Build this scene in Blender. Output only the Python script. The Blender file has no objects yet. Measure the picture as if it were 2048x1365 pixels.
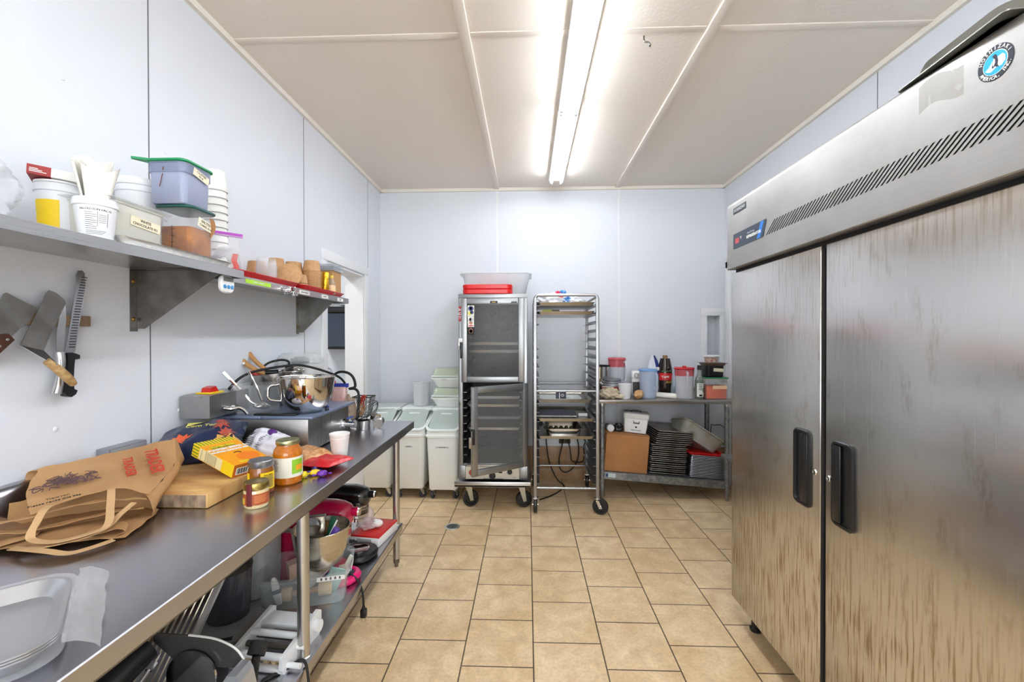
import bpy, bmesh, math, random
from mathutils import Vector, Matrix, noise, Euler
SC = bpy.context.scene
COL = SC.collection
PI = math.pi
R = math.radians
rnd = random.Random(7)

# ------------------------------------------------------------------ materials
def lin(c):
    return tuple(((v/255)/12.92 if v/255 <= 0.04045 else ((v/255+0.055)/1.055)**2.4) for v in c)

def mat(name, rgb, rough=0.5, metal=0.0, bump=None, var=None, alpha=1.0, emis=0.0, coat=0.0, aniso=None, scratch=None, spec=None, sss=0.0, edge=.5):
    """rgb sRGB 0-255. bump=(scale, strength); var=(scale, rgb2, contrast[, stretch]); alpha<1 -> see-through film/plastic."""
    m = bpy.data.materials.new(name); m.use_nodes = True
    nt = m.node_tree; N = nt.nodes; L = nt.links
    b = N['Principled BSDF']; out = N['Material Output']
    col = (*lin(rgb), 1)
    b.inputs['Base Color'].default_value = col
    b.inputs['Roughness'].default_value = rough
    b.inputs['Metallic'].default_value = metal
    if coat: b.inputs['Coat Weight'].default_value = coat; b.inputs['Coat Roughness'].default_value = 0.08
    if spec is not None: b.inputs['Specular IOR Level'].default_value = spec
    if sss:
        b.inputs['Subsurface Weight'].default_value = sss; b.inputs['Subsurface Radius'].default_value = (.01, .01, .01)
    tc = None
    def coords():
        nonlocal tc
        if tc is None: tc = N.new('ShaderNodeTexCoord')
        return tc.outputs['Object']
    def nz(scale, stretch=None, detail=4):
        n = N.new('ShaderNodeTexNoise'); n.inputs['Scale'].default_value = scale; n.inputs['Detail'].default_value = detail
        if stretch:
            mp = N.new('ShaderNodeMapping'); mp.inputs['Scale'].default_value = stretch
            L.new(coords(), mp.inputs['Vector']); L.new(mp.outputs[0], n.inputs['Vector'])
        else: L.new(coords(), n.inputs['Vector'])
        return n.outputs['Fac']
    if var:
        sc, rgb2, con = var[:3]; st = var[3] if len(var) > 3 else None
        f = nz(sc, st)
        rp = N.new('ShaderNodeValToRGB'); rp.color_ramp.elements[0].position = 0.5-0.5/con*.5; rp.color_ramp.elements[1].position = 0.5+0.5/con*.5
        rp.color_ramp.elements[0].color = col; rp.color_ramp.elements[1].color = (*lin(rgb2), 1)
        L.new(f, rp.inputs[0]); L.new(rp.outputs[0], b.inputs['Base Color'])
    if bump:
        f = nz(bump[0], bump[2] if len(bump) > 2 else None, 3)
        bp = N.new('ShaderNodeBump'); bp.inputs['Strength'].default_value = bump[1]; bp.inputs['Distance'].default_value = 0.01
        L.new(f, bp.inputs['Height']); L.new(bp.outputs[0], b.inputs['Normal'])
    if aniso:   # brushed: roughness streaks; aniso=(stretch, amount)
        f = nz(1.0, aniso[0], 3)
        mr = N.new('ShaderNodeMapRange'); mr.inputs['To Min'].default_value = max(0.02, rough-aniso[1]); mr.inputs['To Max'].default_value = rough+aniso[1]
        mr.inputs['From Min'].default_value = .3; mr.inputs['From Max'].default_value = .7
        L.new(f, mr.inputs['Value']); L.new(mr.outputs[0], b.inputs['Roughness'])
    if emis:
        b.inputs['Emission Color'].default_value = col; b.inputs['Emission Strength'].default_value = emis
    if alpha < 1:
        tr = N.new('ShaderNodeBsdfTransparent'); mx = N.new('ShaderNodeMixShader')
        lw = N.new('ShaderNodeLayerWeight'); lw.inputs['Blend'].default_value = 0.25
        ma = N.new('ShaderNodeMath'); ma.operation = 'MULTIPLY_ADD'; ma.use_clamp = True
        ma.inputs[1].default_value = (1-alpha)*edge; ma.inputs[2].default_value = alpha
        L.new(lw.outputs['Facing'], ma.inputs[0]); L.new(ma.outputs[0], mx.inputs[0])
        L.new(tr.outputs[0], mx.inputs[1]); L.new(b.outputs[0], mx.inputs[2]); L.new(mx.outputs[0], out.inputs[0])
    return m

W_WALL = mat('wall_paint', (223, 227, 233), .45, bump=(140, .06))
W_TRIM = mat('white_trim', (234, 235, 237), .4)
W_SEAM = mat('seam_gap', (108, 110, 114), .8)
W_CEIL = mat('ceiling_board', (234, 225, 213), .75, bump=(60, .12))
W_BEIGE = mat('beige_batten', (232, 226, 214), .6)
CHROME = mat('chrome', (225, 226, 228), .08, 1)
STEEL = mat('stainless', (196, 195, 193), .3, 1)
STEELY = mat('shelf_steel', (198, 198, 198), .3, 1, aniso=((160, 2, 160), .035))
STEELP = mat('polished_steel', (205, 204, 202), .12, 1)
STEELD = mat('worn_steel', (150, 148, 145), .4, 1, var=(9, (118, 114, 108), 2))
TABLE_TOP = mat('table_steel', (190, 190, 196), .27, 1, bump=(2.2, .04))
ALU = mat('aluminium', (205, 206, 208), .33, 1)
ALUD = mat('aged_aluminium', (164, 163, 160), .42, 1, var=(14, (140, 136, 128), 2))
GALV = mat('galvanised', (150, 154, 156), .45, .8, var=(40, (120, 124, 126), 2.5))
BLACKP = mat('black_plastic', (22, 22, 24), .35)
BLACKM = mat('matt_black', (20, 20, 21), .65)
RUBBER = mat('rubber', (32, 33, 36), .6)
WHITEP = mat('white_plastic', (235, 236, 236), .35)
WHITEB = mat('white_bucket', (232, 234, 238), .4)
PAPER = mat('white_paper', (238, 237, 233), .8)
CLEAR = mat('clear_plastic', (232, 236, 238), .1, alpha=.05, edge=.28)
CLEARM = mat('milky_plastic', (222, 226, 230), .3, alpha=.55)
CLEARW = mat('clear_lid_plastic', (226, 232, 232), .12, alpha=.2)
FILM = mat('clear_film', (238, 240, 243), .1, alpha=.10, bump=(22, .35), edge=.35)
KRAFT = mat('kraft_paper', (196, 152, 102), .8, var=(60, (184, 140, 92), 1.5))
KRAFTB = mat('kraft_bag_paper', (192, 150, 102), .75, bump=(18, .25), var=(7, (180, 136, 88), 1.5))
CARD = mat('cardboard', (178, 126, 78), .85, var=(6, (168, 116, 70), 1.6))
RED = mat('red_plastic', (196, 22, 26), .35)
REDT = mat('translucent_red', (196, 40, 56), .3, alpha=.85)
INK = mat('black_ink', (28, 27, 27), .7)
GREYINK = mat('grey_ink', (96, 96, 100), .7)
REDINK = mat('red_ink', (196, 62, 40), .7)
YELLOW = mat('yellow_label', (246, 208, 12), .5)
TAPE = mat('masking_tape', (232, 224, 196), .7)
GREENLID = mat('green_lid', (18, 150, 92), .4)
DGREEN = mat('dark_green_lid', (10, 84, 76), .4)
GOLD = mat('gold_lid', (196, 168, 96), .3, 1)
GLASS = mat('glass_pane', (225, 228, 228), .05, alpha=.14)

# ------------------------------------------------------------------ geometry builder
class B:
    def __init__(s, t=None):   # t: parent Empty, so shapes may be given in room coordinates
        s.bm = bmesh.new(); s.base = Matrix.Translation(-t.location) if t else Matrix(); s.m = s.base
    def at(s, loc=(0, 0, 0), rot=(0, 0, 0)):
        s.m = s.base @ Matrix.Translation(loc) @ Euler(rot).to_matrix().to_4x4(); return s
    def v(s, p): return s.bm.verts.new(s.m @ Vector(p))
    def loft(s, loops, cap0=True, cap1=True, closed=True):
        vs = [[s.v(p) for p in L] for L in loops]; n = len(loops[0])
        for a, b in zip(vs, vs[1:]):
            for i in range(n if closed else n-1):
                j = (i+1) % n; s.bm.faces.new((a[i], a[j], b[j], b[i]))
        if cap0 and closed: s.bm.faces.new(vs[0][::-1])
        if cap1 and closed: s.bm.faces.new(vs[-1])
        return s
    def box(s, x0, x1, y0, y1, z0, z1, bev=0, seg=2):
        vs = [s.v((x, y, z)) for z in (z0, z1) for x, y in ((x0, y0), (x1, y0), (x1, y1), (x0, y1))]
        fs = [s.bm.faces.new([vs[i] for i in f]) for f in ((3, 2, 1, 0), (4, 5, 6, 7), (0, 1, 5, 4), (1, 2, 6, 5), (2, 3, 7, 6), (3, 0, 4, 7))]
        if bev:
            es = list({e for f in fs for e in f.edges})
            bmesh.ops.bevel(s.bm, geom=es, offset=bev, segments=seg, profile=.5, affect='EDGES')
        return s
    def lathe(s, prof, n=28, c=(0, 0)):
        loops = [[(c[0]+r*math.cos(2*PI*i/n), c[1]+r*math.sin(2*PI*i/n), z) for i in range(n)] for r, z in prof if r > 1e-6]
        vs = [[s.v(p) for p in L] for L in loops]
        for a, b in zip(vs, vs[1:]):
            for i in range(n):
                j = (i+1) % n; s.bm.faces.new((a[i], a[j], b[j], b[i]))
        if prof[0][0] <= 1e-6:
            t = s.v((c[0], c[1], prof[0][1]))
            for i in range(n): s.bm.faces.new((vs[0][(i+1) % n], vs[0][i], t))
        if prof[-1][0] <= 1e-6:
            t = s.v((c[0], c[1], prof[-1][1]))
            for i in range(n): s.bm.faces.new((vs[-1][i], vs[-1][(i+1) % n], t))
        return s
    def cyl(s, p0, p1, r0, r1=None, n=16):
        p0, p1 = Vector(p0), Vector(p1); r1 = r0 if r1 is None else r1
        d = (p1-p0).normalized(); a = d.orthogonal().normalized(); b = d.cross(a)
        return s.loft([[p+(a*math.cos(2*PI*i/n)+b*math.sin(2*PI*i/n))*r for i in range(n)] for p, r in ((p0, r0), (p1, r1))])
    def tube(s, pts, r, n=8, smooth=0, closed=False):
        pts = [Vector(p) for p in pts]
        if smooth: pts = spline(pts, smooth, closed)
        t0 = (pts[1]-pts[0]).normalized(); a = t0.orthogonal().normalized()
        loops = []
        N = len(pts)
        for k, p in enumerate(pts):
            if closed: t = (pts[(k+1) % N]-pts[k-1]).normalized()
            else: t = (pts[min(k+1, N-1)]-pts[max(k-1, 0)]).normalized()
            a = (a-t*a.dot(t)).normalized(); b = t.cross(a)
            rr = r(k/(N-1)) if callable(r) else r
            loops.append([p+(a*math.cos(2*PI*i/n)+b*math.sin(2*PI*i/n))*rr for i in range(n)])
        if closed: loops.append(loops[0])
        return s.loft(loops, not closed, not closed)
    def prism(s, poly, axis, a, b):
        """poly = 2D outline; axis = 'x','y','z' extruded from a to b."""
        f = {'x': lambda u, v, t: (t, u, v), 'y': lambda u, v, t: (u, t, v), 'z': lambda u, v, t: (u, v, t)}[axis]
        return s.loft([[f(u, v, t) for u, v in poly] for t in (a, b)])
    def sheet(s, nu, nv, fn, th=0.0):
        g = [[Vector(fn(i/nu, j/nv)) for j in range(nv+1)] for i in range(nu+1)]
        V0 = [[s.v(p) for p in row] for row in g]
        def quad(a, i, j, flip):
            q = (a[i][j], a[i+1][j], a[i+1][j+1], a[i][j+1]); s.bm.faces.new(q[::-1] if flip else q)
        for i in range(nu):
            for j in range(nv): quad(V0, i, j, False)
        if th:
            nr = [[None]*(nv+1) for _ in range(nu+1)]
            for i in range(nu+1):
                for j in range(nv+1):
                    du = g[min(i+1, nu)][j]-g[max(i-1, 0)][j]; dv = g[i][min(j+1, nv)]-g[i][max(j-1, 0)]
                    n = du.cross(dv); nr[i][j] = n.normalized() if n.length > 1e-12 else Vector((0, 0, 1))
            V1 = [[s.v(g[i][j]-nr[i][j]*th) for j in range(nv+1)] for i in range(nu+1)]
            for i in range(nu):
                for j in range(nv): quad(V1, i, j, True)
            ed = [(i, 0) for i in range(nu+1)]+[(nu, j) for j in range(1, nv+1)]+[(i, nv) for i in range(nu-1, -1, -1)]+[(0, j) for j in range(nv-1, 0, -1)]
            for k in range(len(ed)):
                (i, j), (p, q) = ed[k], ed[(k+1) % len(ed)]
                s.bm.faces.new((V0[p][q], V0[i][j], V1[i][j], V1[p][q]))
        return s
    def ball(s, c, r, sub=3, fn=None, sc=(1, 1, 1)):
        ret = bmesh.ops.create_icosphere(s.bm, subdivisions=sub, radius=1)
        for v in ret['verts']:
            p = v.co.copy(); k = fn(p) if fn else 1
            v.co = s.m @ (Vector(c)+Vector((p.x*sc[0], p.y*sc[1], p.z*sc[2]))*r*k)
        return s
    def out(s, name, material, parent=None, label=None, smooth=True, ang=38):
        bmesh.ops.recalc_face_normals(s.bm, faces=s.bm.faces)
        me = bpy.data.meshes.new(name); s.bm.to_mesh(me); s.bm.free()
        return finish(me, name, material, parent, label, smooth, ang)

def finish(me, name, material, parent=None, label=None, smooth=True, ang=38):
    me.materials.append(material)
    if smooth and len(me.polygons):
        me.polygons.foreach_set('use_smooth', [True]*len(me.polygons)); me.set_sharp_from_angle(angle=R(ang))
    o = bpy.data.objects.new(name, me); COL.objects.link(o)
    if parent: o.parent = parent
    if label: o['label'] = label
    return o

def spline(pts, k, closed=False):
    out = []; n = len(pts)
    for i in range(n if closed else n-1):
        g = lambda j: pts[j % n] if closed else pts[max(0, min(n-1, j))]
        a, b, c, d = g(i-1), g(i), g(i+1), g(i+2)
        for q in range(k):
            t = q/k
            out.append(.5*((2*b)+(c-a)*t+(2*a-5*b+4*c-d)*t*t+(3*b-a-3*c+d)*t**3))
    if not closed: out.append(pts[-1])
    return out

def rrect(w, d, r, z, n=4, cx=0, cy=0):
    r = min(r, w/2-1e-4, d/2-1e-4); P = []
    for sx, sy, a0 in ((1, -1, -90), (1, 1, 0), (-1, 1, 90), (-1, -1, 180)):
        for k in range(n+1):
            a = R(a0+90*k/n)
            P.append((cx+sx*(w/2-r)+r*math.cos(a), cy+sy*(d/2-r)+r*math.sin(a), z))
    return P

def circ(r, z, n=28, cx=0, cy=0): return [(cx+r*math.cos(2*PI*i/n), cy+r*math.sin(2*PI*i/n), z) for i in range(n)]

def openbox(b, w0, d0, w1, d1, h, r0=.02, r1=.03, t=.003, lip=0, liph=.004, z0=0):
    """open tapered tub: outside up, over an optional lip, inside down."""
    L = [rrect(w0-.006, d0-.006, r0, z0), rrect(w0, d0, r0, z0+.004), rrect(w1, d1, r1, z0+h-liph)]
    if lip: L += [rrect(w1+2*lip, d1+2*lip, r1+lip, z0+h-liph), rrect(w1+2*lip, d1+2*lip, r1+lip, z0+h)]
    else: L += [rrect(w1, d1, r1, z0+h)]
    L += [rrect(w1-2*t, d1-2*t, max(r1-t, .002), z0+h), rrect(w0-2*t, d0-2*t, max(r0-t, .002), z0+t)]
    return b.loft(L)

def thing(name, label, cat, loc=(0, 0, 0), rot=(0, 0, 0), group=None, kind=None):
    o = bpy.data.objects.new(name, None); COL.objects.link(o); o.empty_display_size = .05
    o.location = loc; o.rotation_euler = rot if not isinstance(rot, (int, float)) else (0, 0, rot)
    o['label'] = label; o['category'] = cat
    if group: o['group'] = group
    return o

def tag(o, label, cat, group=None, kind=None, loc=None, rot=None):
    o['label'] = label; o['category'] = cat
    if group: o['group'] = group
    if kind: o['kind'] = kind
    if loc is not None: o.location = loc
    if rot is not None: o.rotation_euler = rot if not isinstance(rot, (int, float)) else (0, 0, rot)
    return o

def struct(b, name, material, label=None, smooth=False):
    o = b.out(name, material, None, None, smooth); o['kind'] = 'structure'
    if label: o['label'] = label
    return o

def dup(root, loc, rot=None, label=None, group=None):
    r = root.copy(); COL.objects.link(r); r.location = loc
    if rot is not None: r.rotation_euler = rot if not isinstance(rot, (int, float)) else (0, 0, rot)
    if label: r['label'] = label
    if group: r['group'] = group
    for ch in list(root.children):
        c = ch.copy(); COL.objects.link(c); c.parent = r
        for g in list(ch.children):
            d = g.copy(); COL.objects.link(d); d.parent = c
    return r

def basis(o, x, y, loc):
    """orient a thing with its local x and y axes along world vectors."""
    x = Vector(x).normalized(); z = x.cross(Vector(y)).normalized(); y = z.cross(x)
    m = Matrix((x, y, z)).transposed().to_4x4(); m.translation = loc; o.matrix_world = m; return o

def frame(x, y, loc):
    x = Vector(x).normalized(); z = x.cross(Vector(y)).normalized(); y = z.cross(x)
    m = Matrix((x, y, z)).transposed().to_4x4(); m.translation = Vector(loc); return m

def lettering(s, size, material, parent, m, wrap=0, name='lettering', align='CENTER', ext=.0004, sx=1.0, bold=0, label=None):
    """words as thin raised letters; m places the text plane; wrap = radius of a can it bends around."""
    cu = bpy.data.curves.new('t', 'FONT'); cu.body = s; cu.size = size; cu.align_x = align; cu.align_y = 'CENTER'
    cu.extrude = ext; cu.resolution_u = 2; cu.offset = bold
    tmp = bpy.data.objects.new('t', cu); COL.objects.link(tmp)
    me = bpy.data.meshes.new_from_object(tmp.evaluated_get(bpy.context.evaluated_depsgraph_get()))
    bpy.data.objects.remove(tmp); bpy.data.curves.remove(cu)
    for v in me.vertices:
        x, y, z = v.co; x *= sx
        if wrap: v.co = m @ Vector((math.sin(x/wrap)*(wrap+z), y, math.cos(x/wrap)*(wrap+z)-wrap))
        else: v.co = m @ Vector((x, y, z))
    me.materials.clear()
    return finish(me, name, material, parent, label, False)

def curved_label(b, rad, a0, a1, z0, z1, t=.0006, n=14, c=(0, 0), r1=None):
    """patch of a can's skin from angle a0 to a1 (degrees)."""
    r1 = rad if r1 is None else r1
    return b.sheet(n, 1, lambda u, v: (c[0]+(rad+(r1-rad)*v+t)*math.cos(R(a0+(a1-a0)*u)), c[1]+(rad+(r1-rad)*v+t)*math.sin(R(a0+(a1-a0)*u)), z0+(z1-z0)*v), t)

def crumple(p, amp, f, seed=0):
    return 1+amp*noise.noise(Vector(p)*f+Vector((seed, seed*1.7, 3.1)))

# ------------------------------------------------------------------ camera (1.38 m up, nearly level, looking down the room)
cam = bpy.data.cameras.new('camera'); co = bpy.data.objects.new('camera', cam); COL.objects.link(co)
cam.sensor_width = 36; cam.lens = 875/2048*36; cam.clip_start = .02
yaw, pitch, roll = R(2.05), R(-.40), R(-.10)
fw = Vector((-math.sin(yaw)*math.cos(pitch), math.cos(yaw)*math.cos(pitch), math.sin(pitch)))
rt = Vector((math.cos(yaw), math.sin(yaw), 0)); up = rt.cross(fw)
rt, up = rt*math.cos(roll)+up*math.sin(roll), up*math.cos(roll)-rt*math.sin(roll)
mw = Matrix((rt, up, -fw)).transposed().to_4x4(); mw.translation = (0, 0, 1.38); co.matrix_world = mw
SC.camera = co
SC.cycles.transparent_max_bounces = 48
SC.view_settings.view_transform = 'Standard'; SC.view_settings.look = 'None'
SC.view_settings.exposure = 1.14; SC.view_settings.gamma = 1.0
w = bpy.data.worlds.new('world'); SC.world = w; w.use_nodes = True
w.node_tree.nodes['Background'].inputs[0].default_value = (.9, .95, 1, 1); w.node_tree.nodes['Background'].inputs[1].default_value = .3

# ------------------------------------------------------------------ setting
XL, XR, YB, YF, H = -1.46, 1.90, 4.30, -2.7, 2.85
def floor_material():
    m = bpy.data.materials.new('floor_tiles'); m.use_nodes = True; nt = m.node_tree; N = nt.nodes; L = nt.links; b = N['Principled BSDF']
    g = N.new('ShaderNodeNewGeometry'); sp = N.new('ShaderNodeSeparateXYZ'); L.new(g.outputs['Position'], sp.inputs[0])
    ax = N.new('ShaderNodeMath'); ax.inputs[1].default_value = -3.346+.1524+.3048*40; L.new(sp.outputs['Y'], ax.inputs[0])
    ay = N.new('ShaderNodeMath'); ay.inputs[1].default_value = .282+.3048*20; L.new(sp.outputs['X'], ay.inputs[0])
    cb = N.new('ShaderNodeCombineXYZ'); L.new(ax.outputs[0], cb.inputs[0]); L.new(ay.outputs[0], cb.inputs[1])
    br = N.new('ShaderNodeTexBrick'); L.new(cb.outputs[0], br.inputs['Vector'])
    br.offset = .5; br.offset_frequency = 2
    br.inputs['Scale'].default_value = 1; br.inputs['Brick Width'].default_value = .3048; br.inputs['Row Height'].default_value = .3048
    br.inputs['Mortar Size'].default_value = .0032; br.inputs['Mortar Smooth'].default_value = .15; br.inputs['Bias'].default_value = 0
    br.inputs['Color1'].default_value = (*lin((236, 214, 178)), 1); br.inputs['Color2'].default_value = (*lin((230, 206, 167)), 1); br.inputs['Mortar'].default_value = (*lin((96, 80, 62)), 1)
    def ramp(sc, det, p0, p1, c0, c1, dist=0):
        n = N.new('ShaderNodeTexNoise'); n.inputs['Scale'].default_value = sc; n.inputs['Detail'].default_value = det; n.inputs['Distortion'].default_value = dist
        L.new(g.outputs['Position'], n.inputs['Vector'])
        r = N.new('ShaderNodeValToRGB'); r.color_ramp.elements[0].position = p0; r.color_ramp.elements[1].position = p1
        r.color_ramp.elements[0].color = (*c0, 1); r.color_ramp.elements[1].color = (*c1, 1); L.new(n.outputs['Fac'], r.inputs[0]); return r.outputs[0]
    def mul(a, c, f=1):
        x = N.new('ShaderNodeMix'); x.data_type = 'RGBA'; x.blend_type = 'MULTIPLY'; x.inputs['Factor'].default_value = f
        L.new(a, x.inputs['A']); L.new(c, x.inputs['B']); return x.outputs['Result']
    c = mul(br.outputs['Color'], ramp(9, 6, .35, .68, (.86, .80, .72), (1.06, 1.05, 1.04), .6))
    c = mul(c, ramp(70, 4, .3, .6, (.88, .86, .83), (1.04, 1.04, 1.04)))
    c = mul(c, ramp(2.3, 5, .42, .6, (.9, .87, .82), (1, 1, 1), 1.0))
    L.new(c, b.inputs['Base Color']); b.inputs['Roughness'].default_value = .42
    bp = N.new('ShaderNodeBump'); bp.invert = True; bp.inputs['Strength'].default_value = .5; bp.inputs['Distance'].default_value = .003
    L.new(br.outputs['Fac'], bp.inputs['Height']); L.new(bp.outputs[0], b.inputs['Normal'])
    return m
struct(B().box(-4.1, 2.05, YF-.15, 4.45, -.06, 0), 'floor', floor_material(), 'beige ceramic floor tiles laid in a staggered bond')
struct(B().box(-4.1, 2.05, YF-.15, 4.45, H, H+.06), 'ceiling', W_CEIL, 'beige painted panel ceiling')
b = B()
b.box(-1.61, XL, YF, 3.12, 0, H).box(-1.61, XL, 3.85, YB, 0, H).box(-1.61, XL, 3.12, 3.85, 1.94, H)
for y, z in ((1.33, 2.20), (1.72, 2.13), (1.95, 1.98), (1.30, 1.10), (1.78, 1.08), (2.35, 1.22), (2.62, 1.78), (2.62, 2.3), (2.95, 1.30), (1.72, 1.86), (2.95, 2.4), (3.6, 2.3)):
    b.at((XL, y, z), (0, PI/2, 0)).lathe([(0, .004), (.006, .003), (.008, 0)], 10)
struct(b, 'wall_left', W_WALL, 'white panelled wall on the left')
b = B()
for y in (-.70, .47, 1.642, 2.813): b.box(XL, XL+.0015, y-.002, y+.002, .975 if y < 2.7 else 0, H-.03)
b.box(XL, XL+.0015, 3.953, 3.957, 2.0, H-.03)
struct(b, 'trim_1', W_SEAM, 'dark seams between the left wall panels')
b = B()   # back wall with a recess at its right end
b.box(-4.1, 1.73, YB, 4.45, 0, H).box(1.73, 1.85, YB, 4.45, 0, .92).box(1.73, 1.85, YB, 4.45, 1.592, H).box(1.85, 2.05, YB, 4.45, 0, H).box(1.73, 1.85, 4.40, 4.45, .92, 1.592)
for x in (-1.36, -.95, -.36, -.24, .28, .84, .95, 1.42, 1.84):
    for z in (2.73, 1.94, 1.17):
        if x == -1.36 and z < 2 or x > 1.4 and z < 1.3: continue
        b.at((x+rnd.uniform(-.02, .02), YB, z+rnd.uniform(-.03, .03)), (PI/2, 0, 0)).lathe([(0, .004), (.007, .003), (.009, 0)], 10)
struct(b, 'wall_back', W_WALL, 'white panelled wall at the back of the kitchen')
b = B()
for x in (-.299, .89): b.box(x-.010, x+.010, YB-.004, YB, .32, H-.03, .001)
struct(b, 'trim_2', W_TRIM, 'white joint strips on the back wall')
struct(B().box(XR, 2.05, YF, YB, 0, H), 'wall_right', W_WALL, 'white wall on the right behind the refrigerator')
struct(B().box(XR-.0015, XR, 2.451, 2.455, 0, H-.03), 'trim_3', W_SEAM, 'dark seam on the right wall')
struct(B().box(-4.1, -1.2, YF-.15, YF, 0, H).box(1.6, 2.05, YF-.15, YF, 0, H).box(-1.2, 1.6, YF-.15, YF, 0, .85).box(-1.2, 1.6, YF-.15, YF, 2.45, H), 'wall_front', W_WALL)
b = B()
for x0, x1 in ((-1.2, -1.14), (.17, .23), (1.54, 1.6)): b.box(x0, x1, YF-.12, YF-.05, .85, 2.45)
for z0, z1 in ((.85, .91), (2.39, 2.45)): b.box(-1.2, 1.6, YF-.12, YF-.05, z0, z1)
struct(b, 'fill_window_1', W_TRIM, 'unseen window added behind the viewer for the fill light')  # window frame added out of view as an opening for the fill light
wl = bpy.data.lights.new('rear_fill', 'AREA'); wl.shape = 'RECTANGLE'; wl.size = 2.7; wl.size_y = 1.55; wl.energy = 52; wl.color = (.93, .97, 1)  # added area light behind the viewer, soft frontal fill
wo = bpy.data.objects.new('rear_fill', wl); COL.objects.link(wo); wo.location = (.2, YF-.2, 1.65); wo.rotation_euler = (R(90), 0, 0)
struct(B().box(-4.1, -3.95, YF, YB, 0, H), 'wall_far_left', W_WALL)
struct(B().box(-3.95, -1.61, 1.3, 1.4, 0, H), 'wall_side_room', W_WALL)
b = B()
b.box(XL, XL+.022, YF, YB, H-.03, H).box(XL, XR, YB-.022, YB, H-.03, H).box(XR-.022, XR, YF, YB, H-.03, H)
struct(b, 'trim_4', W_BEIGE, 'beige cornice strip around the ceiling')
b = B()
for x in (-.30, .874): b.box(x-.024, x+.024, YF, YB-.02, H-.016, H, .003)
for xa, xb in ((XL+.02, -.326), (-.274, .848), (.90, XR-.02)):
    b.box(xa, xb, 2.10, 2.14, H-.005, H, .002).box(xa, xb, -.34, -.30, H-.005, H, .002)
struct(b, 'trim_5', W_CEIL, 'beige battens over the ceiling panel joints', True)
def tilebase_material():
    m = mat('brown_base_tile', (178, 142, 104), .45, var=(14, (160, 124, 88), 1.6)); return m
TB = tilebase_material()
b = B()
x = -1.44
while x < XR-.01:
    b.box(x+.0015, min(x+.3035, XR), YB-.012, YB, .105, .318, .002).box(x+.0015, min(x+.3035, XR), YB-.014, YB, 0, .102, .002); x += .305
struct(b, 'baseboard_back', TB, 'brown tile skirting along the back wall', True)
b = B(); y = YF
while y < 3.0:
    b.box(XL, XL+.012, y+.0015, min(y+.3035, 3.03), .105, .318, .002).box(XL, XL+.014, y+.0015, min(y+.3035, 3.03), 0, .102, .002); y += .305
struct(b, 'baseboard_left', TB, 'brown tile skirting along the left wall', True)
# doorway in the left wall to the side room
b = B()
b.box(XL, XL+.014, 3.04, 3.12, 0, 1.945, .002).box(XL, XL+.014, 3.85, 3.94, 0, 1.945, .002).box(XL, XL+.014, 3.04, 3.94, 1.946, 2.02, .002)
b.box(-1.625, XL, 3.838, 3.85, 0, 1.94).box(-1.625, XL, 3.12, 3.132, 0, 1.94).box(-1.625, XL, 3.12, 3.85, 1.928, 1.94)
struct(b, 'door_1', W_TRIM, 'white cased doorway in the left wall', True)
# door in the right wall, mostly behind the refrigerator
b = B()
b.box(XR-.018, XR, 4.145, 4.24, 0, 2.10, .003).box(XR-.018, XR, 3.15, 3.245, 0, 2.10, .003).box(XR-.018, XR, 3.15, 4.24, 2.035, 2.12, .003)
struct(b, 'trim_6', W_TRIM, 'white casing of the door in the right wall', True)
b = B(); b.box(XR-.006, XR+.0, 3.245, 4.145, .01, 2.035)
for z0, z1 in ((.2, .9), (1.1, 1.85)): b.box(XR-.010, XR-.006, 3.36, 4.03, z0, z1, .003)
struct(b, 'door_2', mat('door_paint', (214, 216, 220), .45), 'white door in the right wall half hidden by the refrigerator', True)
# casing of the recess
b = B()
b.box(1.677, 1.73, YB-.016, YB, .86, 1.655, .002).box(1.85, 1.90, YB-.016, YB, .86, 1.655, .002).box(1.672, 1.90, YB-.018, YB, 1.592, 1.66, .002).box(1.73, 1.85, YB-.016, YB, .86, .92, .002)
struct(b, 'trim_7', W_TRIM, 'white casing around the recess in the back wall', True)

# ---- ceiling lights: two bare twin-tube strips end to end, the rear one added unseen
TUBE = mat('lit_tube', (241, 247, 255), .4, emis=17.0)
HOUS = mat('fixture_enamel', (240, 240, 240), .35)
def strip(y0, y1, label):
    t = thing('strip_light', label, 'ceiling light', (.26, (y0+y1)/2, H))
    h = (y1-y0)/2
    b = B().prism([(-.060, 0), (-.066, -.044), (-.062, -.050), (.062, -.050), (.066, -.044), (.060, 0)], 'y', -h, h); b.out('housing', HOUS, t, smooth=False)
    for x in (-.044, .044):
        for a, c in ((-h+.012, -.012), (.012, h-.012)):
            tb = B().cyl((x, a+.02, -.066), (x, c-.02, -.066), .0128, n=16).out('fluorescent_tube', TUBE, t)
            B().cyl((x, a+.004, -.066), (x, a+.022, -.066), .0135, n=14).cyl((x, c-.022, -.066), (x, c-.004, -.066), .0135, n=14).out('end_cap', ALU, tb)
    b = B()
    for yy in (-h+.004, -.004, h-.012):
        for x in (-.044, .044): b.box(x-.012, x+.012, yy, yy+.008, -.082, -.03, .002)
    b.out('lamp_holder', WHITEP, t)
    return t
strip(1.50, 3.98, 'white twin tube strip light across the middle of the ceiling')
strip(-1.20, 1.24, 'white twin tube strip light added out of frame as extra fill light')
al = bpy.data.lights.new('side_room_fill', 'AREA'); al.energy = 16; al.size = .5; al.color = (.95, .98, 1)  # unseen light added to brighten the side room
ao = bpy.data.objects.new('side_room_fill', al); COL.objects.link(ao); ao.location = (-2.6, 3.0, 2.8)

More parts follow.
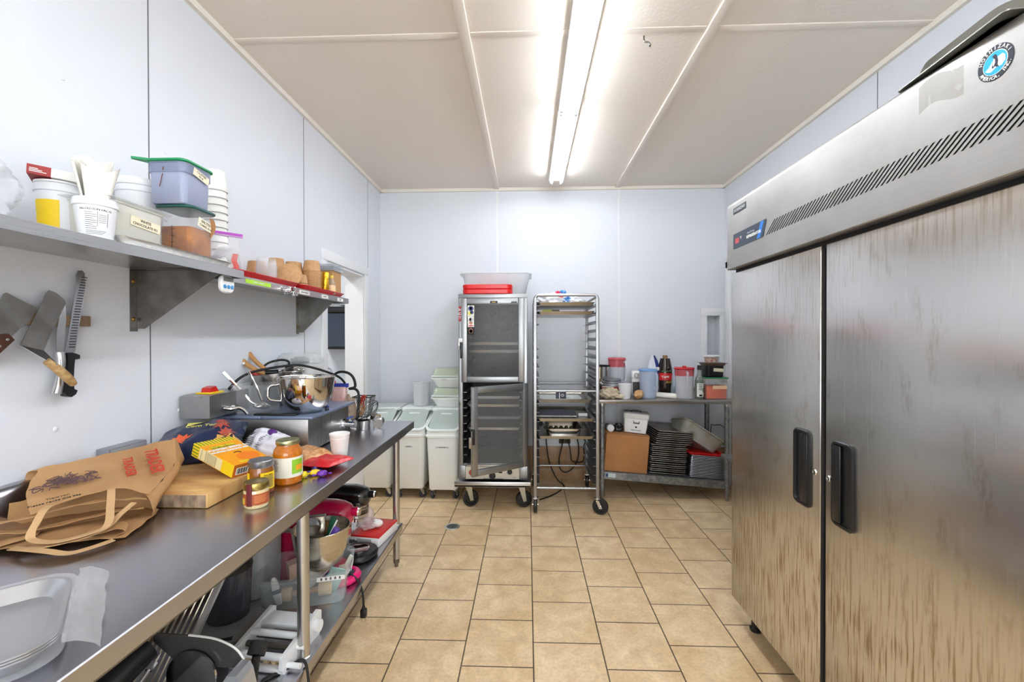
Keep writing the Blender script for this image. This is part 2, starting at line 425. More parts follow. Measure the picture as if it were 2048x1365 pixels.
# ceiling hook, floor drain
tag(B().tube([(0, 0, 0), (0, 0, -.02), (.008, 0, -.03), (.02, 0, -.03), (.03, .0, -.042), (.028, 0, -.052)], .004, 8, 4).out('ceiling_hook', STEELD), 'small bent metal hook screwed into the ceiling', 'hook', loc=(.568, 2.162, H))
t = thing('floor_drain', 'round grey floor drain set in the tiles', 'drain', (-.555, 3.172, 0))
B().lathe([(.040, .0005), (.040, .003), (.055, .003), (.057, .0005)], 30).out('rim', ALU, t)
b = B().lathe([(0, .001), (.0405, .001), (.0405, .002), (0, .002)], 30); b.out('grate', mat('drain_grate', (112, 116, 120), .5, .6, var=(220, (50, 52, 54), 4)), t)
# ================================================================== LEFT WORK TABLE
FX, FY, FZ = Vector((1, 0, 0)), Vector((0, 1, 0)), Vector((0, 0, 1))
T0 = thing('work_table', 'long stainless steel work table along the left wall with a raised back edge', 'table', (-1.08, 1.06, 0))
TZ = .86
prof = [(-.712, .818), (-.712, .8575), (-.7145, .86), (-1.32, .86), (-1.335, .8604), (-1.36, .863), (-1.385, .872), (-1.402, .886), (-1.415, .905), (-1.432, .945), (-1.438, .957), (-1.447, .967), (-1.4585, .972), (-1.4585, .955), (-1.44, .93), (-1.41, .86), (-1.36, .835), (-.73, .835), (-.73, .818)]
B(T0).prism(prof, 'y', -.62, 2.712).out('tabletop', TABLE_TOP, T0, ang=33)
B(T0).box(-.73, -1.40, 2.700, 2.7115, .818, .858).box(-.73, -.84, .0, 2.6, .800, .834).out('top_channel', STEELD, T0, smooth=False)
LEGS = [(-.795, 2.61), (-.795, 1.515), (-.795, .42), (-1.40, 2.61), (-1.40, 1.515), (-1.40, .42)]
for x, y in LEGS:
    lg = B(T0).cyl((x, y, .05), (x, y, .835), .0205, n=20).out('leg', STEEL, T0)
    B(T0).lathe([(.021, .19), (.0245, .192), (.0245, .256), (.021, .258)], 20, (x, y)).out('leg_socket', STEEL, lg)
    B(T0).lathe([(0, .0), (.010, .0), (.011, .02), (.017, .022), (.0195, .05), (0, .05)], 16, (x, y)).out('foot', STEELD, lg)
prof = [(-.768, .205), (-.765, .246), (-.769, .25), (-1.43, .25), (-1.43, .22), (-1.425, .22), (-1.425, .245), (-.775, .245), (-.775, .205)]
B(T0).prism(prof, 'y', -.6, 2.64).out('undershelf', TABLE_TOP, T0, ang=30)
# dirt spot and crumbs stay in the material

# ================================================================== WALL SHELVES
def wall_shelf(label, x1, y0, y1, z, brackets, lip=.03, end=True):
    t = thing('wall_shelf', label, 'shelf', ((XL+x1)/2, (y0+y1)/2, z))
    b = B(t).prism([(XL+.001, z+.03), (XL+.001, z-.002), (XL+.004, z-.004), (x1-.003, z-.004), (x1-.003, z-lip), (x1, z-lip), (x1, z-.002), (x1-.002, z), (XL+.004, z), (XL+.004, z+.03)], 'y', y0, y1)
    b.box(XL+.01, x1-.003, y1-.003, y1, z-lip, z-.003)
    b.out('shelf_board', STEELY, t, ang=30)
    for y in brackets:
        k = B(t).prism([(XL+.003, z-.006), (x1-.035, z-.006), (x1-.04, z-.022), (XL+.03, z-.225), (XL+.003, z-.225)], 'y', y-.0015, y+.0015)
        k.box(XL, XL+.0025, y-.03, y+.0015, z-.235, z-.006); k.box(XL+.003, x1-.04, y-.03, y+.0015, z-.0075, z-.005)
        br = k.out('bracket', STEELD, t, smooth=False)
        s = B(t)
        for zz in (z-.05, z-.19): s.at((XL+.0025, y-.016, zz), (0, PI/2, 0)).lathe([(0, .006), (.004, .005), (.007, .001), (.009, .0)], 10)
        s.out('screw', mat('brass_screw', (150, 120, 70), .4, 1), br)
    return t
SZ = 1.642
wall_shelf('nearer stainless wall shelf, loaded with tubs and bags', -1.10, -.30, 1.662, SZ, (.5, 1.585))
S2 = wall_shelf('farther stainless wall shelf, carrying red trays and kraft bowls', -1.185, 1.672, 2.86, SZ, (2.74,), .034)
for y0, y1, col, word in ((1.80, 1.98, mat('green_sticker', (176, 226, 60), .6), 'BAKING SUPPLIES'),):
    l = B(S2).box(-1.185, -1.1838, y0, y1, SZ-.028, SZ-.010).out('shelf_label', col, S2, 'lime green strip label on the shelf edge')
    lettering(word, .010, PAPER, l, Matrix.Translation(-S2.location) @ frame(FY, FZ, (-1.1836, (y0+y1)/2, SZ-.019)))
for y0, y1, word in ((2.235, 2.34, 'SALAD BOWLS'), (2.48, 2.56, 'BOWLS'), (2.69, 2.77, 'LIDS')):
    l = B(S2).box(-1.185, -1.1838, y0, y1, SZ-.029, SZ-.009).out('shelf_label', PAPER, S2, 'white strip label on the shelf edge')
    lettering(word, .011, INK, l, Matrix.Translation(-S2.location) @ frame(FY, FZ, (-1.1836, (y0+y1)/2, SZ-.019)))

# kitchen timer stuck under the near shelf's end
t = thing('kitchen_timer', 'white digital kitchen timer with three blue buttons under the shelf edge', 'timer', (-1.135, 1.60, 1.583))
m = Matrix
b = B(); b.m = Matrix.Rotation(R(90), 4, 'Y') @ Matrix.Rotation(R(90), 4, 'Z')
b.loft([rrect(.066, .060, .02, 0, 5), rrect(.072, .066, .024, .004, 5), rrect(.072, .066, .024, .012, 5), rrect(.064, .058, .02, .016, 5)]); b.out('case', WHITEP, t)
B().box(.0162, .0172, -.026, .026, .010, .027, .002).out('display', mat('lcd', (120, 126, 120), .3), t)
for k in range(3):
    B().at((.016, -.020+.020*k, -.010), (0, PI/2, 0)).lathe([(.0075, 0), (.0075, .002), (.005, .0032), (0, .0035)], 14).out('button', mat('blue_button', (74, 150, 214), .4), t)
# bunch of magnetic clips on the shelf lip
for k, (y, z) in enumerate(((2.06, 1.618), (2.10, 1.606), (2.14, 1.622), (2.17, 1.604))):
    t = thing('magnetic_clip', 'one of the chrome magnetic clips bunched on the far shelf edge', 'clip', (-1.1845, y, z), (R(25*k), 0, 0), 'magnetic clips on the shelf edge')
    B().at((0, 0, 0), (0, PI/2, 0)).lathe([(.013, 0), (.013, .007), (.011, .008), (0, .008)], 16).out('magnet', CHROME, t)
    B().box(.008, .026, -.009, .009, -.003, .0, .001).box(.008, .024, -.009, .009, .003, .006, .001).tube([(.010, 0, .001), (.028, .004, .008), (.034, 0, .016)], .002, 6).out('jaws', STEELP, t)

# ================================================================== KNIFE RAIL
kr = thing('magnetic_knife_rail', 'wooden magnetic knife rail on the wall under the near shelf', 'knife rack', (XL+.012, 1.13, 1.437))
B().box(-.012, .010, -.27, .262, -.017, .017, .002).out('rail', mat('rail_wood', (150, 126, 96), .6, var=(10, (128, 106, 80), 2, (1, 8, 1))), kr)
KX = XL+.0212
def planar(pts, x, th, b=None, base=None):
    b = b or B(); return b.prism([(y, z) for y, z in pts], 'x', x, x+th)
BLADE = mat('spatula_steel', (168, 166, 162), .42, 1, var=(16, (140, 136, 130), 1.6))
OLDW = mat('handle_wood', (196, 164, 112), .6, var=(26, (160, 120, 72), 1.5, (1, 3, 3)))
DKW = mat('dark_handle_wood', (92, 54, 38), .5, var=(30, (70, 40, 28), 1.5))
RIVET = mat('rivet', (200, 200, 196), .35, 1)
# round-ended turner with brown handle (runs out of frame)
t = thing('bench_scraper', 'wide steel scraper with a dark riveted wooden handle, leftmost on the knife rail', 'spatula', (KX, 1.17, 1.43))
pts = [(1.142, 1.372), (1.131, 1.40), (1.130, 1.44), (1.138, 1.475), (1.150, 1.503), (1.158, 1.508), (1.232, 1.470), (1.212, 1.43), (1.19, 1.41), (1.172, 1.390), (1.157, 1.372)]
B(t).prism(pts, 'x', KX, KX+.002).out('blade', BLADE, t, smooth=False)
h = B(t).prism([(1.163, 1.377), (1.149, 1.394), (1.129, 1.389), (1.05, 1.305), (1.07, 1.288), (1.09, 1.30)], 'x', KX-.004, KX+.018).out('handle', DKW, t, smooth=False)
r = B(t)
for y, z in ((1.146, 1.378), (1.128, 1.360), (1.10, 1.33)): r.at((KX+.018, y, z), (0, PI/2, 0)).lathe([(.004, 0), (.0035, .001), (0, .0014)], 10)
r.out('rivet', RIVET, h)
# offset turner, pale handle
t = thing('turner', 'steel offset turner with a worn pale wooden handle hanging on the knife rail', 'spatula', (KX+.004, 1.255, 1.43))
pts = [(1.186, 1.362), (1.236, 1.472), (1.252, 1.516), (1.262, 1.526), (1.284, 1.519), (1.306, 1.50), (1.310, 1.49), (1.300, 1.47), (1.256, 1.370), (1.247, 1.345)]
B(t).prism(pts, 'x', KX+.004, KX+.0055).out('blade', BLADE, t, smooth=False)
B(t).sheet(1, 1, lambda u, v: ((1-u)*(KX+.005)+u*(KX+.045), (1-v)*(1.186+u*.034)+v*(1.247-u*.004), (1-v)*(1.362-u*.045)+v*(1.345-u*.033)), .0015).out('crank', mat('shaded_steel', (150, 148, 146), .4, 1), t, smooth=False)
h = B(t).tube([(KX+.045, 1.218, 1.316), (KX+.052, 1.245, 1.288), (KX+.05, 1.275, 1.258), (KX+.046, 1.292, 1.241)], lambda u: .0095+.003*math.sin(PI*u), 10, 4).out('handle', OLDW, t)
r = B(t)
for q in ((1.232, 1.306), (1.262, 1.276)): r.at((KX+.061, q[0], q[1]), (0, PI/2, 0)).lathe([(.0035, 0), (0, .001)], 8)
r.out('rivet', RIVET, h)
# steel-handled knife
t = thing('serrated_knife', 'serrated knife with a bright steel handle, second from the right on the rail', 'knife', (KX+.002, 1.33, 1.38))
pts = [(1.282, 1.337), (1.284, 1.40), (1.292, 1.45), (1.304, 1.487), (1.3085, 1.494), (1.311, 1.48), (1.312, 1.44), (1.308, 1.39), (1.302, 1.333)]
B(t).prism(pts, 'x', KX+.0015, KX+.0035).out('blade', STEELP, t, smooth=False)
h = B(t).tube([(KX+.003, 1.292, 1.338), (KX+.006, 1.293, 1.31), (KX+.007, 1.291, 1.28), (KX+.008, 1.285, 1.245), (KX+.008, 1.277, 1.213)], lambda u: .0095+.0035*abs(2*u-1), 12, 4).out('handle', mat('knife_handle_steel', (214, 214, 214), .2, 1), t)
# granton slicer
t = thing('slicing_knife', 'long round-tipped slicing knife with a scalloped blade and black handle, rightmost on the rail', 'knife', (KX+.002, 1.36, 1.42))
pts = [(1.306, 1.335), (1.322, 1.42), (1.335, 1.50), (1.343, 1.585), (1.350, 1.598), (1.362, 1.600), (1.370, 1.592), (1.371, 1.55), (1.362, 1.48), (1.348, 1.40), (1.338, 1.338)]
bl = B(t).prism(pts, 'x', KX+.001, KX+.0035).out('blade', mat('slicer_steel', (196, 196, 198), .18, 1), t, smooth=False)
s = B(t)
for k in range(27):
    f = k/26; z = 1.352+.225*f; y = 1.318+.030*f+.012*f*f
    s.box(KX+.0032, KX+.0038, y, y+.020-.002*f, z, z+.0032)
s.out('scallop', mat('scallop_steel', (88, 86, 86), .35, 1), bl, smooth=False)
B(t).prism([(1.306, 1.336), (1.308, 1.30), (1.302, 1.26), (1.300, 1.228), (1.297, 1.214), (1.303, 1.202), (1.318, 1.197), (1.331, 1.205), (1.336, 1.216), (1.326, 1.222), (1.324, 1.25), (1.327, 1.30), (1.329, 1.314), (1.344, 1.316), (1.344, 1.328), (1.322, 1.337)], 'x', KX-.006, KX+.013).out('handle', BLACKP, t, smooth=False)
# electrical box on the wall above the table's back edge
t = thing('outlet_box', 'grey metal outlet box on the wall behind the paper bag', 'outlet', (XL, 1.50, .975))
b = B(); b.box(0, .045, -.075, .075, -.04, .03, .003).out('box', mat('grey_box', (150, 152, 158), .45, .5), t)
B().box(.045, .048, -.068, .068, -.034, .024, .002).out('cover_plate', mat('grey_plate', (176, 178, 182), .4, .5), t)

# ================================================================== REFRIGERATOR
fr = thing('refrigerator', 'large two-door stainless steel refrigerator with streaked doors on the right', 'refrigerator', (1.40, 1.45, 0))
X0 = .985; Y0, Y1 = .745, 2.150
def fridge_mat(name, stains):
    m = mat(name, (186, 185, 183), .34, 1); nt = m.node_tree; N = nt.nodes; L = nt.links; b = N['Principled BSDF']
    tc = N.new('ShaderNodeNewGeometry'); sep = N.new('ShaderNodeSeparateXYZ'); L.new(tc.outputs['Position'], sep.inputs[0])
    def nz(sc, d=4):
        mp = N.new('ShaderNodeMapping'); mp.inputs['Scale'].default_value = sc; L.new(tc.outputs['Position'], mp.inputs['Vector'])
        n = N.new('ShaderNodeTexNoise'); n.inputs['Scale'].default_value = 1; n.inputs['Detail'].default_value = d; L.new(mp.outputs[0], n.inputs['Vector']); return n.outputs['Fac']
    def ramp(f, p0, p1, c0, c1):
        r = N.new('ShaderNodeValToRGB'); r.color_ramp.elements[0].position = p0; r.color_ramp.elements[1].position = p1
        r.color_ramp.elements[0].color = (c0, c0, c0, 1); r.color_ramp.elements[1].color = (c1, c1, c1, 1); L.new(f, r.inputs[0]); return r.outputs[0]
    def math2(op, a, c):
        x = N.new('ShaderNodeMath'); x.operation = op; x.use_clamp = True
        L.new(a, x.inputs[0])
        if isinstance(c, float): x.inputs[1].default_value = c
        else: L.new(c, x.inputs[1])
        return x.outputs[0]
    streak = ramp(nz((1, 110, 7), 5), .50, .62, 0, 1)        # drips: narrow in Y, long in Z
    zone = ramp(nz((1, 1.6, 2.2), 2), .42, .58, 0, 1)
    low = N.new('ShaderNodeMapRange'); low.inputs['From Min'].default_value = .85; low.inputs['From Max'].default_value = .55; L.new(sep.outputs['Z'], low.inputs['Value'])
    hi = N.new('ShaderNodeMapRange'); hi.inputs['From Min'].default_value = 1.15; hi.inputs['From Max'].default_value = 1.6; L.new(sep.outputs['Z'], hi.inputs['Value'])
    hz = math2('MULTIPLY', math2('MULTIPLY', hi.outputs[0], zone), .45)
    mask = math2('MULTIPLY', streak, math2('ADD', low.outputs[0], hz))
    blot = math2('MULTIPLY', ramp(nz((1, 16, 6), 6), .56, .66, 0, 1), ramp(nz((1, 120, 40), 3), .38, .56, 0, 1))
    blot = math2('MULTIPLY', blot, .38)
    mask = math2('MULTIPLY', math2('ADD', mask, blot), stains)
    mx = N.new('ShaderNodeMix'); mx.data_type = 'RGBA'; L.new(mask, mx.inputs['Factor'])
    mx.inputs['A'].default_value = (*lin((214, 212, 209)), 1); mx.inputs['B'].default_value = (*lin((150, 130, 98)), 1); L.new(mx.outputs['Result'], b.inputs['Base Color'])
    rr = N.new('ShaderNodeMapRange'); rr.inputs['To Min'].default_value = .25; rr.inputs['To Max'].default_value = .285; L.new(nz((1, 220, 3), 3), rr.inputs['Value']); L.new(rr.outputs[0], b.inputs['Roughness'])
    bp = N.new('ShaderNodeBump'); bp.inputs['Strength'].default_value = .12; bp.inputs['Distance'].default_value = .004; L.new(nz((1, 2.0, 5.5), 2), bp.inputs['Height']); L.new(bp.outputs[0], b.inputs['Normal'])
    b.inputs['Anisotropic'].default_value = .85
    tg = N.new('ShaderNodeCombineXYZ'); tg.inputs[1].default_value = 1.0; L.new(tg.outputs[0], b.inputs['Tangent'])   # vertical grain smears reflections sideways
    return m
FD = fridge_mat('fridge_door_steel', .85); FF = mat('fascia_steel', (190, 188, 184), .48, 1, aniso=((2, 3, 160), .05), bump=(5, .04), var=(3, (166, 164, 160), 1.2))
B(fr).box(1.03, 1.80, Y0, Y1, .13, 2.0, .004).out('cabinet', STEEL, fr)
B(fr).box(1.0, 1.035, Y0+.01, Y1-.01, .14, 1.73).out('door_gasket', BLACKM, fr)
for y0, y1, hy, hs, ly in ((1.510, 2.149, 1.598, 1, 1.534), (.835, 1.482, 1.397, -1, 1.464)):
    d = B(fr).box(X0, 1.015, y0, y1, .132, 1.688, .0035, 2).out('door', FD, fr, ang=50)
    B(fr).box(X0+.0035, 1.015, y0-.0012, y0-.0002, .14, 1.68).out('edge_shade', mat('edge_shade_grey', (58, 56, 54), .45), d, smooth=False)  # dark strip added over the door's side face, painting it shaded
    h = B(fr); h.m = h.base @ frame((0, -1, 0), FZ, (X0, hy, .917))
    w_, g_ = .097, .272
    h.loft([rrect(w_, g_, .022, -.001, 5), rrect(w_, g_, .022, .006, 5), rrect(w_-.008, g_-.008, .019, .010, 5), rrect(w_-.022, g_-.022, .013, .010, 5), rrect(w_-.026, g_-.026, .012, .002, 5)])
    hd = h.out('handle', BLACKP, d)
    h = B(fr); h.m = h.base @ frame((0, -1, 0), FZ, (X0, hy, .917))
    h.box(*((.006, .036) if hs > 0 else (-.036, -.004)), -.122, .122, .004, .015, .004).out('grip', BLACKM, hd)if False else None
    g = B(fr); g.m = g.base @ frame((0, -1, 0), FZ, (X0, hy, .917))
    xa, xb = (-.004, .036) if hs > 0 else (-.038, -.004)
    g.box(xa, xb, -.122, .122, .003, .012, .004); g.out('grip', BLACKP, d)
    k = B(fr); k.m = k.base @ frame((0, -1, 0), FZ, (X0, ly, .918)); k.lathe([(0, .004), (.004, .005), (.009, .005), (.0105, .003), (.011, -.001)], 16); k.out('lock', CHROME, d)
# fascia above the doors
B(fr).prism([(1.03, 1.705), (.966, 1.705), (.963, 1.708), (.963, 1.712), (.963, 1.995), (.9636, 2.004), (.966, 2.011), (.972, 2.016), (.980, 2.018), (1.0, 2.018), (1.12, 2.018), (1.12, 2.0), (1.03, 2.0)], 'y', Y0, Y1).out('fascia', FF, fr, ang=35)
FXf = lambda z: .963
v = B(fr)
for k in range(58):
    y = 1.806-.0185*k
    if y < Y0+.06: break
    z0, z1 = 1.793, 1.842
    dy = -.062
    s0 = [(FXf(z0)-.0006, y, z0), (FXf(z0)-.0006, y-.0056, z0), (FXf(z1)-.0006, y-.0056+dy, z1), (FXf(z1)-.0006, y+dy, z1)]
    v.loft([[(p[0]+.003, p[1], p[2]) for p in s0], s0])
v.out('vent_slots', mat('slot_black', (10, 10, 10), .9, spec=.1), fr, smooth=False)
def fplane(y, z, off=.001): 
    f = frame((0, -1, 0), FZ, (FXf(z)-off, y, z)); return Matrix.Translation(-fr.location) @ f
# control badge
pn = B(fr); pn.m = fplane(1.943, 1.826, 0)
pn.prism([(-.137, -.034), (-.141, -.030), (-.141, .030), (-.137, .034), (.137, .034), (.141, .029), (.118, -.030), (.110, -.034)], 'z', 0, .0016)
pn = pn.out('control_panel', mat('panel_blue_grey', (44, 58, 76), .4), fr, smooth=False)
q = B(fr); q.m = fplane(1.943, 1.826, 0); q.prism([(.068, -.032), (.098, .032), (.124, .032), (.094, -.032)], 'z', .0016, .002); q.out('stripe', mat('panel_blue', (30, 128, 224), .4), pn, smooth=False)
q = B(fr); q.m = fplane(1.943, 1.826, 0); q.box(-.122, -.085, -.013, .011, .0016, .002); q.out('temperature_display', mat('display_red', (196, 66, 72), .3), pn, smooth=False)
lettering('°F', .020, PAPER, pn, fplane(1.943, 1.826, .0018) @ Matrix.Translation((-.070, .004, 0)))
lettering('REFRIGERATOR', .017, PAPER, pn, fplane(1.943, 1.826, .0024) @ Matrix.Translation((.042, -.006, 0)), bold=.0006)
lettering('SteelTemp', .014, mat('grey_print', (170, 176, 186), .5), pn, fplane(1.943, 1.826, .0024) @ Matrix.Translation((.020, .011, 0)))
bd = B(fr); bd.m = fplane(2.026, 1.967, 0); bd.box(-.058, .058, -.014, .014, 0, .0016); bd = bd.out('name_plate', mat('plate_dark', (52, 58, 62), .4), fr, smooth=False)
lettering('HOSHIZAKI', .019, mat('plate_silver', (206, 208, 208), .4), bd, fplane(2.026, 1.967, .0018))
# round sticker
ST = fplane(.939, 1.945, 0) @ Matrix.Scale(.92, 4)
def disc(r0, r1, off, m, name, par, lab=None):
    b = B(fr); b.m = ST; n = 48
    if r0: b.loft([circ(r0, off, n), circ(r1, off, n)], False, False)
    else: b.loft([circ(r1, off-.0003, n), circ(r1, off, n)])
    return b.out(name, m, par, lab, smooth=False)
sk = disc(0, .038, .0010, mat('sticker_navy', (34, 44, 58), .4), 'round_sticker', fr, 'round blue sticker with a penguin')
disc(0, .0262, .0013, PAPER, 'inner_rim', sk)
disc(0, .0248, .0016, mat('sticker_cyan', (20, 178, 240), .4), 'inner_disc', sk)
def ringtext(s, r, a0, a1, inward):
    for i, ch in enumerate(s):
        if ch == ' ': continue
        a = R(a0+(a1-a0)*i/(len(s)-1))
        lettering(ch, .0105, PAPER, sk, ST @ Matrix.Translation((r*math.cos(a), r*math.sin(a), .0014)) @ Matrix.Rotation(a+(PI/2 if inward else -PI/2), 4, 'Z'), bold=.0002)
ringtext('HOSHIZAKI', .0322, 158, 22, False)
ringtext('AMERICA, INC.', .0322, 206, 338, True)
q = B(fr); q.m = ST; q.prism([(-.021, -.009), (-.012, -.004), (-.005, .006), (.002, .004), (.006, .010), (.016, .012), (.021, .006), (.022, -.006), (.014, -.013), (.002, -.012), (-.008, -.017), (-.016, -.014)], 'z', .0016, .0019); q.out('ice', mat('ice_white', (226, 234, 240), .5), sk, smooth=False)
q = B(fr); q.m = ST; q.prism([(.000, .0185), (-.003, .0175), (-.007, .0145), (-.003, .0145), (-.0025, .010), (-.005, .002), (-.006, -.006), (-.005, -.011), (.000, -.008), (.003, -.011), (.009, -.0135), (.006, -.007), (.007, .002), (.005, .011), (.003, .017)], 'z', .0019, .0022); q.out('penguin', mat('penguin_black', (36, 34, 52), .5), sk, smooth=False)
q = B(fr); q.m = ST; q.prism([(-.0022, .010), (-.004, .003), (-.0048, -.005), (-.002, -.007), (.001, .0), (.0005, .008)], 'z', .0022, .0024); q.out('belly', PAPER, sk, smooth=False)
# old glue patch
q = B(fr); q.m = fplane(1.06, 1.962, 0); q.sheet(8, 3, lambda u, v: (-.055+.11*u, -.035+.065*v+.01*math.sin(5*u), .0006+.0006*noise.noise(Vector((u*6, v*4, 0)))), .0004); q.out('glue_patch', mat('old_glue', (206, 202, 190), .6, alpha=.14, edge=.2), fr)
for y in (Y0+.05, Y1-.06):
    for x in (1.07, 1.74): B(fr).lathe([(0, 0), (.024, 0), (.026, .012), (.018, .02), (.018, .06), (.024, .062), (.024, .132), (0, .132)], 16, (x, y)).out('leg', BLACKP, fr)
# hotel pan on top of the refrigerator, overhanging its front edge
t = thing('hotel_pan', 'dark steel pan lying upside down on top of the refrigerator', 'pan', (1.148, 1.018, 2.019), R(-6))
L = []
DP = mat('dark_pan', (150, 152, 146), .3, .8, var=(5, (116, 118, 108), 1.4))
def rim(w_, d_, r_, z_): return rrect(w_, d_, r_, z_, 5)
B().loft([rim(.40, .295, .012, 0), rim(.40, .295, .012, .003), rim(.368, .262, .03, .004), rim(.345, .240, .04, .042), rim(.33, .225, .04, .048), rim(.328, .223, .04, .046), rim(.342, .237, .04, .040), rim(.364, .258, .03, 0)]).out('pan_body', DP, t)
# ================================================================== ON THE WORK TABLE
Z = TZ+.0005
# ---- cutting board
t = thing('cutting_board', 'thick worn butcher-block cutting board under the pumpkin box', 'cutting board', (-1.18, 1.525, Z))
CB = mat('butcher_block', (228, 190, 126), .6, var=(4, (164, 112, 58), 1.0, (1.2, 4, 1)), bump=(30, .08))
b = B(t).box(-1.385, -.975, 1.295, 1.757, Z+.001, Z+.045, .004); b.out('board', CB, t)
EG = mat('end_grain', (164, 142, 118), .75, var=(45, (112, 92, 76), 1.5, (1, 1, .5)))
b = B(t); x = -1.378
for wdt in (.045, .04, .052, .038, .05, .043, .055, .048, .05):
    if x+wdt > -.98: wdt = -.98-x
    if wdt <= .005: break
    b.box(x+.0006, x+wdt-.0006, 1.2935, 1.296, Z+.004, Z+.0415, .0008); x += wdt
b.out('end_grain_strip', EG, t, smooth=False)

# ---- paper grocery bag, collapsed, mouth towards the room
t = thing('paper_bag', 'crumpled brown paper grocery bag with red print and flat handles', 'paper bag', (-1.24, 1.18, Z))
off = Matrix.Translation(-t.location)
KB = KRAFTB; KIN = mat('kraft_inside', (168, 128, 84), .85, bump=(18, .25))
def patch(P, nu=16, nv=10, amp=.004, seed=1, th=.0012):
    """bag panel through rows of control points P[row][col]; spline both ways, lightly crumpled."""
    rows = [spline([Vector(p) for p in r], nu) for r in P]
    n = len(rows[0])
    cols = [spline([r[i] for r in rows], nv) for i in range(n)]
    m = len(cols[0])
    def fn(u, v):
        p = cols[round(u*(n-1))][round(v*(m-1))].copy()
        return p+Vector((noise.noise(p*23+Vector((seed, 0, 0))), noise.noise(p*23+Vector((0, seed, 0))), noise.noise(p*27+Vector((0, 0, seed)))))*amp
    return n-1, m-1, fn, th
def panel(P, name, m, nu=5, nv=4, amp=.004, seed=1):
    b = B(t); b.sheet(*patch(P, nu, nv, amp, seed)); return b.out(name, m, t, ang=50)
# upper face: rows from the back fold (high) to the mouth (low, facing the room); columns left to right
top_back = [(-1.425, 1.225, 1.000), (-1.37, 1.335, 1.005), (-1.32, 1.46, 1.010), (-1.262, 1.520, 1.020)]
top_mid = [(-1.365, 1.140, .962), (-1.30, 1.245, .972), (-1.225, 1.340, .976), (-1.170, 1.405, .962)]
top_front = [(-1.270, 1.070, .930), (-1.222, 1.140, .948), (-1.150, 1.192, .957), (-1.092, 1.218, .932)]
front_panel = panel([top_back, top_mid, top_front], 'front_panel', KB, 6, 6, .006, 3)
# rolled back fold
fold = [(-1.455, 1.215, .985), (-1.40, 1.34, .99), (-1.345, 1.47, .995), (-1.285, 1.535, 1.0)]
fold2 = [(-1.448, 1.205, .90), (-1.40, 1.33, .91), (-1.345, 1.46, .915), (-1.285, 1.525, .92)]
panel([[Vector(p)+Vector((0, 0, -.002)) for p in top_back], fold, fold2], 'base_panel', KB, 6, 5, .004, 5)
# right end gusset: drops from the upper face to the board
panel([[(-1.262, 1.520, 1.020), (-1.170, 1.405, .962), (-1.092, 1.218, .932)], [(-1.235, 1.525, .955), (-1.145, 1.380, .932), (-1.070, 1.205, .900)], [(-1.25, 1.50, .909), (-1.165, 1.37, .909), (-1.088, 1.225, .8645)]], 'side_gusset', KB, 6, 5, .008, 8)
# lower face on the table, reaching further to the room
low_back = [(-1.435, 1.22, .868), (-1.36, 1.31, .870), (-1.19, 1.30, .868), (-1.105, 1.27, .868)]
low_mid = [(-1.38, 1.09, .872), (-1.26, 1.10, .880), (-1.15, 1.14, .876), (-1.065, 1.185, .870)]
low_front = [(-1.33, 1.00, .868), (-1.21, 1.015, .876), (-1.10, 1.06, .872), (-1.045, 1.095, .864)]
panel([low_back, low_mid, low_front], 'back_panel', KIN, 6, 6, .004, 11)
panel([[(-1.40, 1.13, .935), (-1.30, 1.21, .945), (-1.20, 1.275, .950), (-1.115, 1.27, .930)], [(-1.41, 1.13, .868), (-1.30, 1.21, .868), (-1.19, 1.28, .868), (-1.11, 1.262, .868)]], 'inner_panel', KIN, 5, 4, .003, 14)
# inner lips of the mouth: wavy folds between the faces
def lip(pts, wdt, name='mouth_fold', seed=2):
    up_ = spline([Vector(p) for p in pts], 6); n = len(up_)-1
    b = B(t)
    def fn(u, v):
        p = up_[round(u*n)].copy(); q = p+Vector((-.06, .075, -.004))*v*wdt
        return q+Vector((0, 0, 1))*.004*noise.noise(q*30+Vector((seed, 0, 0)))
    b.sheet(n, 4, fn, .0011); return b.out(name, KB, t, ang=50)
lip([(-1.400, 1.045, .915), (-1.300, 1.045, .920), (-1.235, 1.085, .932), (-1.165, 1.15, .936), (-1.11, 1.175, .932), (-1.082, 1.20, .925), (-1.098, 1.228, .915)], .22, seed=2)
lip([(-1.395, 1.020, .897), (-1.315, 1.028, .900), (-1.262, 1.045, .895), (-1.20, 1.10, .898), (-1.12, 1.165, .905), (-1.080, 1.19, .900)], .3, seed=6)
lip([(-1.37, 1.005, .879), (-1.30, 1.00, .876), (-1.255, 1.02, .884), (-1.23, 1.05, .886)], .5, seed=9)
lip([(-1.165, 1.06, .872), (-1.10, 1.075, .882), (-1.062, 1.092, .888), (-1.048, 1.10, .876), (-1.066, 1.09, .868)], .7, seed=12)
# flat paper handles
def ribbon(pts, wid, name='handle', tw=(0, 0, 1)):
    P = spline([Vector(p) for p in pts], 7); n = len(P)-1
    b = B(t)
    def fn(u, v):
        i = round(u*n); d = (P[min(i+1, n)]-P[max(i-1, 0)]).normalized(); s = d.cross(Vector(tw)).normalized()
        return P[i]+s*(v-.5)*wid
    b.sheet(n, 2, fn, .0016); return b.out(name, mat('handle_paper', (200, 162, 116), .8) if 'handle_paper' not in bpy.data.materials else bpy.data.materials['handle_paper'], t, ang=50)
ribbon([(-1.228, 1.078, .950), (-1.222, 1.058, .945), (-1.214, 1.036, .925), (-1.208, 1.018, .905), (-1.195, 1.012, .892), (-1.14, 1.015, .888), (-1.09, 1.045, .895), (-1.072, 1.075, .903), (-1.118, 1.13, .930), (-1.150, 1.165, .954), (-1.165, 1.18, .958)], .017)
ribbon([(-1.085, 1.165, .927), (-1.085, 1.125, .912), (-1.082, 1.085, .895), (-1.10, 1.045, .886), (-1.15, 1.010, .881), (-1.20, .998, .879)], .016)
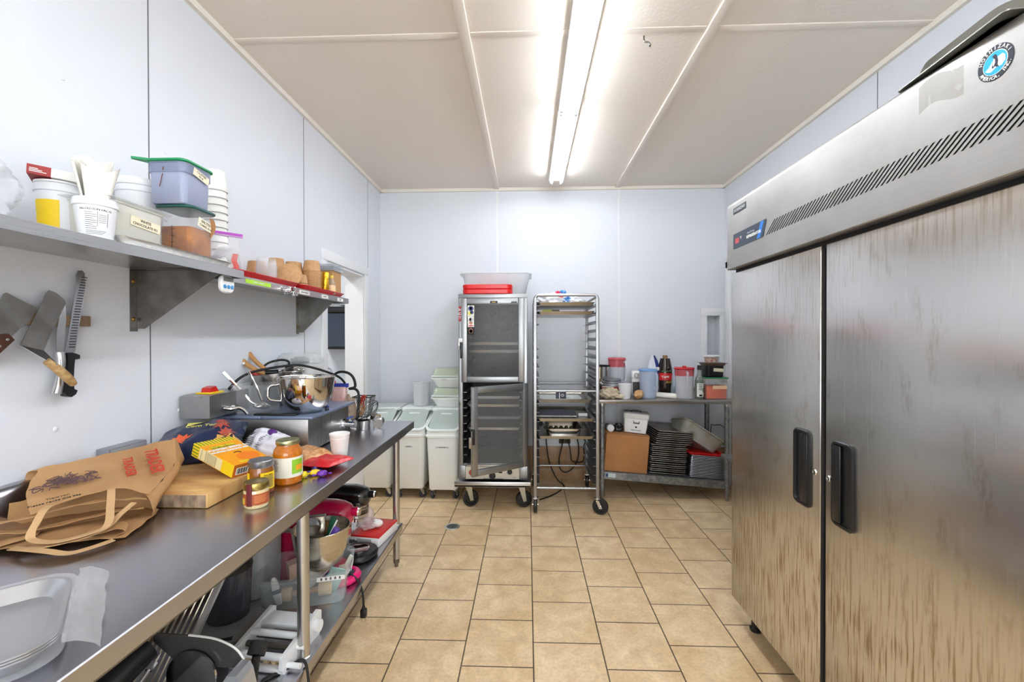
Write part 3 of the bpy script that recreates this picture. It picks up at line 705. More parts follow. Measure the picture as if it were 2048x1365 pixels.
ribbon([(-1.238, 1.003, .876), (-1.19, .992, .880), (-1.13, .986, .879), (-1.085, .992, .872), (-1.060, 1.025, .871), (-1.043, 1.062, .872)], .019)
# print on the bag's upper face
pf = frame(Vector((-.09, -.095, -.02)), Vector((.155, .275, .005)), (0, 0, 0))
def bag_print(s, size, p, xdir, mt, ydir, bold=0):
    m = off @ frame(xdir, ydir, p); return lettering(s, size, mt, front_panel, m, bold=bold)
XD = Vector((.135, -.12, -.045)); YD = Vector((.13, .215, .015))
bag_print('TRADER', .046, (-1.200, 1.360, .988), XD, REDINK, YD, .0012)
bag_print('TRADER', .034, (-1.232, 1.306, .985), XD, REDINK, YD, .0006)
q = B(t); q.m = off @ frame(YD, -XD, (-1.305, 1.195, .979))
for k in range(42):
    x = rnd.gauss(0, .032); y = rnd.gauss(0, .020)
    q.tube([(x+rnd.uniform(-.016, .016), y+rnd.uniform(-.012, .012), .0+rnd.uniform(0, .001)) for _ in range(5)], .0006+.0009*rnd.random(), 4, 4)
q.out('print', mat('purple_print', (96, 70, 72), .8), front_panel)
bag_print('Please reuse this bag', .012, (-1.252, 1.112, .951), YD, INK, -XD)
bag_print('Thank you!', .010, (-1.262, 1.128, .955), YD, INK, -XD)

# ---- pumpkin mix carton, one end propped up
Fc = Vector((-1.000, 1.440, .9075)); ux = Vector((-.196, .066, .060)).normalized(); uy = Vector((.03, .135, .0)).normalized()
t = thing('carton', 'orange and yellow pumpkin baking mix carton leaning on the chip bag', 'box')
uy = (uy-ux*uy.dot(ux)).normalized()
basis(t, -ux, uy, Fc)            # local x runs from the raised end to the low end, y away, z up
bpy.context.view_layer.update()
def carton(x0, x1, y0, y1, z0, z1, name, m, par=None): return B().box(x0, x1, y0, y1, z0, z1, .0008, 1).out(name, m, par or t, smooth=False)
LN, WD, TH = .21, .135, .045
ORA = mat('carton_orange', (246, 164, 16), .4); YEL = mat('carton_yellow', (240, 206, 30), .4); BRO = mat('carton_brown', (186, 104, 26), .45); CGR = mat('carton_green', (44, 120, 40), .5); CRM = mat('carton_cream', (236, 222, 168), .5)
cb_ = carton(-LN, 0, 0, WD, 0, TH, 'box', ORA)
carton(-LN-.0004, -LN+.035, -.0004, WD+.0004, -.0003, TH+.0004, 'striped_end', YEL)
s = B()
for k in range(11): s.box(-LN+.001, -LN+.033, .004+k*.012, .007+k*.012, TH+.0004, TH+.0008)
for k in range(4): s.box(-LN+.001, -LN+.033, -.0008, -.0004, .005+k*.011, .008+k*.011)
s.out('stripes', CGR, cb_, smooth=False)
carton(-.0004, .0004, 0, WD, 0, TH, 'end_flap', BRO)
p_ = carton(-LN+.037, -.058, -.0006, 0, .003, TH-.003, 'nutrition_panel', CRM)
s = B()
for k in range(9): s.box(-LN+.075, -.09, -.0010, -.0006, .005+k*.0040, .0058+k*.0040)
for x in (-LN+.048, -LN+.07, -.088): s.box(x, x+.0012, -.0010, -.0006, .004, TH-.004)
s.out('small_print', INK, p_, smooth=False)
carton(-.056, -.001, -.0006, 0, .001, TH-.001, 'recipe_panel', YEL)
carton(.0004, .0008, .01, .055, .008, .032, 'bar_code', PAPER)
s = B()
for k in range(12): s.box(.0008, .0011, .013+k*.0033, .013+k*.0033+.0012+.0008*(k % 3), .010, .030)
s.out('bars', INK, cb_, smooth=False)
mt_ = lambda x, y: Matrix.Translation((x, y, TH+.0004)) @ Matrix.Rotation(-PI/2, 4, 'Z').inverted()
gl = B().box(-.158, -.141, .018, .105, TH+.0001, TH+.0006).out('green_band', CGR, cb_, smooth=False)
for s_, sz, x, y, m_ in (('GLUTEN FREE', .015, -.150, .062, YEL), ('PUMPKIN BREAD &', .0165, -.128, .066, PAPER), ('MUFFIN BAKING MIX', .0150, -.109, .066, PAPER)):
    lettering(s_, sz, m_, cb_, mt_(x, y) @ Matrix.Translation((0, 0, .0006)), bold=.0008)
q = B().at((-.045, .085, TH+.0006)).loft([[(p[0]*.8, p[1], 0) for p in circ(.040, 0, 28)], [(p[0]*.8, p[1], .0004) for p in circ(.040, 0, 28)]]); q.out('pumpkin_picture', mat('pumpkin', (240, 130, 20), .5), cb_, smooth=False)
q = B().tube([(-.078, .082, TH+.001), (-.086, .072, TH+.001), (-.084, .058, TH+.001)], .002, 6, 4); q.out('stem_picture', mat('stem_brown', (96, 64, 20), .6), cb_)
q = B().box(-.022, -.008, .03, .066, TH+.0006, TH+.001).out('slice_picture', YEL, cb_, smooth=False)

# ---- dark blue tortilla chip bag
t = thing('chip_bag', 'dark blue bag of corn tortilla chips with an orange leaf behind the carton', 'chip bag', (-1.31, 1.70, .907))
t.rotation_euler = (0, 0, R(24))
CBG = mat('chip_bag_navy', (36, 46, 78), .3, bump=(26, .5))
def pillow(w_, d_, h_, seed, amp=.25, pinch=.0):
    def fn(u, v, sgn):
        x, y = 2*u-1, 2*v-1
        e = max(0, (1-x**4))*max(0, (1-y**4))
        z = h_*(e**.6)*(1+amp*noise.noise(Vector((x*2.3+seed, y*2.3, sgn))))
        k = 1+.04*noise.noise(Vector((x*4, y*4, seed)))
        return (x*w_*k, y*d_*k*(1-pinch*abs(x)), z*sgn)
    b = B(); b.sheet(26, 20, lambda u, v: fn(u, v, 1), 0); b.sheet(26, 20, lambda u, v: (fn(u, v, -1)[0], fn(u, v, -1)[1], fn(u, v, -1)[2]*.5), 0)
    bmesh.ops.remove_doubles(b.bm, verts=b.bm.verts, dist=.0003); return b
ChB = pillow(.155, .125, .070, 4); ch = ChB.out('bag', CBG, t, ang=60); ch.location = (.0, .0, .045)
ch.rotation_euler = (R(16), R(-10), R(-2))
leaf = [(0, .05), (.012, .028), (.03, .036), (.026, .016), (.05, .014), (.03, -.004), (.04, -.024), (.014, -.018), (0, -.048), (-.014, -.018), (-.04, -.024), (-.03, -.004), (-.05, .014), (-.026, .016), (-.03, .036), (-.012, .028)]
ORL = mat('leaf_orange', (236, 96, 44), .45); RUS = mat('leaf_rust', (172, 76, 60), .45); LEM = mat('leaf_yellow', (224, 216, 110), .45); TANC = mat('chip_tan', (222, 172, 92), .5)
def onbag(poly, x, y, rot, sc, m_, name):
    """print that follows the bag's swollen front."""
    me_ = ch.data; b = B(); c, s_ = math.cos(R(rot)), math.sin(R(rot))
    def hgt(px, py):
        X, Y_ = px/.155, py/.125; e = max(0, 1-X**4)*max(0, 1-Y_**4)
        return .070*(e**.6)*(1+.25*noise.noise(Vector((X*2.3+4, Y_*2.3, 1))))+.0022
    P = []
    for px, py in poly:
        qx, qy = x+sc*(px*c-py*s_), y+sc*(px*s_+py*c); P.append((qx, qy, hgt(qx, qy)))
    cx, cy = x, y; ctr = b.v((cx, cy, hgt(cx, cy)+.0006)); vs = [b.v(p) for p in P]
    for i in range(len(vs)): b.bm.faces.new((vs[i], vs[(i+1) % len(vs)], ctr))
    return b.out(name, m_, ch, smooth=False)
onbag(leaf, -.035, -.050, 20, .85, ORL, 'leaf_print')
onbag(leaf, .095, .0, 60, .7, RUS, 'leaf_print'); onbag(leaf, .115, -.05, 10, .6, RUS, 'leaf_print'); onbag(leaf, .085, .045, 80, .5, RUS, 'leaf_print')
onbag([(-.03, -.012), (.03, .0), (.01, .024), (-.02, .02)], -.01, .055, 20, 1, LEM, 'leaf_print'); onbag([(-.03, -.012), (.03, .0), (.01, .024), (-.02, .02)], .03, .075, 10, 1, LEM, 'leaf_print')
for k in range(5): onbag([(-.016, -.01), (.016, -.012), (.002, .016)], .09+.014*k-.01*(k % 2), -.085+.012*(k % 3), 40*k, 1, TANC, 'chip_print')
lettering('Corn Tortilla', .026, LEM, ch, Matrix.Translation((.040, .010, .0770)) @ Matrix.Rotation(R(8), 4, 'Y'), bold=.0004)

# ---- crumpled white bag
t = thing('snack_bag', 'crumpled white snack bag with purple print behind the jars', 'bag', (-1.105, 1.80, Z))
WBG = mat('white_foil_bag', (214, 215, 226), .35, bump=(30, .5))
wb = pillow(.078, .075, .055, 9, .6, .1).out('bag', WBG, t, ang=60); wb.location = (0, 0, .065); wb.rotation_euler = (R(42), R(8), R(-10))
PUR = mat('purple_print_ink', (84, 36, 120), .5)
s = B()
for k in range(9): s.box(-.055, .012+.004*(k % 3), -.045+k*.0085, -.0425+k*.0085, .058-.0012*abs(k-4)**1.3, .0588-.0012*abs(k-4)**1.3)
s.out('small_print', GREYINK, wb, smooth=False)
q = B().ball((.02, .048, .042), .017, 2, lambda p: crumple(p, .3, 2), (1.3, .9, .6)); q.out('purple_patch', PUR, wb)
# ---- jars
def jar(name, label, x, y, prof, lidprof, cont, lidmat, n=36):
    t = thing(name, label, 'jar', (x, y, Z))
    B().lathe(prof, n).out('glass', cont, t)
    B().lathe(lidprof, n).out('lid', lidmat, t)
    return t
SAUCE = mat('orange_sauce', (206, 122, 20), .14, var=(50, (176, 94, 12), 1.2), coat=.3)
BROWN = mat('brown_spread', (150, 88, 22), .14, var=(18, (116, 64, 14), 1.2), coat=.3)
HONEY = mat('cream_spread', (216, 196, 146), .12, coat=.6)
FACE = math.degrees(math.atan2(-1.5, .88))    # towards the camera
j = jar('sauce_jar', 'large glass jar of orange sauce with a green-windowed white label', -.865, 1.545, [(0, 0), (.040, 0), (.0465, .006), (.048, .02), (.048, .105), (.045, .122), (.036, .134), (.036, .142), (0, .142)],
        [(0, .140), (.0375, .140), (.039, .142), (.039, .153), (.037, .156), (.030, .1545), (0, .1545)], SAUCE, mat('pale_gold_lid', (176, 176, 132), .3, 1))
lb = curved_label(B(), .048, FACE-95, FACE+85, .028, .098).out('label', mat('jar_label_cream', (228, 224, 208), .6), j)
q = curved_label(B(), .0488, FACE+14, FACE+66, .040, .090).out('window', mat('label_green', (140, 190, 44), .5), j, 'green hexagon on the white label')
q = curved_label(B(), .0496, FACE+30, FACE+62, .052, .070).out('picture', mat('label_orange', (240, 160, 30), .5), j)
s = B()
for k in range(8): curved_label(s, .0488, FACE-70, FACE-44+3*(k % 3), .088-k*.005, .0895-k*.005)
s.out('small_print', GREYINK, lb, smooth=False)
j = jar('spread_jar', 'middle glass jar of brown spread with a grey lid and yellow label', -.898, 1.44, [(0, 0), (.034, 0), (.039, .005), (.040, .015), (.040, .075), (.036, .088), (.0345, .094), (0, .094)],
        [(0, .090), (.0365, .090), (.0385, .093), (.0385, .110), (.0365, .1125), (0, .1115)], BROWN, mat('grey_lid', (150, 152, 158), .35, .9))
lb = curved_label(B(), .040, FACE-2, FACE+72, .018, .074).out('label', YELLOW, j)
s = B()
for k in range(12): curved_label(s, .0408, FACE+8, FACE+62-4*(k % 3), .060-k*.0033, .0612-k*.0033)
s.out('small_print', GREYINK, lb, smooth=False)
lettering('Pure Spice', .007, INK, lb, Matrix.Rotation(R(FACE+34+90), 4, 'Z') @ frame(FX, FZ, (0, -.0412, .066)), wrap=.041)
curved_label(B(), .040, FACE-85, FACE-55, .03, .074).out('label', YELLOW, j)
j = jar('honey_jar', 'small squat jar with a gold lid and a brown and red label, nearest the camera', -.842, 1.325, [(0, 0), (.031, 0), (.0345, .004), (.0352, .012), (.0352, .052), (.032, .058), (0, .058)],
        [(0, .055), (.0335, .055), (.035, .057), (.035, .075), (.0335, .0775), (.028, .076), (0, .076)], HONEY, mat('antique_gold_lid', (170, 150, 84), .3, 1))
lb = curved_label(B(), .0352, FACE-88, FACE+95, .012, .046).out('label', mat('label_rust', (168, 82, 40), .5), j)
curved_label(B(), .0358, FACE-45, FACE-17, .010, .0775).out('seal_strip', mat('seal_maroon', (104, 34, 34), .5), j)
s = B()
for k in range(6): curved_label(s, .036, FACE-8+2*(k % 2), FACE+52-5*(k % 3), .039-k*.0038, .0404-k*.0038)
s.out('small_print', mat('print_peach', (232, 150, 90), .5), lb, smooth=False)
q = curved_label(B(), .036, FACE-80, FACE-55, .016, .034).out('emblem', mat('print_gold', (220, 180, 60), .4), lb)
# ---- red nut bag
t = thing('nut_bag', 'red and clear bag of nuts lying beside the large jar', 'bag', (-.89, 1.79, Z))
t.rotation_euler = (0, 0, R(-26))
nb = pillow(.10, .07, .034, 2, .3).out('clear_part', mat('nut_bag_film', (226, 178, 130), .25, var=(60, (196, 132, 76), 1.6), bump=(60, .5)), t, ang=60); nb.location = (-.055, 0, .020)
rp = pillow(.085, .07, .02, 6, .5).out('red_end', mat('red_foil', (206, 34, 40), .25, bump=(30, .5)), t, ang=60); rp.location = (.085, -.01, .018); rp.rotation_euler = (0, R(-4), R(4))
q = B().box(-.02, .02, -.018, .012, .050, .0515).out('price_label', PAPER, t, smooth=False); q.location = (-.05, -.02, 0)
# ---- wrapped candies
for nm, lab, x, y, rz, ln, m_ in (('candy', 'yellow wrapped candy standing against the large jar', -.832, 1.592, 78, .030, mat('candy_yellow', (226, 206, 30), .25, bump=(80, .5))),
                              ('candy', 'yellow wrapped candy lying in front of the nut bag', -.806, 1.625, 30, .028, mat('candy_gold', (232, 196, 28), .25, bump=(80, .5))),
                              ('candy', 'purple wrapped candy nearest the table edge', -.772, 1.612, 32, .030, mat('candy_purple', (104, 36, 156), .25, bump=(80, .5))),
                              ('candy', 'small dark blue wrapped candy between the yellow ones', -.822, 1.655, 50, .018, mat('candy_blue', (40, 40, 120), .25, bump=(80, .5)))):
    t = thing(nm, lab, 'candy', (x, y, Z), R(rz), 'wrapped candies')
    B().ball((0, 0, .0125), .0145, 2, lambda p: crumple(p, .25, 2.4, x*50), (ln/.021, .9, .82)).out('wrapper', m_, t)
    s = B()
    for sg in (-1, 1): s.sheet(3, 4, lambda u, v: (sg*(ln*.72+.012*u), (v-.5)*(.008+.012*u), .009+.003*math.sin(9*v)), .0006)
    s.out('twist_end', m_, t)
# ---- foam cup
t = thing('foam_cup', 'white foam cup standing near the front edge of the work table', 'cup', (-.815, 1.865, Z))
B().lathe([(0, 0), (.030, 0), (.031, .002), (.0405, .100), (.0425, .103), (.0425, .108), (.0405, .109), (.0385, .105), (.030, .004), (0, .004)], 36).lathe([(.0388, .086), (.0400, .088), (.0400, .090), (.0392, .092)], 36).out('cup', mat('foam', (243, 242, 240), .6, sss=.1), t)

# ---- wrapped foil trays, nearest corner of the table
t = thing('foil_tray', 'shallow foil trays wrapped in clear film at the near end of the work table', 'tray', (-.990, .632, Z))
t.rotation_euler = (0, 0, R(43))
FOIL = mat('foil', (184, 186, 190), .3, 1, bump=(40, .04))
def tray_loops(w_, d_, z): return [rrect(w_-.05, d_-.05, .035, z), rrect(w_-.012, d_-.012, .05, z+.024), rrect(w_, d_, .055, z+.024), rrect(w_, d_, .055, z+.027), rrect(w_-.014, d_-.014, .05, z+.027), rrect(w_-.052, d_-.052, .034, z+.0025)]
for k in range(3):
    B().loft(tray_loops(.40, .29, .001+.0045*k)).out('tray', FOIL, t)
b = B()
L = []
n0 = len(rrect(.41, .30, .05, 0))
def wob(L_, a, s): return [(p[0]+a*noise.noise(Vector(p)*22+Vector((s, 0, 0))), p[1]+a*noise.noise(Vector(p)*22+Vector((0, s, 0))), p[2]+a*.3*noise.noise(Vector(p)*30+Vector((0, 0, s)))) for p in L_]
b.loft([wob(rrect(.408, .298, .055, .004, 8), .002, 1), wob(rrect(.415, .305, .055, .02, 8), .003, 2), wob(rrect(.414, .304, .055, .0385, 8), .002, 3), wob(rrect(.398, .288, .052, .0395, 8), .001, 4), wob(rrect(.345, .235, .034, .030, 8), .002, 5)], True, True)
b.out('clear_film', FILM, t)
b = B(); b.sheet(24, 5, lambda u, v: (.205+.045*v+.006*noise.noise(Vector((u*6, v*3, 1))), -.145+.30*u+.012*v*(u-.5), .036-.024*v*v+.006*noise.noise(Vector((u*9, v*4, 5)))), .0004); b.out('sealed_edge', FILM, t)

# ================================================================== COUNTERTOP FRYER AND WHAT STANDS ON IT
t = thing('countertop_fryer', 'steel countertop fryer with a blue-grey cover and drain tap', 'fryer', (-1.19, 2.15, Z))
FRS = mat('fryer_steel', (176, 174, 172), .32, 1, aniso=((3, 120, 3), .08), var=(4, (158, 156, 154), 1.3))
b = B(t).box(-1.402, -.985, 1.925, 2.37, Z+.006, 1.016, .003); b.out('tank', FRS, t)
s = B(t)
for x in (-1.38, -1.01):
    for y in (1.95, 2.345): s.cyl((x, y, Z), (x, y, Z+.008), .014, n=12)
s.out('foot', BLACKP, t)
COV = mat('blue_grey_cover', (128, 142, 168), .35, .35, var=(6, (116, 130, 158), 1.4))
LZ = 1.0315
b = B(t).box(-1.415, -1.19, 1.905, 2.385, 1.019, LZ, .003).box(-1.187, -.955, 1.905, 2.385, 1.019, LZ, .003); b.out('cover', COV, t)
tp = B(t).cyl((-.985, 2.29, .925), (-.935, 2.29, .925), .016, n=16).cyl((-.985, 2.29, .925), (-.978, 2.29, .925), .027, n=18).cyl((-.935, 2.29, .925), (-.915, 2.29, .925), .021, n=16).cyl((-.945, 2.29, .925), (-.945, 2.29, .955), .008, n=10)
tp = tp.out('drain_tap', CHROME, t)
B(t).box(-.952, -.938, 2.265, 2.325, .954, .962, .002).out('tap_lever', mat('lever_blue', (60, 84, 150), .4), tp)
# control head behind, against the wall
hb = B(t); hb.prism([(1.775, 1.045), (1.775, 1.138), (1.80, 1.142), (2.03, 1.142), (2.03, 1.045)], 'x', -1.452, -1.325); hb = hb.out('control_head', FRS, t, smooth=False)
B(t).box(-1.42, -1.35, 1.82, 1.90, 1.142, 1.148, .002).out('switch_plate', mat('switch_yellow', (240, 204, 20), .4), hb)
B(t).prism([(1.832, 1.148), (1.838, 1.166), (1.868, 1.172), (1.885, 1.148)], 'x', -1.405, -1.365).out('emergency_switch', mat('switch_red', (196, 26, 18), .3), hb, smooth=False)
B(t).tube([(-1.325, 1.86, 1.075), (-1.30, 1.87, 1.07), (-1.28, 1.89, 1.073), (-1.262, 1.90, 1.06), (-1.25, 1.905, 1.042)], .008, 8, 4).tube([(-1.325, 1.90, 1.07), (-1.305, 1.90, 1.075), (-1.29, 1.90, 1.068)], .010, 8, 3).out('cable_gland', STEELP, hb)

# things on the cover
t = thing('food_pan', 'clear square food pan holding ladles on the fryer cover', 'food pan', (-1.268, 2.015, LZ))
b = B(); openbox(b, .138, .138, .158, .158, .135, .018, .022, .003, .010, .005); b.out('pan', CLEAR, t)
def utensil(name, label, cat, pts, r, bowl, br, m=STEELP, flat=.55, cup=True, wide=None):
    t = thing(name, label, cat, pts[0]); bb = B(t)
    bb.tube(pts, r, 8, 5).out('handle', m, t)
    if bowl:
        c = Vector(bowl); d = (Vector(pts[-1])-Vector(pts[-2])).normalized()
        q = B(t); q.ball(c, br, 3, None, (1, 1, flat)); q.out('bowl', m, t)
    return t
utensil('ladle', 'steel ladle with a thin tubular handle, left one in the clear pan', 'ladle', [(-1.415, 1.985, 1.222), (-1.37, 2.00, 1.165), (-1.335, 2.01, 1.120), (-1.30, 2.015, 1.080), (-1.262, 2.015, 1.068)], lambda u: .0085-.004*u, (-1.245, 2.02, 1.060), .027)
utensil('serving_spoon', 'steel serving spoon with a flat looped handle, right one in the clear pan', 'spoon', [(-1.335, 2.05, 1.218), (-1.318, 2.045, 1.19), (-1.29, 2.04, 1.14), (-1.255, 2.02, 1.085)], .006, (-1.245, 1.985, 1.066), .026)
t = thing('mixing_bowl', 'large polished steel mixing bowl with a side handle on the fryer cover', 'bowl', (-1.048, 2.035, LZ))
SP = mat('mirror_steel', (208, 205, 200), .06, 1)
b = B().lathe([(0, 0), (.055, 0), (.07, .006), (.098, .038), (.118, .085), (.1265, .150), (.1285, .166), (.1265, .168), (.1245, .165), (.1245, .15), (.116, .086), (.096, .040), (.068, .009), (0, .003)], 56); b.out('bowl', SP, t)
B().tube([(-.10, -.062, .135), (-.125, -.088, .130), (-.130, -.092, .10), (-.125, -.088, .070), (-.088, -.06, .060)], .0065, 10, 5).out('handle', SP, t)
t = thing('stock_bowl', 'second steel mixer bowl full of utensils, behind the large bowl', 'bowl', (-1.30, 2.27, LZ))
t.rotation_euler = (R(3), R(-6), 0); t.location.z += .012
B().lathe([(0, 0), (.06, 0), (.09, .02), (.116, .07), (.122, .16), (.124, .162), (.120, .162), (.114, .072), (.088, .023), (0, .004)], 48).out('bowl', mat('satin_bowl', (178, 175, 170), .2, 1), t)
# rolling pins / whisks in the second bowl
WOODL = mat('light_wood', (190, 142, 86), .5, var=(20, (168, 120, 68), 1.4, (1, 1, 1)))
t = thing('wooden_spoon', 'wooden spoon handle with a white sticker leaning out of the second bowl, front one', 'wooden spoon', (-1.47, 2.20, 1.27))
h = B(t).tube([(-1.482, 2.20, 1.278), (-1.465, 2.20, 1.262), (-1.42, 2.21, 1.225), (-1.35, 2.23, 1.182), (-1.29, 2.25, 1.14)], lambda u: .014-.003*u+(.004 if u < .06 else 0), 12, 4).out('handle', WOODL, t)
B(t).ball((-1.453, 2.188, 1.252), .007, 2).out('sticker', PAPER, h)
t = thing('rolling_pin', 'turned wooden handle leaning out of the second bowl, rear one', 'rolling pin', (-1.46, 2.24, 1.29))
B(t).tube([(-1.466, 2.25, 1.302), (-1.455, 2.25, 1.290), (-1.425, 2.25, 1.255), (-1.37, 2.26, 1.205), (-1.32, 2.27, 1.15)], lambda u: .012-.002*u, 12, 4).out('handle', WOODL, t)
t = thing('rubber_spatula', 'red-edged spatula tucked under the wooden handles in the second bowl', 'spatula', (-1.40, 2.20, 1.20))
B(t).tube([(-1.425, 2.195, 1.208), (-1.40, 2.20, 1.195), (-1.36, 2.22, 1.17), (-1.32, 2.23, 1.14)], .007, 8, 4).out('handle', RED, t)
t = thing('balloon_whisk', 'steel whisk with a dark grip lying across the second bowl', 'whisk', (-1.30, 2.25, 1.20))
B(t).tube([(-1.345, 2.20, 1.205), (-1.31, 2.21, 1.205), (-1.29, 2.215, 1.206)], .013, 10, 4).out('grip', BLACKP, t)
b = B(t)
for k in range(6):
    a = PI*k/6; ey, ez = math.cos(a)*.034, math.sin(a)*.026
    b.tube([(-1.29, 2.215, 1.206), (-1.24, 2.225+ey*.8, 1.208+ez*.8), (-1.20, 2.235+ey, 1.21+ez), (-1.165, 2.24, 1.212), (-1.20, 2.235-ey, 1.21-ez), (-1.24, 2.225-ey*.8, 1.208-ez*.8), (-1.29, 2.215, 1.206)], .0012, 5, 5)
b.out('wires', STEELP, t)
# black cord arcing over
tag(B().tube([(-1.385, 1.98, 1.146), (-1.38, 2.05, 1.19), (-1.355, 2.12, 1.215), (-1.29, 2.2, 1.232), (-1.24, 2.25, 1.238), (-1.19, 2.28, 1.235), (-1.13, 2.36, 1.205), (-1.08, 2.46, 1.16), (-1.06, 2.50, 1.12)], .0065, 8, 8).out('power_cord', BLACKM), 'thick black cord arching over the bowls on the fryer', 'cord')
tag(B().tube([(-1.42, 2.20, 1.14), (-1.40, 2.28, 1.235), (-1.345, 2.32, 1.262), (-1.30, 2.33, 1.255), (-1.285, 2.31, 1.23)], .006, 8, 8).box(-1.30, -1.265, 2.295, 2.325, 1.205, 1.235, .005).out('looped_cord', BLACKM), 'black cord and plug looping above the second bowl', 'cord')
tag(B().tube([(-1.155, 2.44, 1.05), (-1.15, 2.48, 1.13), (-1.12, 2.50, 1.17), (-1.085, 2.50, 1.185), (-1.04, 2.50, 1.178), (-1.010, 2.50, 1.15), (-1.000, 2.50, 1.10), (-1.03, 2.49, 1.088), (-1.00, 2.49, 1.088), (-.975, 2.48, 1.07), (-.965, 2.47, 1.02), (-.968, 2.46, .96), (-.985, 2.47, .868)], .0075, 8, 8).out('drain_hose', BLACKM), 'black hose looping down beside the fryer to the table', 'hose')
tag(B().box(-1.235, -1.04, 1.925, 1.955, LZ, LZ+.009, .003).out('knife_sharpener', BLACKP), 'flat black bar lying on the fryer cover in front of the mixing bowl', 'kitchen tool', rot=(0, 0, 0))
t = thing('brush', 'small blue-handled brush on the fryer cover beside the mixing bowl', 'brush', (-.985, 2.14, LZ))
B(t).cyl((-1.02, 2.17, LZ+.008), (-.99, 2.13, LZ+.008), .007, n=10).out('handle', mat('brush_blue', (38, 62, 150), .4), t); B(t).cyl((-.99, 2.13, LZ+.008), (-.965, 2.075, LZ+.006), .0025, n=8).box(-.972, -.958, 2.062, 2.078, LZ, LZ+.011, .003).out('rod', BLACKP, t)
# food processor behind, against the wall
t = thing('food_processor', 'pale grey food processor with a clear dome lid behind the bowls', 'food processor', (-1.345, 2.545, Z))
PG = mat('pale_grey_plastic', (206, 208, 208), .35)
B().loft([rrect(.225, .20, .04, 0, 5), rrect(.225, .20, .04, .25, 5), rrect(.215, .19, .04, .365, 5), rrect(.21, .185, .04, .37, 5)]).out('body', PG, t)
B().loft([rrect(.222, .198, .04, .371, 5), rrect(.222, .198, .045, .390, 5), rrect(.20, .176, .05, .422, 5), rrect(.17, .15, .05, .432, 5), rrect(.168, .148, .05, .428, 5), rrect(.214, .19, .044, .388, 5)]).out('dome_lid', CLEARW, t)
B().box(-.04, .035, -.04, .04, .372, .402, .004).box(-.004, .002, -.06, .06, .372, .412).out('mechanism', mat('mechanism_grey', (120, 124, 128), .4), t)
# packets and jars behind the fryer's right end
t = thing('sugar_pouch', 'clear pouch of pink sugar with a blue clip behind the fryer', 'pouch', (-1.10, 2.52, Z))
B().loft([rrect(.085, .06, .01, 0), rrect(.088, .062, .02, .12), rrect(.085, .05, .015, .21), rrect(.084, .014, .005, .245)]).out('pouch', mat('pink_pouch', (232, 200, 196), .3, var=(20, (214, 160, 158), 1.6), bump=(24, .5)), t)
B().box(-.052, .052, -.012, .012, .232, .256, .005).out('clip', mat('clip_blue', (44, 64, 170), .4), t)
t = thing('white_bottle', 'white squeeze bottle with a red cap beside the blue-clipped pouch', 'bottle', (-1.155, 2.56, Z))
B().lathe([(0, 0), (.030, 0), (.032, .01), (.032, .19), (.024, .22), (.014, .23), (0, .23)], 24).out('body', WHITEP, t)
B().lathe([(0, .23), (.018, .23), (.018, .25), (.012, .265), (.006, .285), (0, .286)], 20).out('cap', RED, t)
t = thing('spice_bag', 'small clear bag of spice and wire twists beside the pouch', 'bag', (-1.035, 2.50, Z))
B().ball((0, 0, .09), .05, 3, lambda p: crumple(p, .5, 2.2, 3), (.8, .8, 1.8)).out('bag', mat('spice_bag_film', (214, 190, 168), .3, var=(16, (170, 140, 110), 1.8), bump=(30, .6), alpha=.7), t)
# black wire basket with chillies
t = thing('wire_basket', 'little black wire fry basket behind the drain tap', 'basket', (-.965, 2.55, Z))
b = B()
ring = [(-.055, -.045, .175), (.05, -.045, .175), (.05, .045, .175), (-.055, .045, .175)]
b.tube(ring+ring[:1], .0035, 6)
r2_ = [(-.03, -.03, .06), (.028, -.03, .06), (.028, .03, .06), (-.03, .03, .06)]
b.tube(r2_+r2_[:1], .0025, 6)
for k in range(4):
    p, q = Vector(ring[k]), Vector(ring[(k+1) % 4]); p2, q2 = Vector(r2_[k]), Vector(r2_[(k+1) % 4])
    for f in (0, .25, .5, .75): b.tube([p.lerp(q, f), p2.lerp(q2, f)], .0018, 5)
for x, y in ((-.03, -.03), (.028, -.03), (.028, .03), (-.03, .03)): b.tube([(x, y, .06), (x*.8, y*.8, 0.002)], .0025, 5)
b.out('wire_frame', BLACKM, t)
t = thing('dried_pepper_bundle', 'bundle of dried red and tan peppers hanging from the wire basket', 'dried peppers', (-.955, 2.485, 1.0)); t['kind'] = 'stuff'
PR = mat('chilli_red', (150, 40, 28), .5); PT = mat('chilli_tan', (196, 150, 104), .5, var=(40, (150, 96, 60), 1.5))
for m_, seed, n_ in ((PR, 1, 9), (PT, 2, 11)):
    b = B()
    for k in range(n_):
        a = rnd.uniform(0, 6.28); r_ = rnd.uniform(0, .018); z0 = .02-(.045 if m_ is PT else 0)
        b.tube([(r_*math.cos(a)+(.012 if m_ is PR else -.012), r_*math.sin(a), z0+.03), (1.3*r_*math.cos(a), 1.3*r_*math.sin(a), z0), (1.1*r_*math.cos(a+.4)-.008, 1.1*r_*math.sin(a+.4), z0-.04)], lambda u: .006*(1-u*.7), 6, 3)
    b.out('peppers', m_, t)
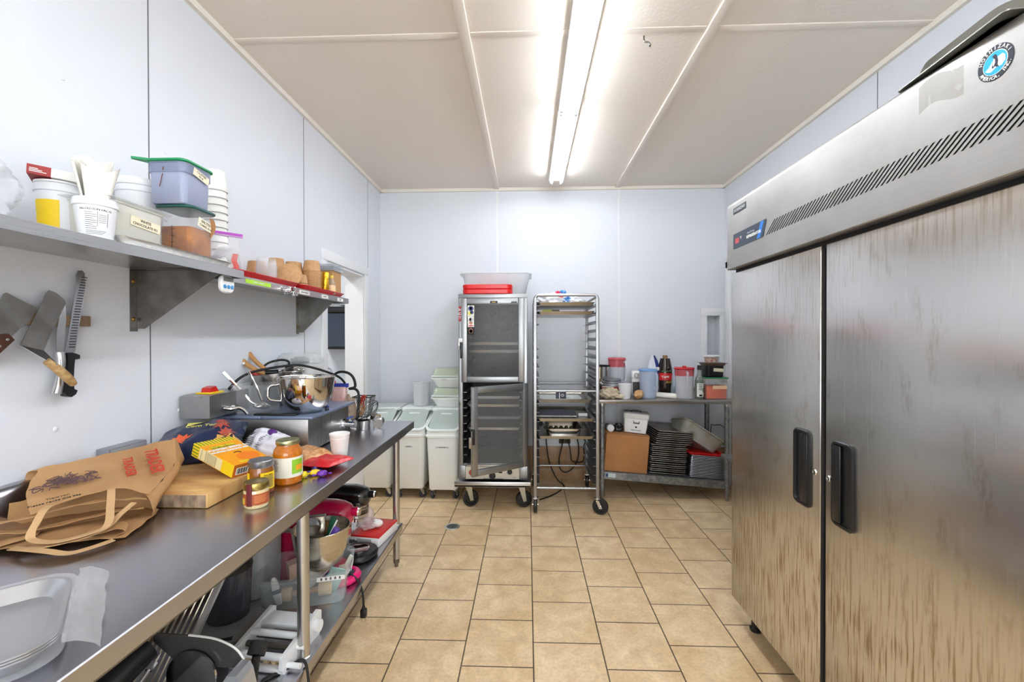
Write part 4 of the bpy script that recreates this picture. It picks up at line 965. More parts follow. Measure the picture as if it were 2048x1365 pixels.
# big whisk standing in the measuring cup
t = thing('measuring_cup', 'largest steel measuring cup standing upright by the drain tap with a whisk in it', 'measuring cup', (-.938, 2.46, Z))
B().lathe([(0, 0), (.036, 0), (.0375, .003), (.0375, .050), (.039, .052), (.0365, .052), (.0355, .004), (0, .003)], 36).out('cup', STEELP, t)
B().tube([(-.038, 0, .049), (-.06, .01, .050), (-.085, .02, .05)], .004, 8, 3).out('handle', STEELP, t)
t = thing('whisk', 'large wire balloon whisk resting in the steel measuring cup', 'whisk', (-.97, 2.46, Z))
A_, C_ = Vector((-.985, 2.455, .915)), Vector((-.868, 2.49, 1.012)); d = (C_-A_); n1 = d.cross(FY).normalized(); n2 = d.cross(n1).normalized()
B(t).cyl(A_, A_-d*.35, .009, n=12).out('handle', mat('whisk_handle', (84, 86, 92), .35), t)
b = B(t)
for k in range(5):
    a = PI*k/5; e = n1*math.cos(a)+n2*math.sin(a)
    b.tube([A_, A_+d*.35+e*.030, A_+d*.75+e*.038, C_+d*.02, A_+d*.75-e*.038, A_+d*.35-e*.030, A_], .0017, 5, 6)
b.out('wires', mat('whisk_wire', (130, 130, 130), .25, 1), t)
t = thing('measuring_cup', 'small steel measuring cup lying on its side at the end of the work table', 'measuring cup', (-.858, 2.475, Z+.030), (0, R(74), R(100)))
B().lathe([(0, 0), (.028, 0), (.0295, .003), (.0295, .040), (.0305, .042), (.0285, .042), (.0275, .004), (0, .003)], 30).out('cup', STEELP, t)
B().tube([(.029, 0, .039), (.06, 0, .040), (.075, 0, .04)], .004, 8, 3).out('handle', STEELP, t)
t = thing('measuring_cup', 'smallest steel measuring cup, resting on top of the one lying on its side', 'measuring cup', (-.858, 2.475, Z+.060), (0, R(80), R(140)))
B().lathe([(0, 0), (.024, 0), (.0255, .003), (.0255, .034), (.0265, .036), (.0245, .036), (.0235, .004), (0, .003)], 30).out('cup', STEELP, t)
B().tube([(.026, 0, .034), (.055, 0, .034), (.07, 0, .034)], .0035, 8, 3).out('handle', STEELP, t)
# ================================================================== ON THE NEAR WALL SHELF
ZS = SZ+.0008
# crumpled clear bag
t = thing('plastic_bag', 'puffy crumpled clear plastic bag at the left end of the near shelf', 'plastic bag', (-1.29, .915, ZS))
b = B().ball((0, 0, .088), .096, 5, lambda p: 1+.28*noise.noise(p*2.2+Vector((3, 1, 0)))+.14*abs(noise.noise(p*6))+.04*noise.noise(p*15), (1.1, 1.1, 1.15))
for v in b.bm.verts: v.co.z = max(v.co.z, .001)
b.out('film', mat('bag_film', (230, 233, 238), .16, alpha=.4, bump=(45, .5), edge=.4), t, ang=75)
b = B(); b.sheet(10, 8, lambda u, v: (.06*(u-.5)+.02*math.sin(5*v), .02+.03*(u-.5), .165+.05*v+.012*noise.noise(Vector((u*5, v*5, 2)))), .0004); b.out('knot', FILM, t)
# round tubs
def tub(name, label, x, y, r0, r1, h, m, cat='tub'):
    t = thing(name, label, cat, (x, y, ZS))
    B().lathe([(0, 0), (r0-.003, 0), (r0, .003), (r1, h-.022), (r1+.003, h-.020), (r1+.003, h-.008), (r1+.0015, h-.006), (r1+.0015, h), (r1-.002, h), (r1-.003, h-.02), (r0-.003, .003), (0, .003)], 40).out('tub_body', m, t)
    return t
t = tub('yogurt_tub', 'white plastic tub with a yellow label, a flat box lying on it', -1.30, 1.178, .046, .052, .158, WHITEB)
B().lathe([(0, .159), (.052, .159), (.054, .161), (.054, .165), (.051, .166), (0, .1645)], 40).out('lid', WHITEP, t)
F2 = math.degrees(math.atan2(-1.178, 1.30))
lb = curved_label(B(), .0470, F2-70, F2-4, .012, .112, r1=.0516).out('label', YELLOW, t)
s = B()
for k in range(5): curved_label(s, .0486, F2-40, F2-16-3*(k % 2), .030-k*.003, .0312-k*.003)
s.out('small_print', INK, lb, smooth=False)
t = thing('flat_box', 'flat white box with a dark red end, lying on the yellow-labelled tub', 'box', (-1.285, 1.185, ZS+.1665), (R(-2), R(3), R(42)))
bx = B().box(-.074, .062, -.05, .05, 0, .024, .001).out('box', PAPER, t, smooth=False)
B().box(-.0745, -.030, -.0506, .0506, -.0003, .0246).out('red_end', mat('box_dark_red', (160, 44, 40), .5), t, smooth=False)
s = B()
for k in range(3): s.box(-.07, -.038-.008*k, -.0512, -.0506, .006+k*.004, .008+k*.004)
s.out('white_print', PAPER, bx, smooth=False)
s = B()
for k in range(4): s.box(.045+.003*k, .0465+.003*k, -.0508, -.0502, .006, .02)
s.box(.036, .041, -.0508, -.0502, .008, .018)
s.out('bar_code', INK, bx, smooth=False)
t = tub('deli_tub', 'white plastic tub printed with nutrition facts and holding paper filters', -1.165, 1.143, .035, .0445, .110, WHITEB)
F2 = math.degrees(math.atan2(-1.143, 1.165))
lettering('NUTRITION FACTS', .0078, INK, t, Matrix.Rotation(R(F2+90), 4, 'Z') @ frame(FX, FZ, (0, -.0432, .078)), wrap=.043, bold=.0001)
s = B()
for k in range(9): curved_label(s, .0385+.0006*(9-k)*.7, F2-30, F2+(2 if k % 3 else -8), .069-k*.0052, .0700-k*.0052, r1=.0387+.0006*(9-k)*.7)
for k in range(5): curved_label(s, .0392+.0006*(5-k), F2+8, F2+30, .064-k*.0048, .0648-k*.0048)
for a, z0, z1 in ((F2+4, .034, .072), (F2+33, .034, .072)): curved_label(s, .0392, a, a+.9, z0, z1, r1=.0432)
for k in range(3): curved_label(s, .0375, F2-30, F2+32-6*k, .022-k*.004, .0228-k*.004)
s.out('small_print', GREYINK, t, smooth=False)
t = thing('paper_filters', 'bunch of creamy white paper coffee filters standing in the nutrition-facts tub', 'paper filters', (-1.165, 1.143, ZS+.02))
FLT = mat('filter_paper', (240, 238, 230), .8)
def cone(a0, a1, h0, r1, tilt, seed):
    b = B()
    b.sheet(16, 6, lambda u, v: ((.016+.014*v+.006*v*v)*math.cos(R(a0+(a1-a0)*u))*(1+.06*math.sin(17*u+seed))+tilt[0]*v, (.016+.014*v+.006*v*v)*math.sin(R(a0+(a1-a0)*u))*(1+.06*math.sin(17*u+seed))+tilt[1]*v, .02+v*h0*(1+.10*math.sin(6*u+seed))), .0005)
    return b.out('filter', FLT, t, ang=60)
cone(-190, 10, .165, .05, (.004, .004), 1); cone(-150, 60, .155, .05, (.010, .012), 2); cone(-60, 170, .175, .05, (-.006, .010), 4); cone(60, 260, .180, .04, (-.012, -.004), 5)
# tall white bucket at the back
t = thing('bucket', 'tall round white bucket at the back of the near shelf, behind the cream container', 'bucket', (-1.365, 1.497, ZS))
B().lathe([(0, 0), (.062, 0), (.066, .24), (.069, .242), (.069, .262), (0, .262)], 36).out('pail', WHITEB, t)
B().lathe([(0, .2625), (.071, .2625), (.073, .266), (.073, .284), (.071, .287), (.066, .285), (0, .284)], 36).out('lid', WHITEP, t)
# sheet pan under the containers
def sheetpan_loops(w_, d_, h_=.022):
    return [rrect(w_-.03, d_-.03, .012, 0), rrect(w_-.006, d_-.006, .02, h_-.003), rrect(w_, d_, .022, h_-.004), rrect(w_+.003, d_+.003, .023, h_-.001), rrect(w_, d_, .022, h_), rrect(w_-.009, d_-.009, .02, h_), rrect(w_-.032, d_-.032, .011, .0014)]
t = tag(B().loft(sheetpan_loops(.30, .46, .024)).out('sheet_pan', mat('flour_dusted_pan', (206, 206, 204), .4, .9, var=(50, (226, 224, 218), 1.6))), 'aluminium sheet pan on the near shelf under the cream and caramel containers', 'sheet pan', loc=(-1.268, 1.40, ZS))
def square_tub(name, label, cx, cy, z, w_, d_, h_, m, lidm=None, fill=None, rot=0, lidw=.008, step=None):
    t = thing(name, label, 'food container', (cx, cy, z), R(rot))
    t0, t1 = .94, 1.0
    b = B(); openbox(b, w_*t0, d_*t0, w_*t1, d_*t1, h_, .018, .022, .0025, .004, .004); b.out('container', m, t)
    if fill: B().loft([rrect(w_*t0-.008, d_*t0-.008, .014, .004), rrect(w_*t0-.008, d_*t0-.008, .014, .005), rrect(w_*(t0+(t1-t0)*fill[0])-.008, d_*(t0+(t1-t0)*fill[0])-.008, .016, h_*fill[0])]).out('contents', fill[1], t)
    if lidm:
        b = B(); b.loft([rrect(w_+lidw, d_+lidw, .022, h_+.0003), rrect(w_+2*lidw, d_+2*lidw, .026, h_+.003), rrect(w_+2*lidw, d_+2*lidw, .026, h_+.008), rrect(w_+lidw, d_+lidw, .024, h_+.011), rrect(w_-.02, d_-.02, .02, h_+.010)])
        b.out('lid', lidm, t)
    return t
def tape_label(t, face, along, up_, size, words, rot=0, parent=None, m=TAPE):
    """masking-tape strip on one face of a container: face 'x' (towards the room) or 'y' (towards the camera)."""
    L_, H_ = size
    if face == 'x': M_ = frame(FY, FZ, (along[0], along[1], up_))
    else: M_ = frame(FX, FZ, (along[0], along[1], up_))
    M_ = M_ @ Matrix.Rotation(R(rot), 4, 'Z')
    b = B(); b.m = M_; b.prism([(-L_/2, -H_/2), (L_/2, -H_/2), (L_/2+.002, 0), (L_/2, H_/2), (-L_/2, H_/2)], 'z', 0, .0006); o = b.out('tape_label', m, t, smooth=False)
    for k, w_ in enumerate(words):
        if w_: lettering(w_, min(H_*.42, L_*1.45/max(4, len(w_))), INK, o, M_ @ Matrix.Translation((0, H_*(.22-.44*k) if len(words) > 1 else 0, .0008)))
    return o
CREAM = mat('cream_filling', (236, 230, 206), .35); CARAM = mat('caramel', (190, 116, 22), .6, var=(18, (140, 72, 12), 1.5), spec=.2); LAV = mat('hazy_blue_plastic', (172, 180, 206), .35, alpha=.8)
ZP = ZS+.003
t = square_tub('square_container', 'cream-filled square container with a clear lid labelled white chocolate', -1.208, 1.248, ZP, .135, .185, .118, mat('milky_container', (236, 236, 226), .35, alpha=.6), None, (.82, CREAM))
B().loft([rrect(.148, .198, .02, .119), rrect(.165, .22, .012, .122), rrect(.165, .22, .012, .125), rrect(.12, .17, .02, .129)]).out('lid', CLEARW, t)
tape_label(t, 'x', (.0674, .022), .074, (.100, .028), ('WHITE', 'CHOCOLATE 9/1'), -4)
t = square_tub('square_container', 'square container of caramel sauce with a dark green lid, under the hazy blue one', -1.202, 1.505, ZP, .120, .120, .178, CLEAR, DGREEN, (.66, CARAM))
tape_label(t, 'x', (.0598, .012), .135, (.072, .032), ('SALTED', 'CARML 9/14'), -12)
s = B()
s.box(-.004, -.0028, -.0606, -.0600, .03, .12)
for k in range(4): s.box(-.012, .006, -.0606, -.0600, .04+k*.022, .0412+k*.022)
s.out('scale_marks', INK, t, smooth=False)
q = B().sheet(5, 6, lambda u, v: (.0605+.0012*math.sin(6*u), .03+.022*u+.008*math.sin(3*v), .165-.07*v*(1-.3*u)), .001); q.out('drip', mat('caramel_drip', (168, 112, 56), .4), t)
t = square_tub('square_container', 'hazy blue square container with a bright green lid, on top of the caramel', -1.212, 1.492, ZP+.190, .128, .128, .138, LAV, GREENLID, (.78, mat('lavender_filling', (150, 160, 196), .5)), lidw=.010)
B().loft([rrect(.1335, .1335, .024, .104), rrect(.136, .136, .024, .106), rrect(.136, .136, .024, .137), rrect(.1335, .1335, .024, .138)]).out('collar', mat('hazy_collar', (150, 160, 190), .35, alpha=.5), t)
q = B().prism([(-.052, -.074), (-.094, -.092), (-.100, -.084), (-.074, -.048)], 'z', .140, .147); q.out('lid_tab', GREENLID, t, smooth=False)
tape_label(t, 'x', (.0688, .006), .112, (.072, .026), ('CLUSTER', '9/14'), -14)
s = B()
s.tube([(-.02, -.066, .055), (-.012, -.0665, .085), (-.008, -.067, .098)], .0012, 5).tube([(-.006, -.0685, .108), (-.004, -.0688, .120)], .0018, 5)
s.out('scuff_marks', mat('scuff_brown', (120, 70, 50), .7), t)
# stack of inverted foam cups, wedged behind on the far shelf
FOAMC = mat('white_cup', (238, 238, 234), .6)
cp = None
for k in range(13):
    z = ZS+.0325*k*.98; x, y = -1.385+.0012*k, 1.905-.002*k
    if cp is None:
        cp = thing('paper_cup', 'one of the upside-down white cups in the tall stack behind the green-lidded container', 'cup', (x, y, z), 0, 'tall stack of white cups')
        B().lathe([(.0445, 0), (.046, .002), (.0445, .005), (.036, .088), (.034, .090), (.033, .086), (0, .086), (0, .083), (.033, .083), (.043, .002)], 28).out('cup', FOAMC, cp)
    else: dup(cp, (x, y, z))
# zip bag at the near shelf's end
t = thing('zip_bag', 'clear zip bag with a purple closure at the end of the near shelf', 'zip bag', (-1.205, 1.705, ZS))
t.rotation_euler = (0, 0, R(50))
b = B(); b.loft([rrect(.085, .035, .015, .0), rrect(.10, .05, .02, .03), rrect(.10, .04, .018, .09), rrect(.105, .012, .004, .135), rrect(.115, .004, .0015, .155)]); b.out('bag', FILM, t, ang=60)
B().box(-.058, .062, -.003, .003, .152, .162).box(-.058, .062, -.0025, .0025, .146, .149).out('zip', mat('zip_purple', (176, 74, 190), .4), t)
q = B(); q.sheet(8, 6, lambda u, v: (.018+.020*u+.004*math.sin(8*v), -.0275+.012*v*v+.003*noise.noise(Vector((u*7, v*7, 0))), .012+.065*v), .0005); q.out('red_print', mat('bag_print_red', (222, 90, 80), .5, alpha=.75), t)
q = B().ball((-.01, 0, .03), .03, 3, lambda p: crumple(p, .4, 2, 2), (1.2, .6, .9)); q.out('contents', PAPER, t)
# nested dome lids
dm = None
for k in range(11):
    p = (-1.265, 1.80, SZ+.001+.0062*k)
    if dm is None:
        dm = thing('dome_lid', 'one of the nested clear dome lids at the near end of the far shelf', 'lid', p, 0, 'nested clear dome lids')
        B().lathe([(.050, .0), (.052, .004), (.049, .006), (.048, .022), (.044, .038), (.034, .052), (.016, .060), (0, .061), (0, .0603), (.016, .0593), (.0335, .0513), (.0434, .0375), (.0473, .0215), (.048, .005)], 30).out('dome', mat('clear_dome', (236, 238, 242), .08, alpha=.04, edge=.22), dm)
    else: dup(dm, p)
# ================================================================== ON THE FAR WALL SHELF
TRR = mat('red_tray', (206, 20, 26), .3)
ta = None
for y, lab in ((1.955, 'red serving tray under the clear cups on the far shelf'), (2.505, 'red serving tray under the kraft bowls and bottle on the far shelf')):
    t = tag(B().loft([rrect(.235, .49, .02, 0), rrect(.265, .525, .028, .018), rrect(.272, .535, .03, .018), rrect(.272, .535, .03, .021), rrect(.262, .522, .028, .021), rrect(.234, .486, .02, .003)]).out('serving_tray', TRR), lab, 'tray', 'red trays on the far shelf', loc=(-1.312, y+.02, SZ+.0008+(.001 if y > 2 else 0)))
ZT = SZ+.0055
KR = mat('kraft_bowl', (200, 158, 112), .7, var=(80, (186, 142, 96), 1.4))
def stack(name, label, cat, grp, x, y, n, dz, prof, m, part_, seg=28, z=ZT, tilt=(0, 0)):
    first = None
    for k in range(n):
        p = (x+tilt[0]*k, y+tilt[1]*k, z+dz*k)
        if first is None:
            first = thing(name, label, cat, p, 0, grp); B().lathe(prof, seg).out(part_, m, first)
        else: dup(first, p)
    return first
CUPC = mat('clear_cup', (234, 237, 240), .08, alpha=.04, edge=.22)
stack('clear_cup', 'one of the nested clear deli cups in front on the first red tray', 'cup', 'nested clear cups', -1.262, 2.075, 12, .0072, [(.0, .0), (.031, 0), (.033, .002), (.0, .0025)][:0]+[(.0480, 0), (.0485, .003), (.0465, .004), (.040, .040), (.038, .042), (0, .042), (0, .0415), (.0376, .0415), (.0396, .0395), (.0460, .003)], CUPC, 'cup')
bowl = lambda r, h: [(r, 0), (r+.0018, .0018), (r, .004), (r*.83, h-.002), (r*.81, h), (r*.80, h-.004), (0, h-.004), (0, h-.0048), (r*.79, h-.0048), (r*.97, .002)]
stack('kraft_bowl', 'one of the kraft bowls in the low stack behind the nested clear cups', 'bowl', 'kraft bowls behind the clear cups', -1.37, 2.17, 7, .010, bowl(.047, .06), KR, 'bowl')
stack('kraft_bowl', 'one of the kraft bowls in the tall narrow stack half behind the clear cups', 'bowl', 'tall kraft stack by the clear cups', -1.365, 2.335, 10, .0115, bowl(.044, .062), KR, 'bowl')
stack('kraft_bowl', 'one of the kraft bowls in the second tall stack, behind the leaning kraft lid', 'bowl', 'tall kraft stack behind the lid', -1.335, 2.455, 9, .0125, bowl(.050, .066), KR, 'bowl')
stack('kraft_bowl', 'one of the kraft bowls in the stack of many rims beside the gold tin', 'bowl', 'kraft stack beside the gold tin', -1.245, 2.485, 15, .0082, bowl(.0485, .062), KR, 'bowl')
stack('kraft_bowl', 'one of the kraft bowls in the short front stack on the second red tray', 'bowl', 'short front kraft stack', -1.232, 2.335, 4, .0095, bowl(.036, .048), KR, 'bowl')
t = tag(B().lathe([(0, 0), (.058, 0), (.060, .002), (.060, .010), (.057, .012), (0, .010)], 36).out('kraft_cover', KR), 'round kraft paper lid leaning against the bowls on the red tray', 'lid', loc=(-1.222, 2.205, ZT+.056), rot=(R(74), 0, R(28)))
GT = mat('gold_foil', (222, 172, 52), .28, 1, bump=(60, .5))
t = thing('gold_tin', 'slim gold foil cylinder beside the small bottle', 'tin', (-1.213, 2.585, ZT)); B().lathe([(0, 0), (.021, 0), (.022, .002), (.022, .125), (.020, .128), (0, .128)], 24).out('cylinder', GT, t)
t = thing('sauce_bottle', 'small bottle with a yellow cap and pale label near the far shelf end', 'bottle', (-1.206, 2.652, ZT))
B().lathe([(0, 0), (.023, 0), (.0245, .003), (.0245, .066), (.020, .082), (.012, .094), (.011, .102), (0, .102)], 26).out('bottle_glass', mat('bottle_glass', (196, 180, 160), .1, alpha=.45), t)
B().lathe([(.0249, .008), (.0252, .008), (.0252, .058), (.0249, .058)], 26).out('label', mat('label_peach', (232, 204, 160), .6), t)
B().lathe([(0, .100), (.0125, .100), (.0125, .116), (.011, .118), (0, .118)], 20).out('cap', mat('cap_yellow', (220, 190, 60), .4), t)
t = thing('kraft_box', 'tall kraft box holding clear lids at the far end of the far shelf', 'box', (-1.305, 2.785, ZT), R(0))
KBX = mat('kraft_box_card', (188, 144, 96), .8)
b = B(); openbox(b, .150, .125, .150, .125, .160, .002, .002, .002); b.out('box', KBX, t, smooth=False)
CL2 = mat('clear_square_lid', (214, 222, 232), .15, alpha=.35)
for k in range(4):
    q = B().loft([rrect(.172, .142, .012, .0), rrect(.178, .148, .014, .002), rrect(.178, .148, .014, .008), rrect(.15, .12, .012, .010)])
    o = q.out('square_cover', CL2); tag(o, 'one of the clear square lids stacked on the kraft box', 'lid', 'clear lids on the kraft box', loc=(-1.305, 2.785, ZT+.1605+.0112*k))
# ================================================================== UNDER THE WORK TABLE
ZU = .2505
# ---- stand mixers
def mixer(name, label, x, y, m, sc):
    t = thing(name, label, 'stand mixer', (x, y, ZU)); t.scale = (sc, sc, sc)
    def ell(xc, zc, ry, rz, n=28, sq=.85): return [(xc, math.copysign(abs(math.cos(2*PI*i/n))**sq, math.cos(2*PI*i/n))*ry, zc+math.copysign(abs(math.sin(2*PI*i/n))**sq, math.sin(2*PI*i/n))*rz) for i in range(n)]
    hd = B().loft([ell(-.02, .280, .018, .02), ell(-.012, .278, .045, .046), ell(.01, .275, .058, .058), ell(.08, .272, .064, .063), ell(.18, .270, .066, .065), ell(.26, .268, .066, .064), ell(.30, .266, .062, .058), ell(.328, .264, .050, .048), ell(.343, .264, .030, .032), ell(.346, .264, .01, .012)]).out('motor_head', m, t, ang=60)
    # round housing under the nose, with two bright bands
    B().lathe([(0, .150), (.052, .150), (.060, .156), (.064, .175), (.0655, .25), (0, .25)], 40, (.268, 0)).out('planetary_housing', m, hd)
    bandm = bpy.data.materials.get('brushed_band') or mat('brushed_band', (204, 200, 194), .3, 1)
    B().lathe([(.061, .158), (.0630, .158), (.0652, .172), (.063, .172)], 40, (.268, 0)).out('lower_band', bandm, hd)
    tr = B().lathe([(.0645, .200), (.0668, .200), (.0672, .222), (.0645, .222)], 40, (.268, 0)).out('trim_band', bandm, hd)
    B().box(.02, .262, -.0668, -.060, .200, .222, .001).box(.02, .262, .060, .0668, .200, .222, .001).out('side_band', bandm, hd)
    lettering('KitchenAid', .0185, INK, tr, Matrix.Translation((.268, 0, 0)) @ Matrix.Rotation(R(58), 4, 'Z') @ frame(FX, FZ, (0, -.0672, .211)), wrap=.0672, bold=.0005)
    B().cyl((.34, 0, .278), (.372, 0, .278), .021, n=22).out('hub', m, hd)
    B().cyl((.372, 0, .278), (.379, 0, .278), .021, .017, n=22).out('hub_cap', CHROME, hd)
    B().cyl((.262, 0, .152), (.262, 0, .115), .010, n=14).cyl((.255, 0, .135), (.269, 0, .135), .004, n=8).out('beater_shaft', CHROME, hd)
    B().loft([rrect(.075, .10, .03, .03, 6, .025), rrect(.07, .09, .03, .10, 6, .02), rrect(.075, .088, .03, .18, 6, .02), rrect(.10, .10, .04, .225, 6, .03)]).out('pedestal', m, t)
    B().loft([rrect(.33, .20, .09, 0, 8, .14), rrect(.335, .205, .09, .012, 8, .14), rrect(.32, .19, .085, .030, 8, .14), rrect(.26, .13, .06, .036, 8, .13)]).out('base', m, t)
    return t
CRIM = mat('crimson_enamel', (196, 18, 74), .18, coat=.7); BLK = mat('black_enamel', (20, 20, 22), .2, coat=.7)
mixer('stand_mixer', 'crimson pink stand mixer under the table behind the utensil-filled bowl', -1.205, 2.10, CRIM, 1.02)
mixer('stand_mixer', 'black stand mixer at the far end of the undershelf', -1.205, 2.385, BLK, .96)
# ---- bucket behind
t = thing('ingredient_bucket', 'big hazy white food bucket with red level marks, behind the clear tub', 'bucket', (-1.27, 2.06, ZU)); t.location = (-1.29, 1.93, ZU)
b = B(); openbox(b, .27, .21, .28, .22, .36, .05, .055, .003, .006); b.out('pail', mat('hazy_white_bucket', (198, 202, 206), .4), t)
s = B(); s.box(.02, .022, -.112, -.1085, .15, .25)
for k in range(3): s.box(.0+.01*(k % 2), .04, -.1125, -.1085, .17+.03*k, .173+.03*k)
s.out('level_marks', REDINK, t, smooth=False)
lettering('8 QT', .018, REDINK, t, frame(FX, FZ, (-.03, -.1115, .20))); lettering('8 LITER', .018, REDINK, t, frame(FX, FZ, (.075, -.1115, .203)))
# ---- clear tub of utensils
t = thing('clear_tub', 'clear plastic tub of brushes, rollers and scoops under the table', 'tub', (-.975, 1.90, ZU), R(16))
b = B(); openbox(b, .325, .225, .352, .252, .132, .035, .045, .0025, .012, .012); b.out('tub', mat('clear_tub_plastic', (218, 230, 232), .12, alpha=.1), t)
B().box(.1885, .1892, -.08, .02, .112, .132).out('paper_label', PAPER, t, smooth=False); lb = B().box(.06, .17, -.1392, -.1386, .113, .131).out('paper_label', PAPER, t, smooth=False)
s = B()
for k in range(5): s.box(.075+.018*k, .082+.018*k, -.1397, -.1392, .117, .128)
s.out('small_print', GREYINK, lb, smooth=False)
TM = t.matrix_basis if False else (Matrix.Translation((-.975, 1.90, ZU)) @ Matrix.Rotation(R(16), 4, 'Z'))
def inbox(name, label, cat, loc, rot): return thing(name, label, cat, TM @ Vector(loc), (rot[0], rot[1], rot[2]+R(16)))
WD2 = mat('utensil_wood', (196, 150, 98), .55, var=(30, (172, 124, 74), 1.4))
t = inbox('pastry_brush', 'blue-banded pastry brush standing in the clear tub', 'brush', (-.095, -.085, .012), (R(-8), R(-14), 0))
B().loft([rrect(.022, .010, .004, 0), rrect(.030, .012, .004, .035), rrect(.032, .014, .004, .045)]).out('handle', WHITEP, t); B().box(-.017, .017, -.008, .008, .045, .062, .002).out('ferrule', mat('ferrule_navy', (48, 54, 88), .4), t); B().loft([rrect(.03, .012, .003, .062), rrect(.024, .010, .003, .10), rrect(.012, .006, .002, .112)]).out('bristles', PAPER, t)
t = inbox('dough_roller', 'wooden dough roller lying in the clear tub', 'roller', (-.04, -.045, .030), (0, R(90), R(4)))
B().lathe([(0, -.015), (.011, -.015), (.012, .09), (0, .09)], 18).out('handle', WD2, t); B().lathe([(0, .09), (.026, .09), (.028, .095), (.028, .14), (.026, .145), (0, .145)], 24).lathe([(0, -.075), (.026, -.075), (.028, -.07), (.028, -.022), (.026, -.016), (0, -.016)], 24).out('barrel', mat('barrel_tan', (214, 186, 142), .5), t)
t = inbox('scoop', 'large white plastic flour scoop in the clear tub', 'scoop', (.015, .02, .06), (R(14), R(-32), R(20)))
B().sheet(10, 12, lambda u, v: ((u-.5)*.14, .045*math.cos(PI*v)*(1-.3*u), -.03*math.sin(PI*v)*(1-.2*u)), .002).out('scoop_bowl', mat('ivory_plastic', (226, 224, 214), .4), t); B().tube([(.06, 0, -.012), (.10, 0, 0), (.13, 0, .01)], .009, 10, 3).out('handle', mat('ivory_handle', (226, 224, 214), .4) , t)
t = inbox('crank_box', 'small pinkish cardboard carton in the back of the clear tub', 'box', (-.045, .06, .06), (R(10), R(-6), R(30)))
B().box(-.05, .05, -.02, .02, 0, .075, .001).out('carton', mat('pinkish_card', (206, 176, 160), .7), t, smooth=False); B().box(-.0, .015, -.0207, -.020, .01, .066).out('card_print', mat('pale_print', (226, 206, 194), .7), t, smooth=False)
t = inbox('grater', 'pale teal plastic scraper leaning in the clear tub', 'scraper', (.085, -.02, .012), (R(18), R(24), R(10)))
g = B().box(-.035, .035, -.003, .003, 0, .12, .002).out('plate', mat('pale_teal', (164, 200, 198), .4), t)
s = B()
for k in range(6): s.box(-.028+.01*k, -.022+.01*k, -.0036, -.003, .03, .105)
s.out('ribs', mat('teal_rib', (190, 218, 216), .4), g, smooth=False)
t = inbox('spatula', 'ivory spatula blade in the right end of the clear tub', 'spatula', (.115, .03, .012), (R(-10), R(28), R(-10)))
B().loft([rrect(.05, .006, .002, 0), rrect(.055, .006, .002, .07), rrect(.02, .008, .003, .085), rrect(.018, .010, .004, .13)]).out('blade', mat('ivory_blade', (230, 226, 210), .4), t)
# ---- steel bowl of cutters resting on the tub
t = thing('mixer_bowl', 'brushed steel mixer bowl full of tools, resting on the clear tub under the table', 'bowl', (-.893, 1.855, .392))
BS = mat('brushed_bowl_steel', (196, 188, 172), .24, 1, aniso=((4, 4, 90), .06))
B().lathe([(0, 0), (.045, 0), (.050, .004), (.085, .030), (.106, .085), (.114, .150), (.1175, .174), (.1155, .176), (.1125, .172), (.104, .086), (.082, .033), (.045, .006), (0, .005)], 48).out('bowl', BS, t)
t = thing('pasta_cutter', 'rectangular steel cutter frame standing in the mixer bowl', 'kitchen tool', (-.925, 1.85, .525), (R(-8), R(-6), R(4)))
b = B(); b.tube([(-.055, 0, 0), (.055, 0, 0), (.055, 0, .085), (-.055, 0, .085)], .005, 8, closed=True); b.out('frame', STEEL, t); dk = B().lathe([(0, 0), (.036, 0), (.036, .02), (0, .02)], 26).out('disc', STEELP, t); dk.location = (0, .0, .045); dk.rotation_euler = (PI/2, 0, 0)
t = thing('peeler', 'green-handled tool sticking up from the mixer bowl', 'kitchen tool', (-.868, 1.83, .48), (R(-4), R(16), 0)); B().loft([rrect(.016, .012, .005, 0), rrect(.020, .014, .006, .08), rrect(.026, .016, .007, .135), rrect(.024, .014, .006, .14)]).out('handle', mat('tool_green', (14, 92, 66), .4), t)
t = thing('peeler', 'purple-handled tool in the mixer bowl beside the green one', 'kitchen tool', (-.858, 1.805, .485), (R(-2), R(30), 0)); B().loft([rrect(.016, .014, .006, 0), rrect(.024, .020, .008, .06), rrect(.028, .022, .009, .105), rrect(.024, .018, .008, .11)]).out('handle', mat('tool_purple', (96, 64, 160), .4), t)
t = thing('bread_knife', 'white-edged blade lying between the green and purple handles', 'kitchen tool', (-.866, 1.812, .49), (R(-2), R(27), 0)); B().box(-.004, .002, -.002, .002, 0, .135).out('blade', PAPER, t, smooth=False)
t = thing('wooden_pestle', 'brown wooden tool end inside the mixer bowl', 'kitchen tool', (-.875, 1.86, .44), (R(6), R(6), 0)); B().lathe([(0, 0), (.011, 0), (.013, .08), (.010, .14), (.012, .155), (0, .16)], 16).out('handle', mat('dark_tan_wood', (120, 88, 50), .5), t)
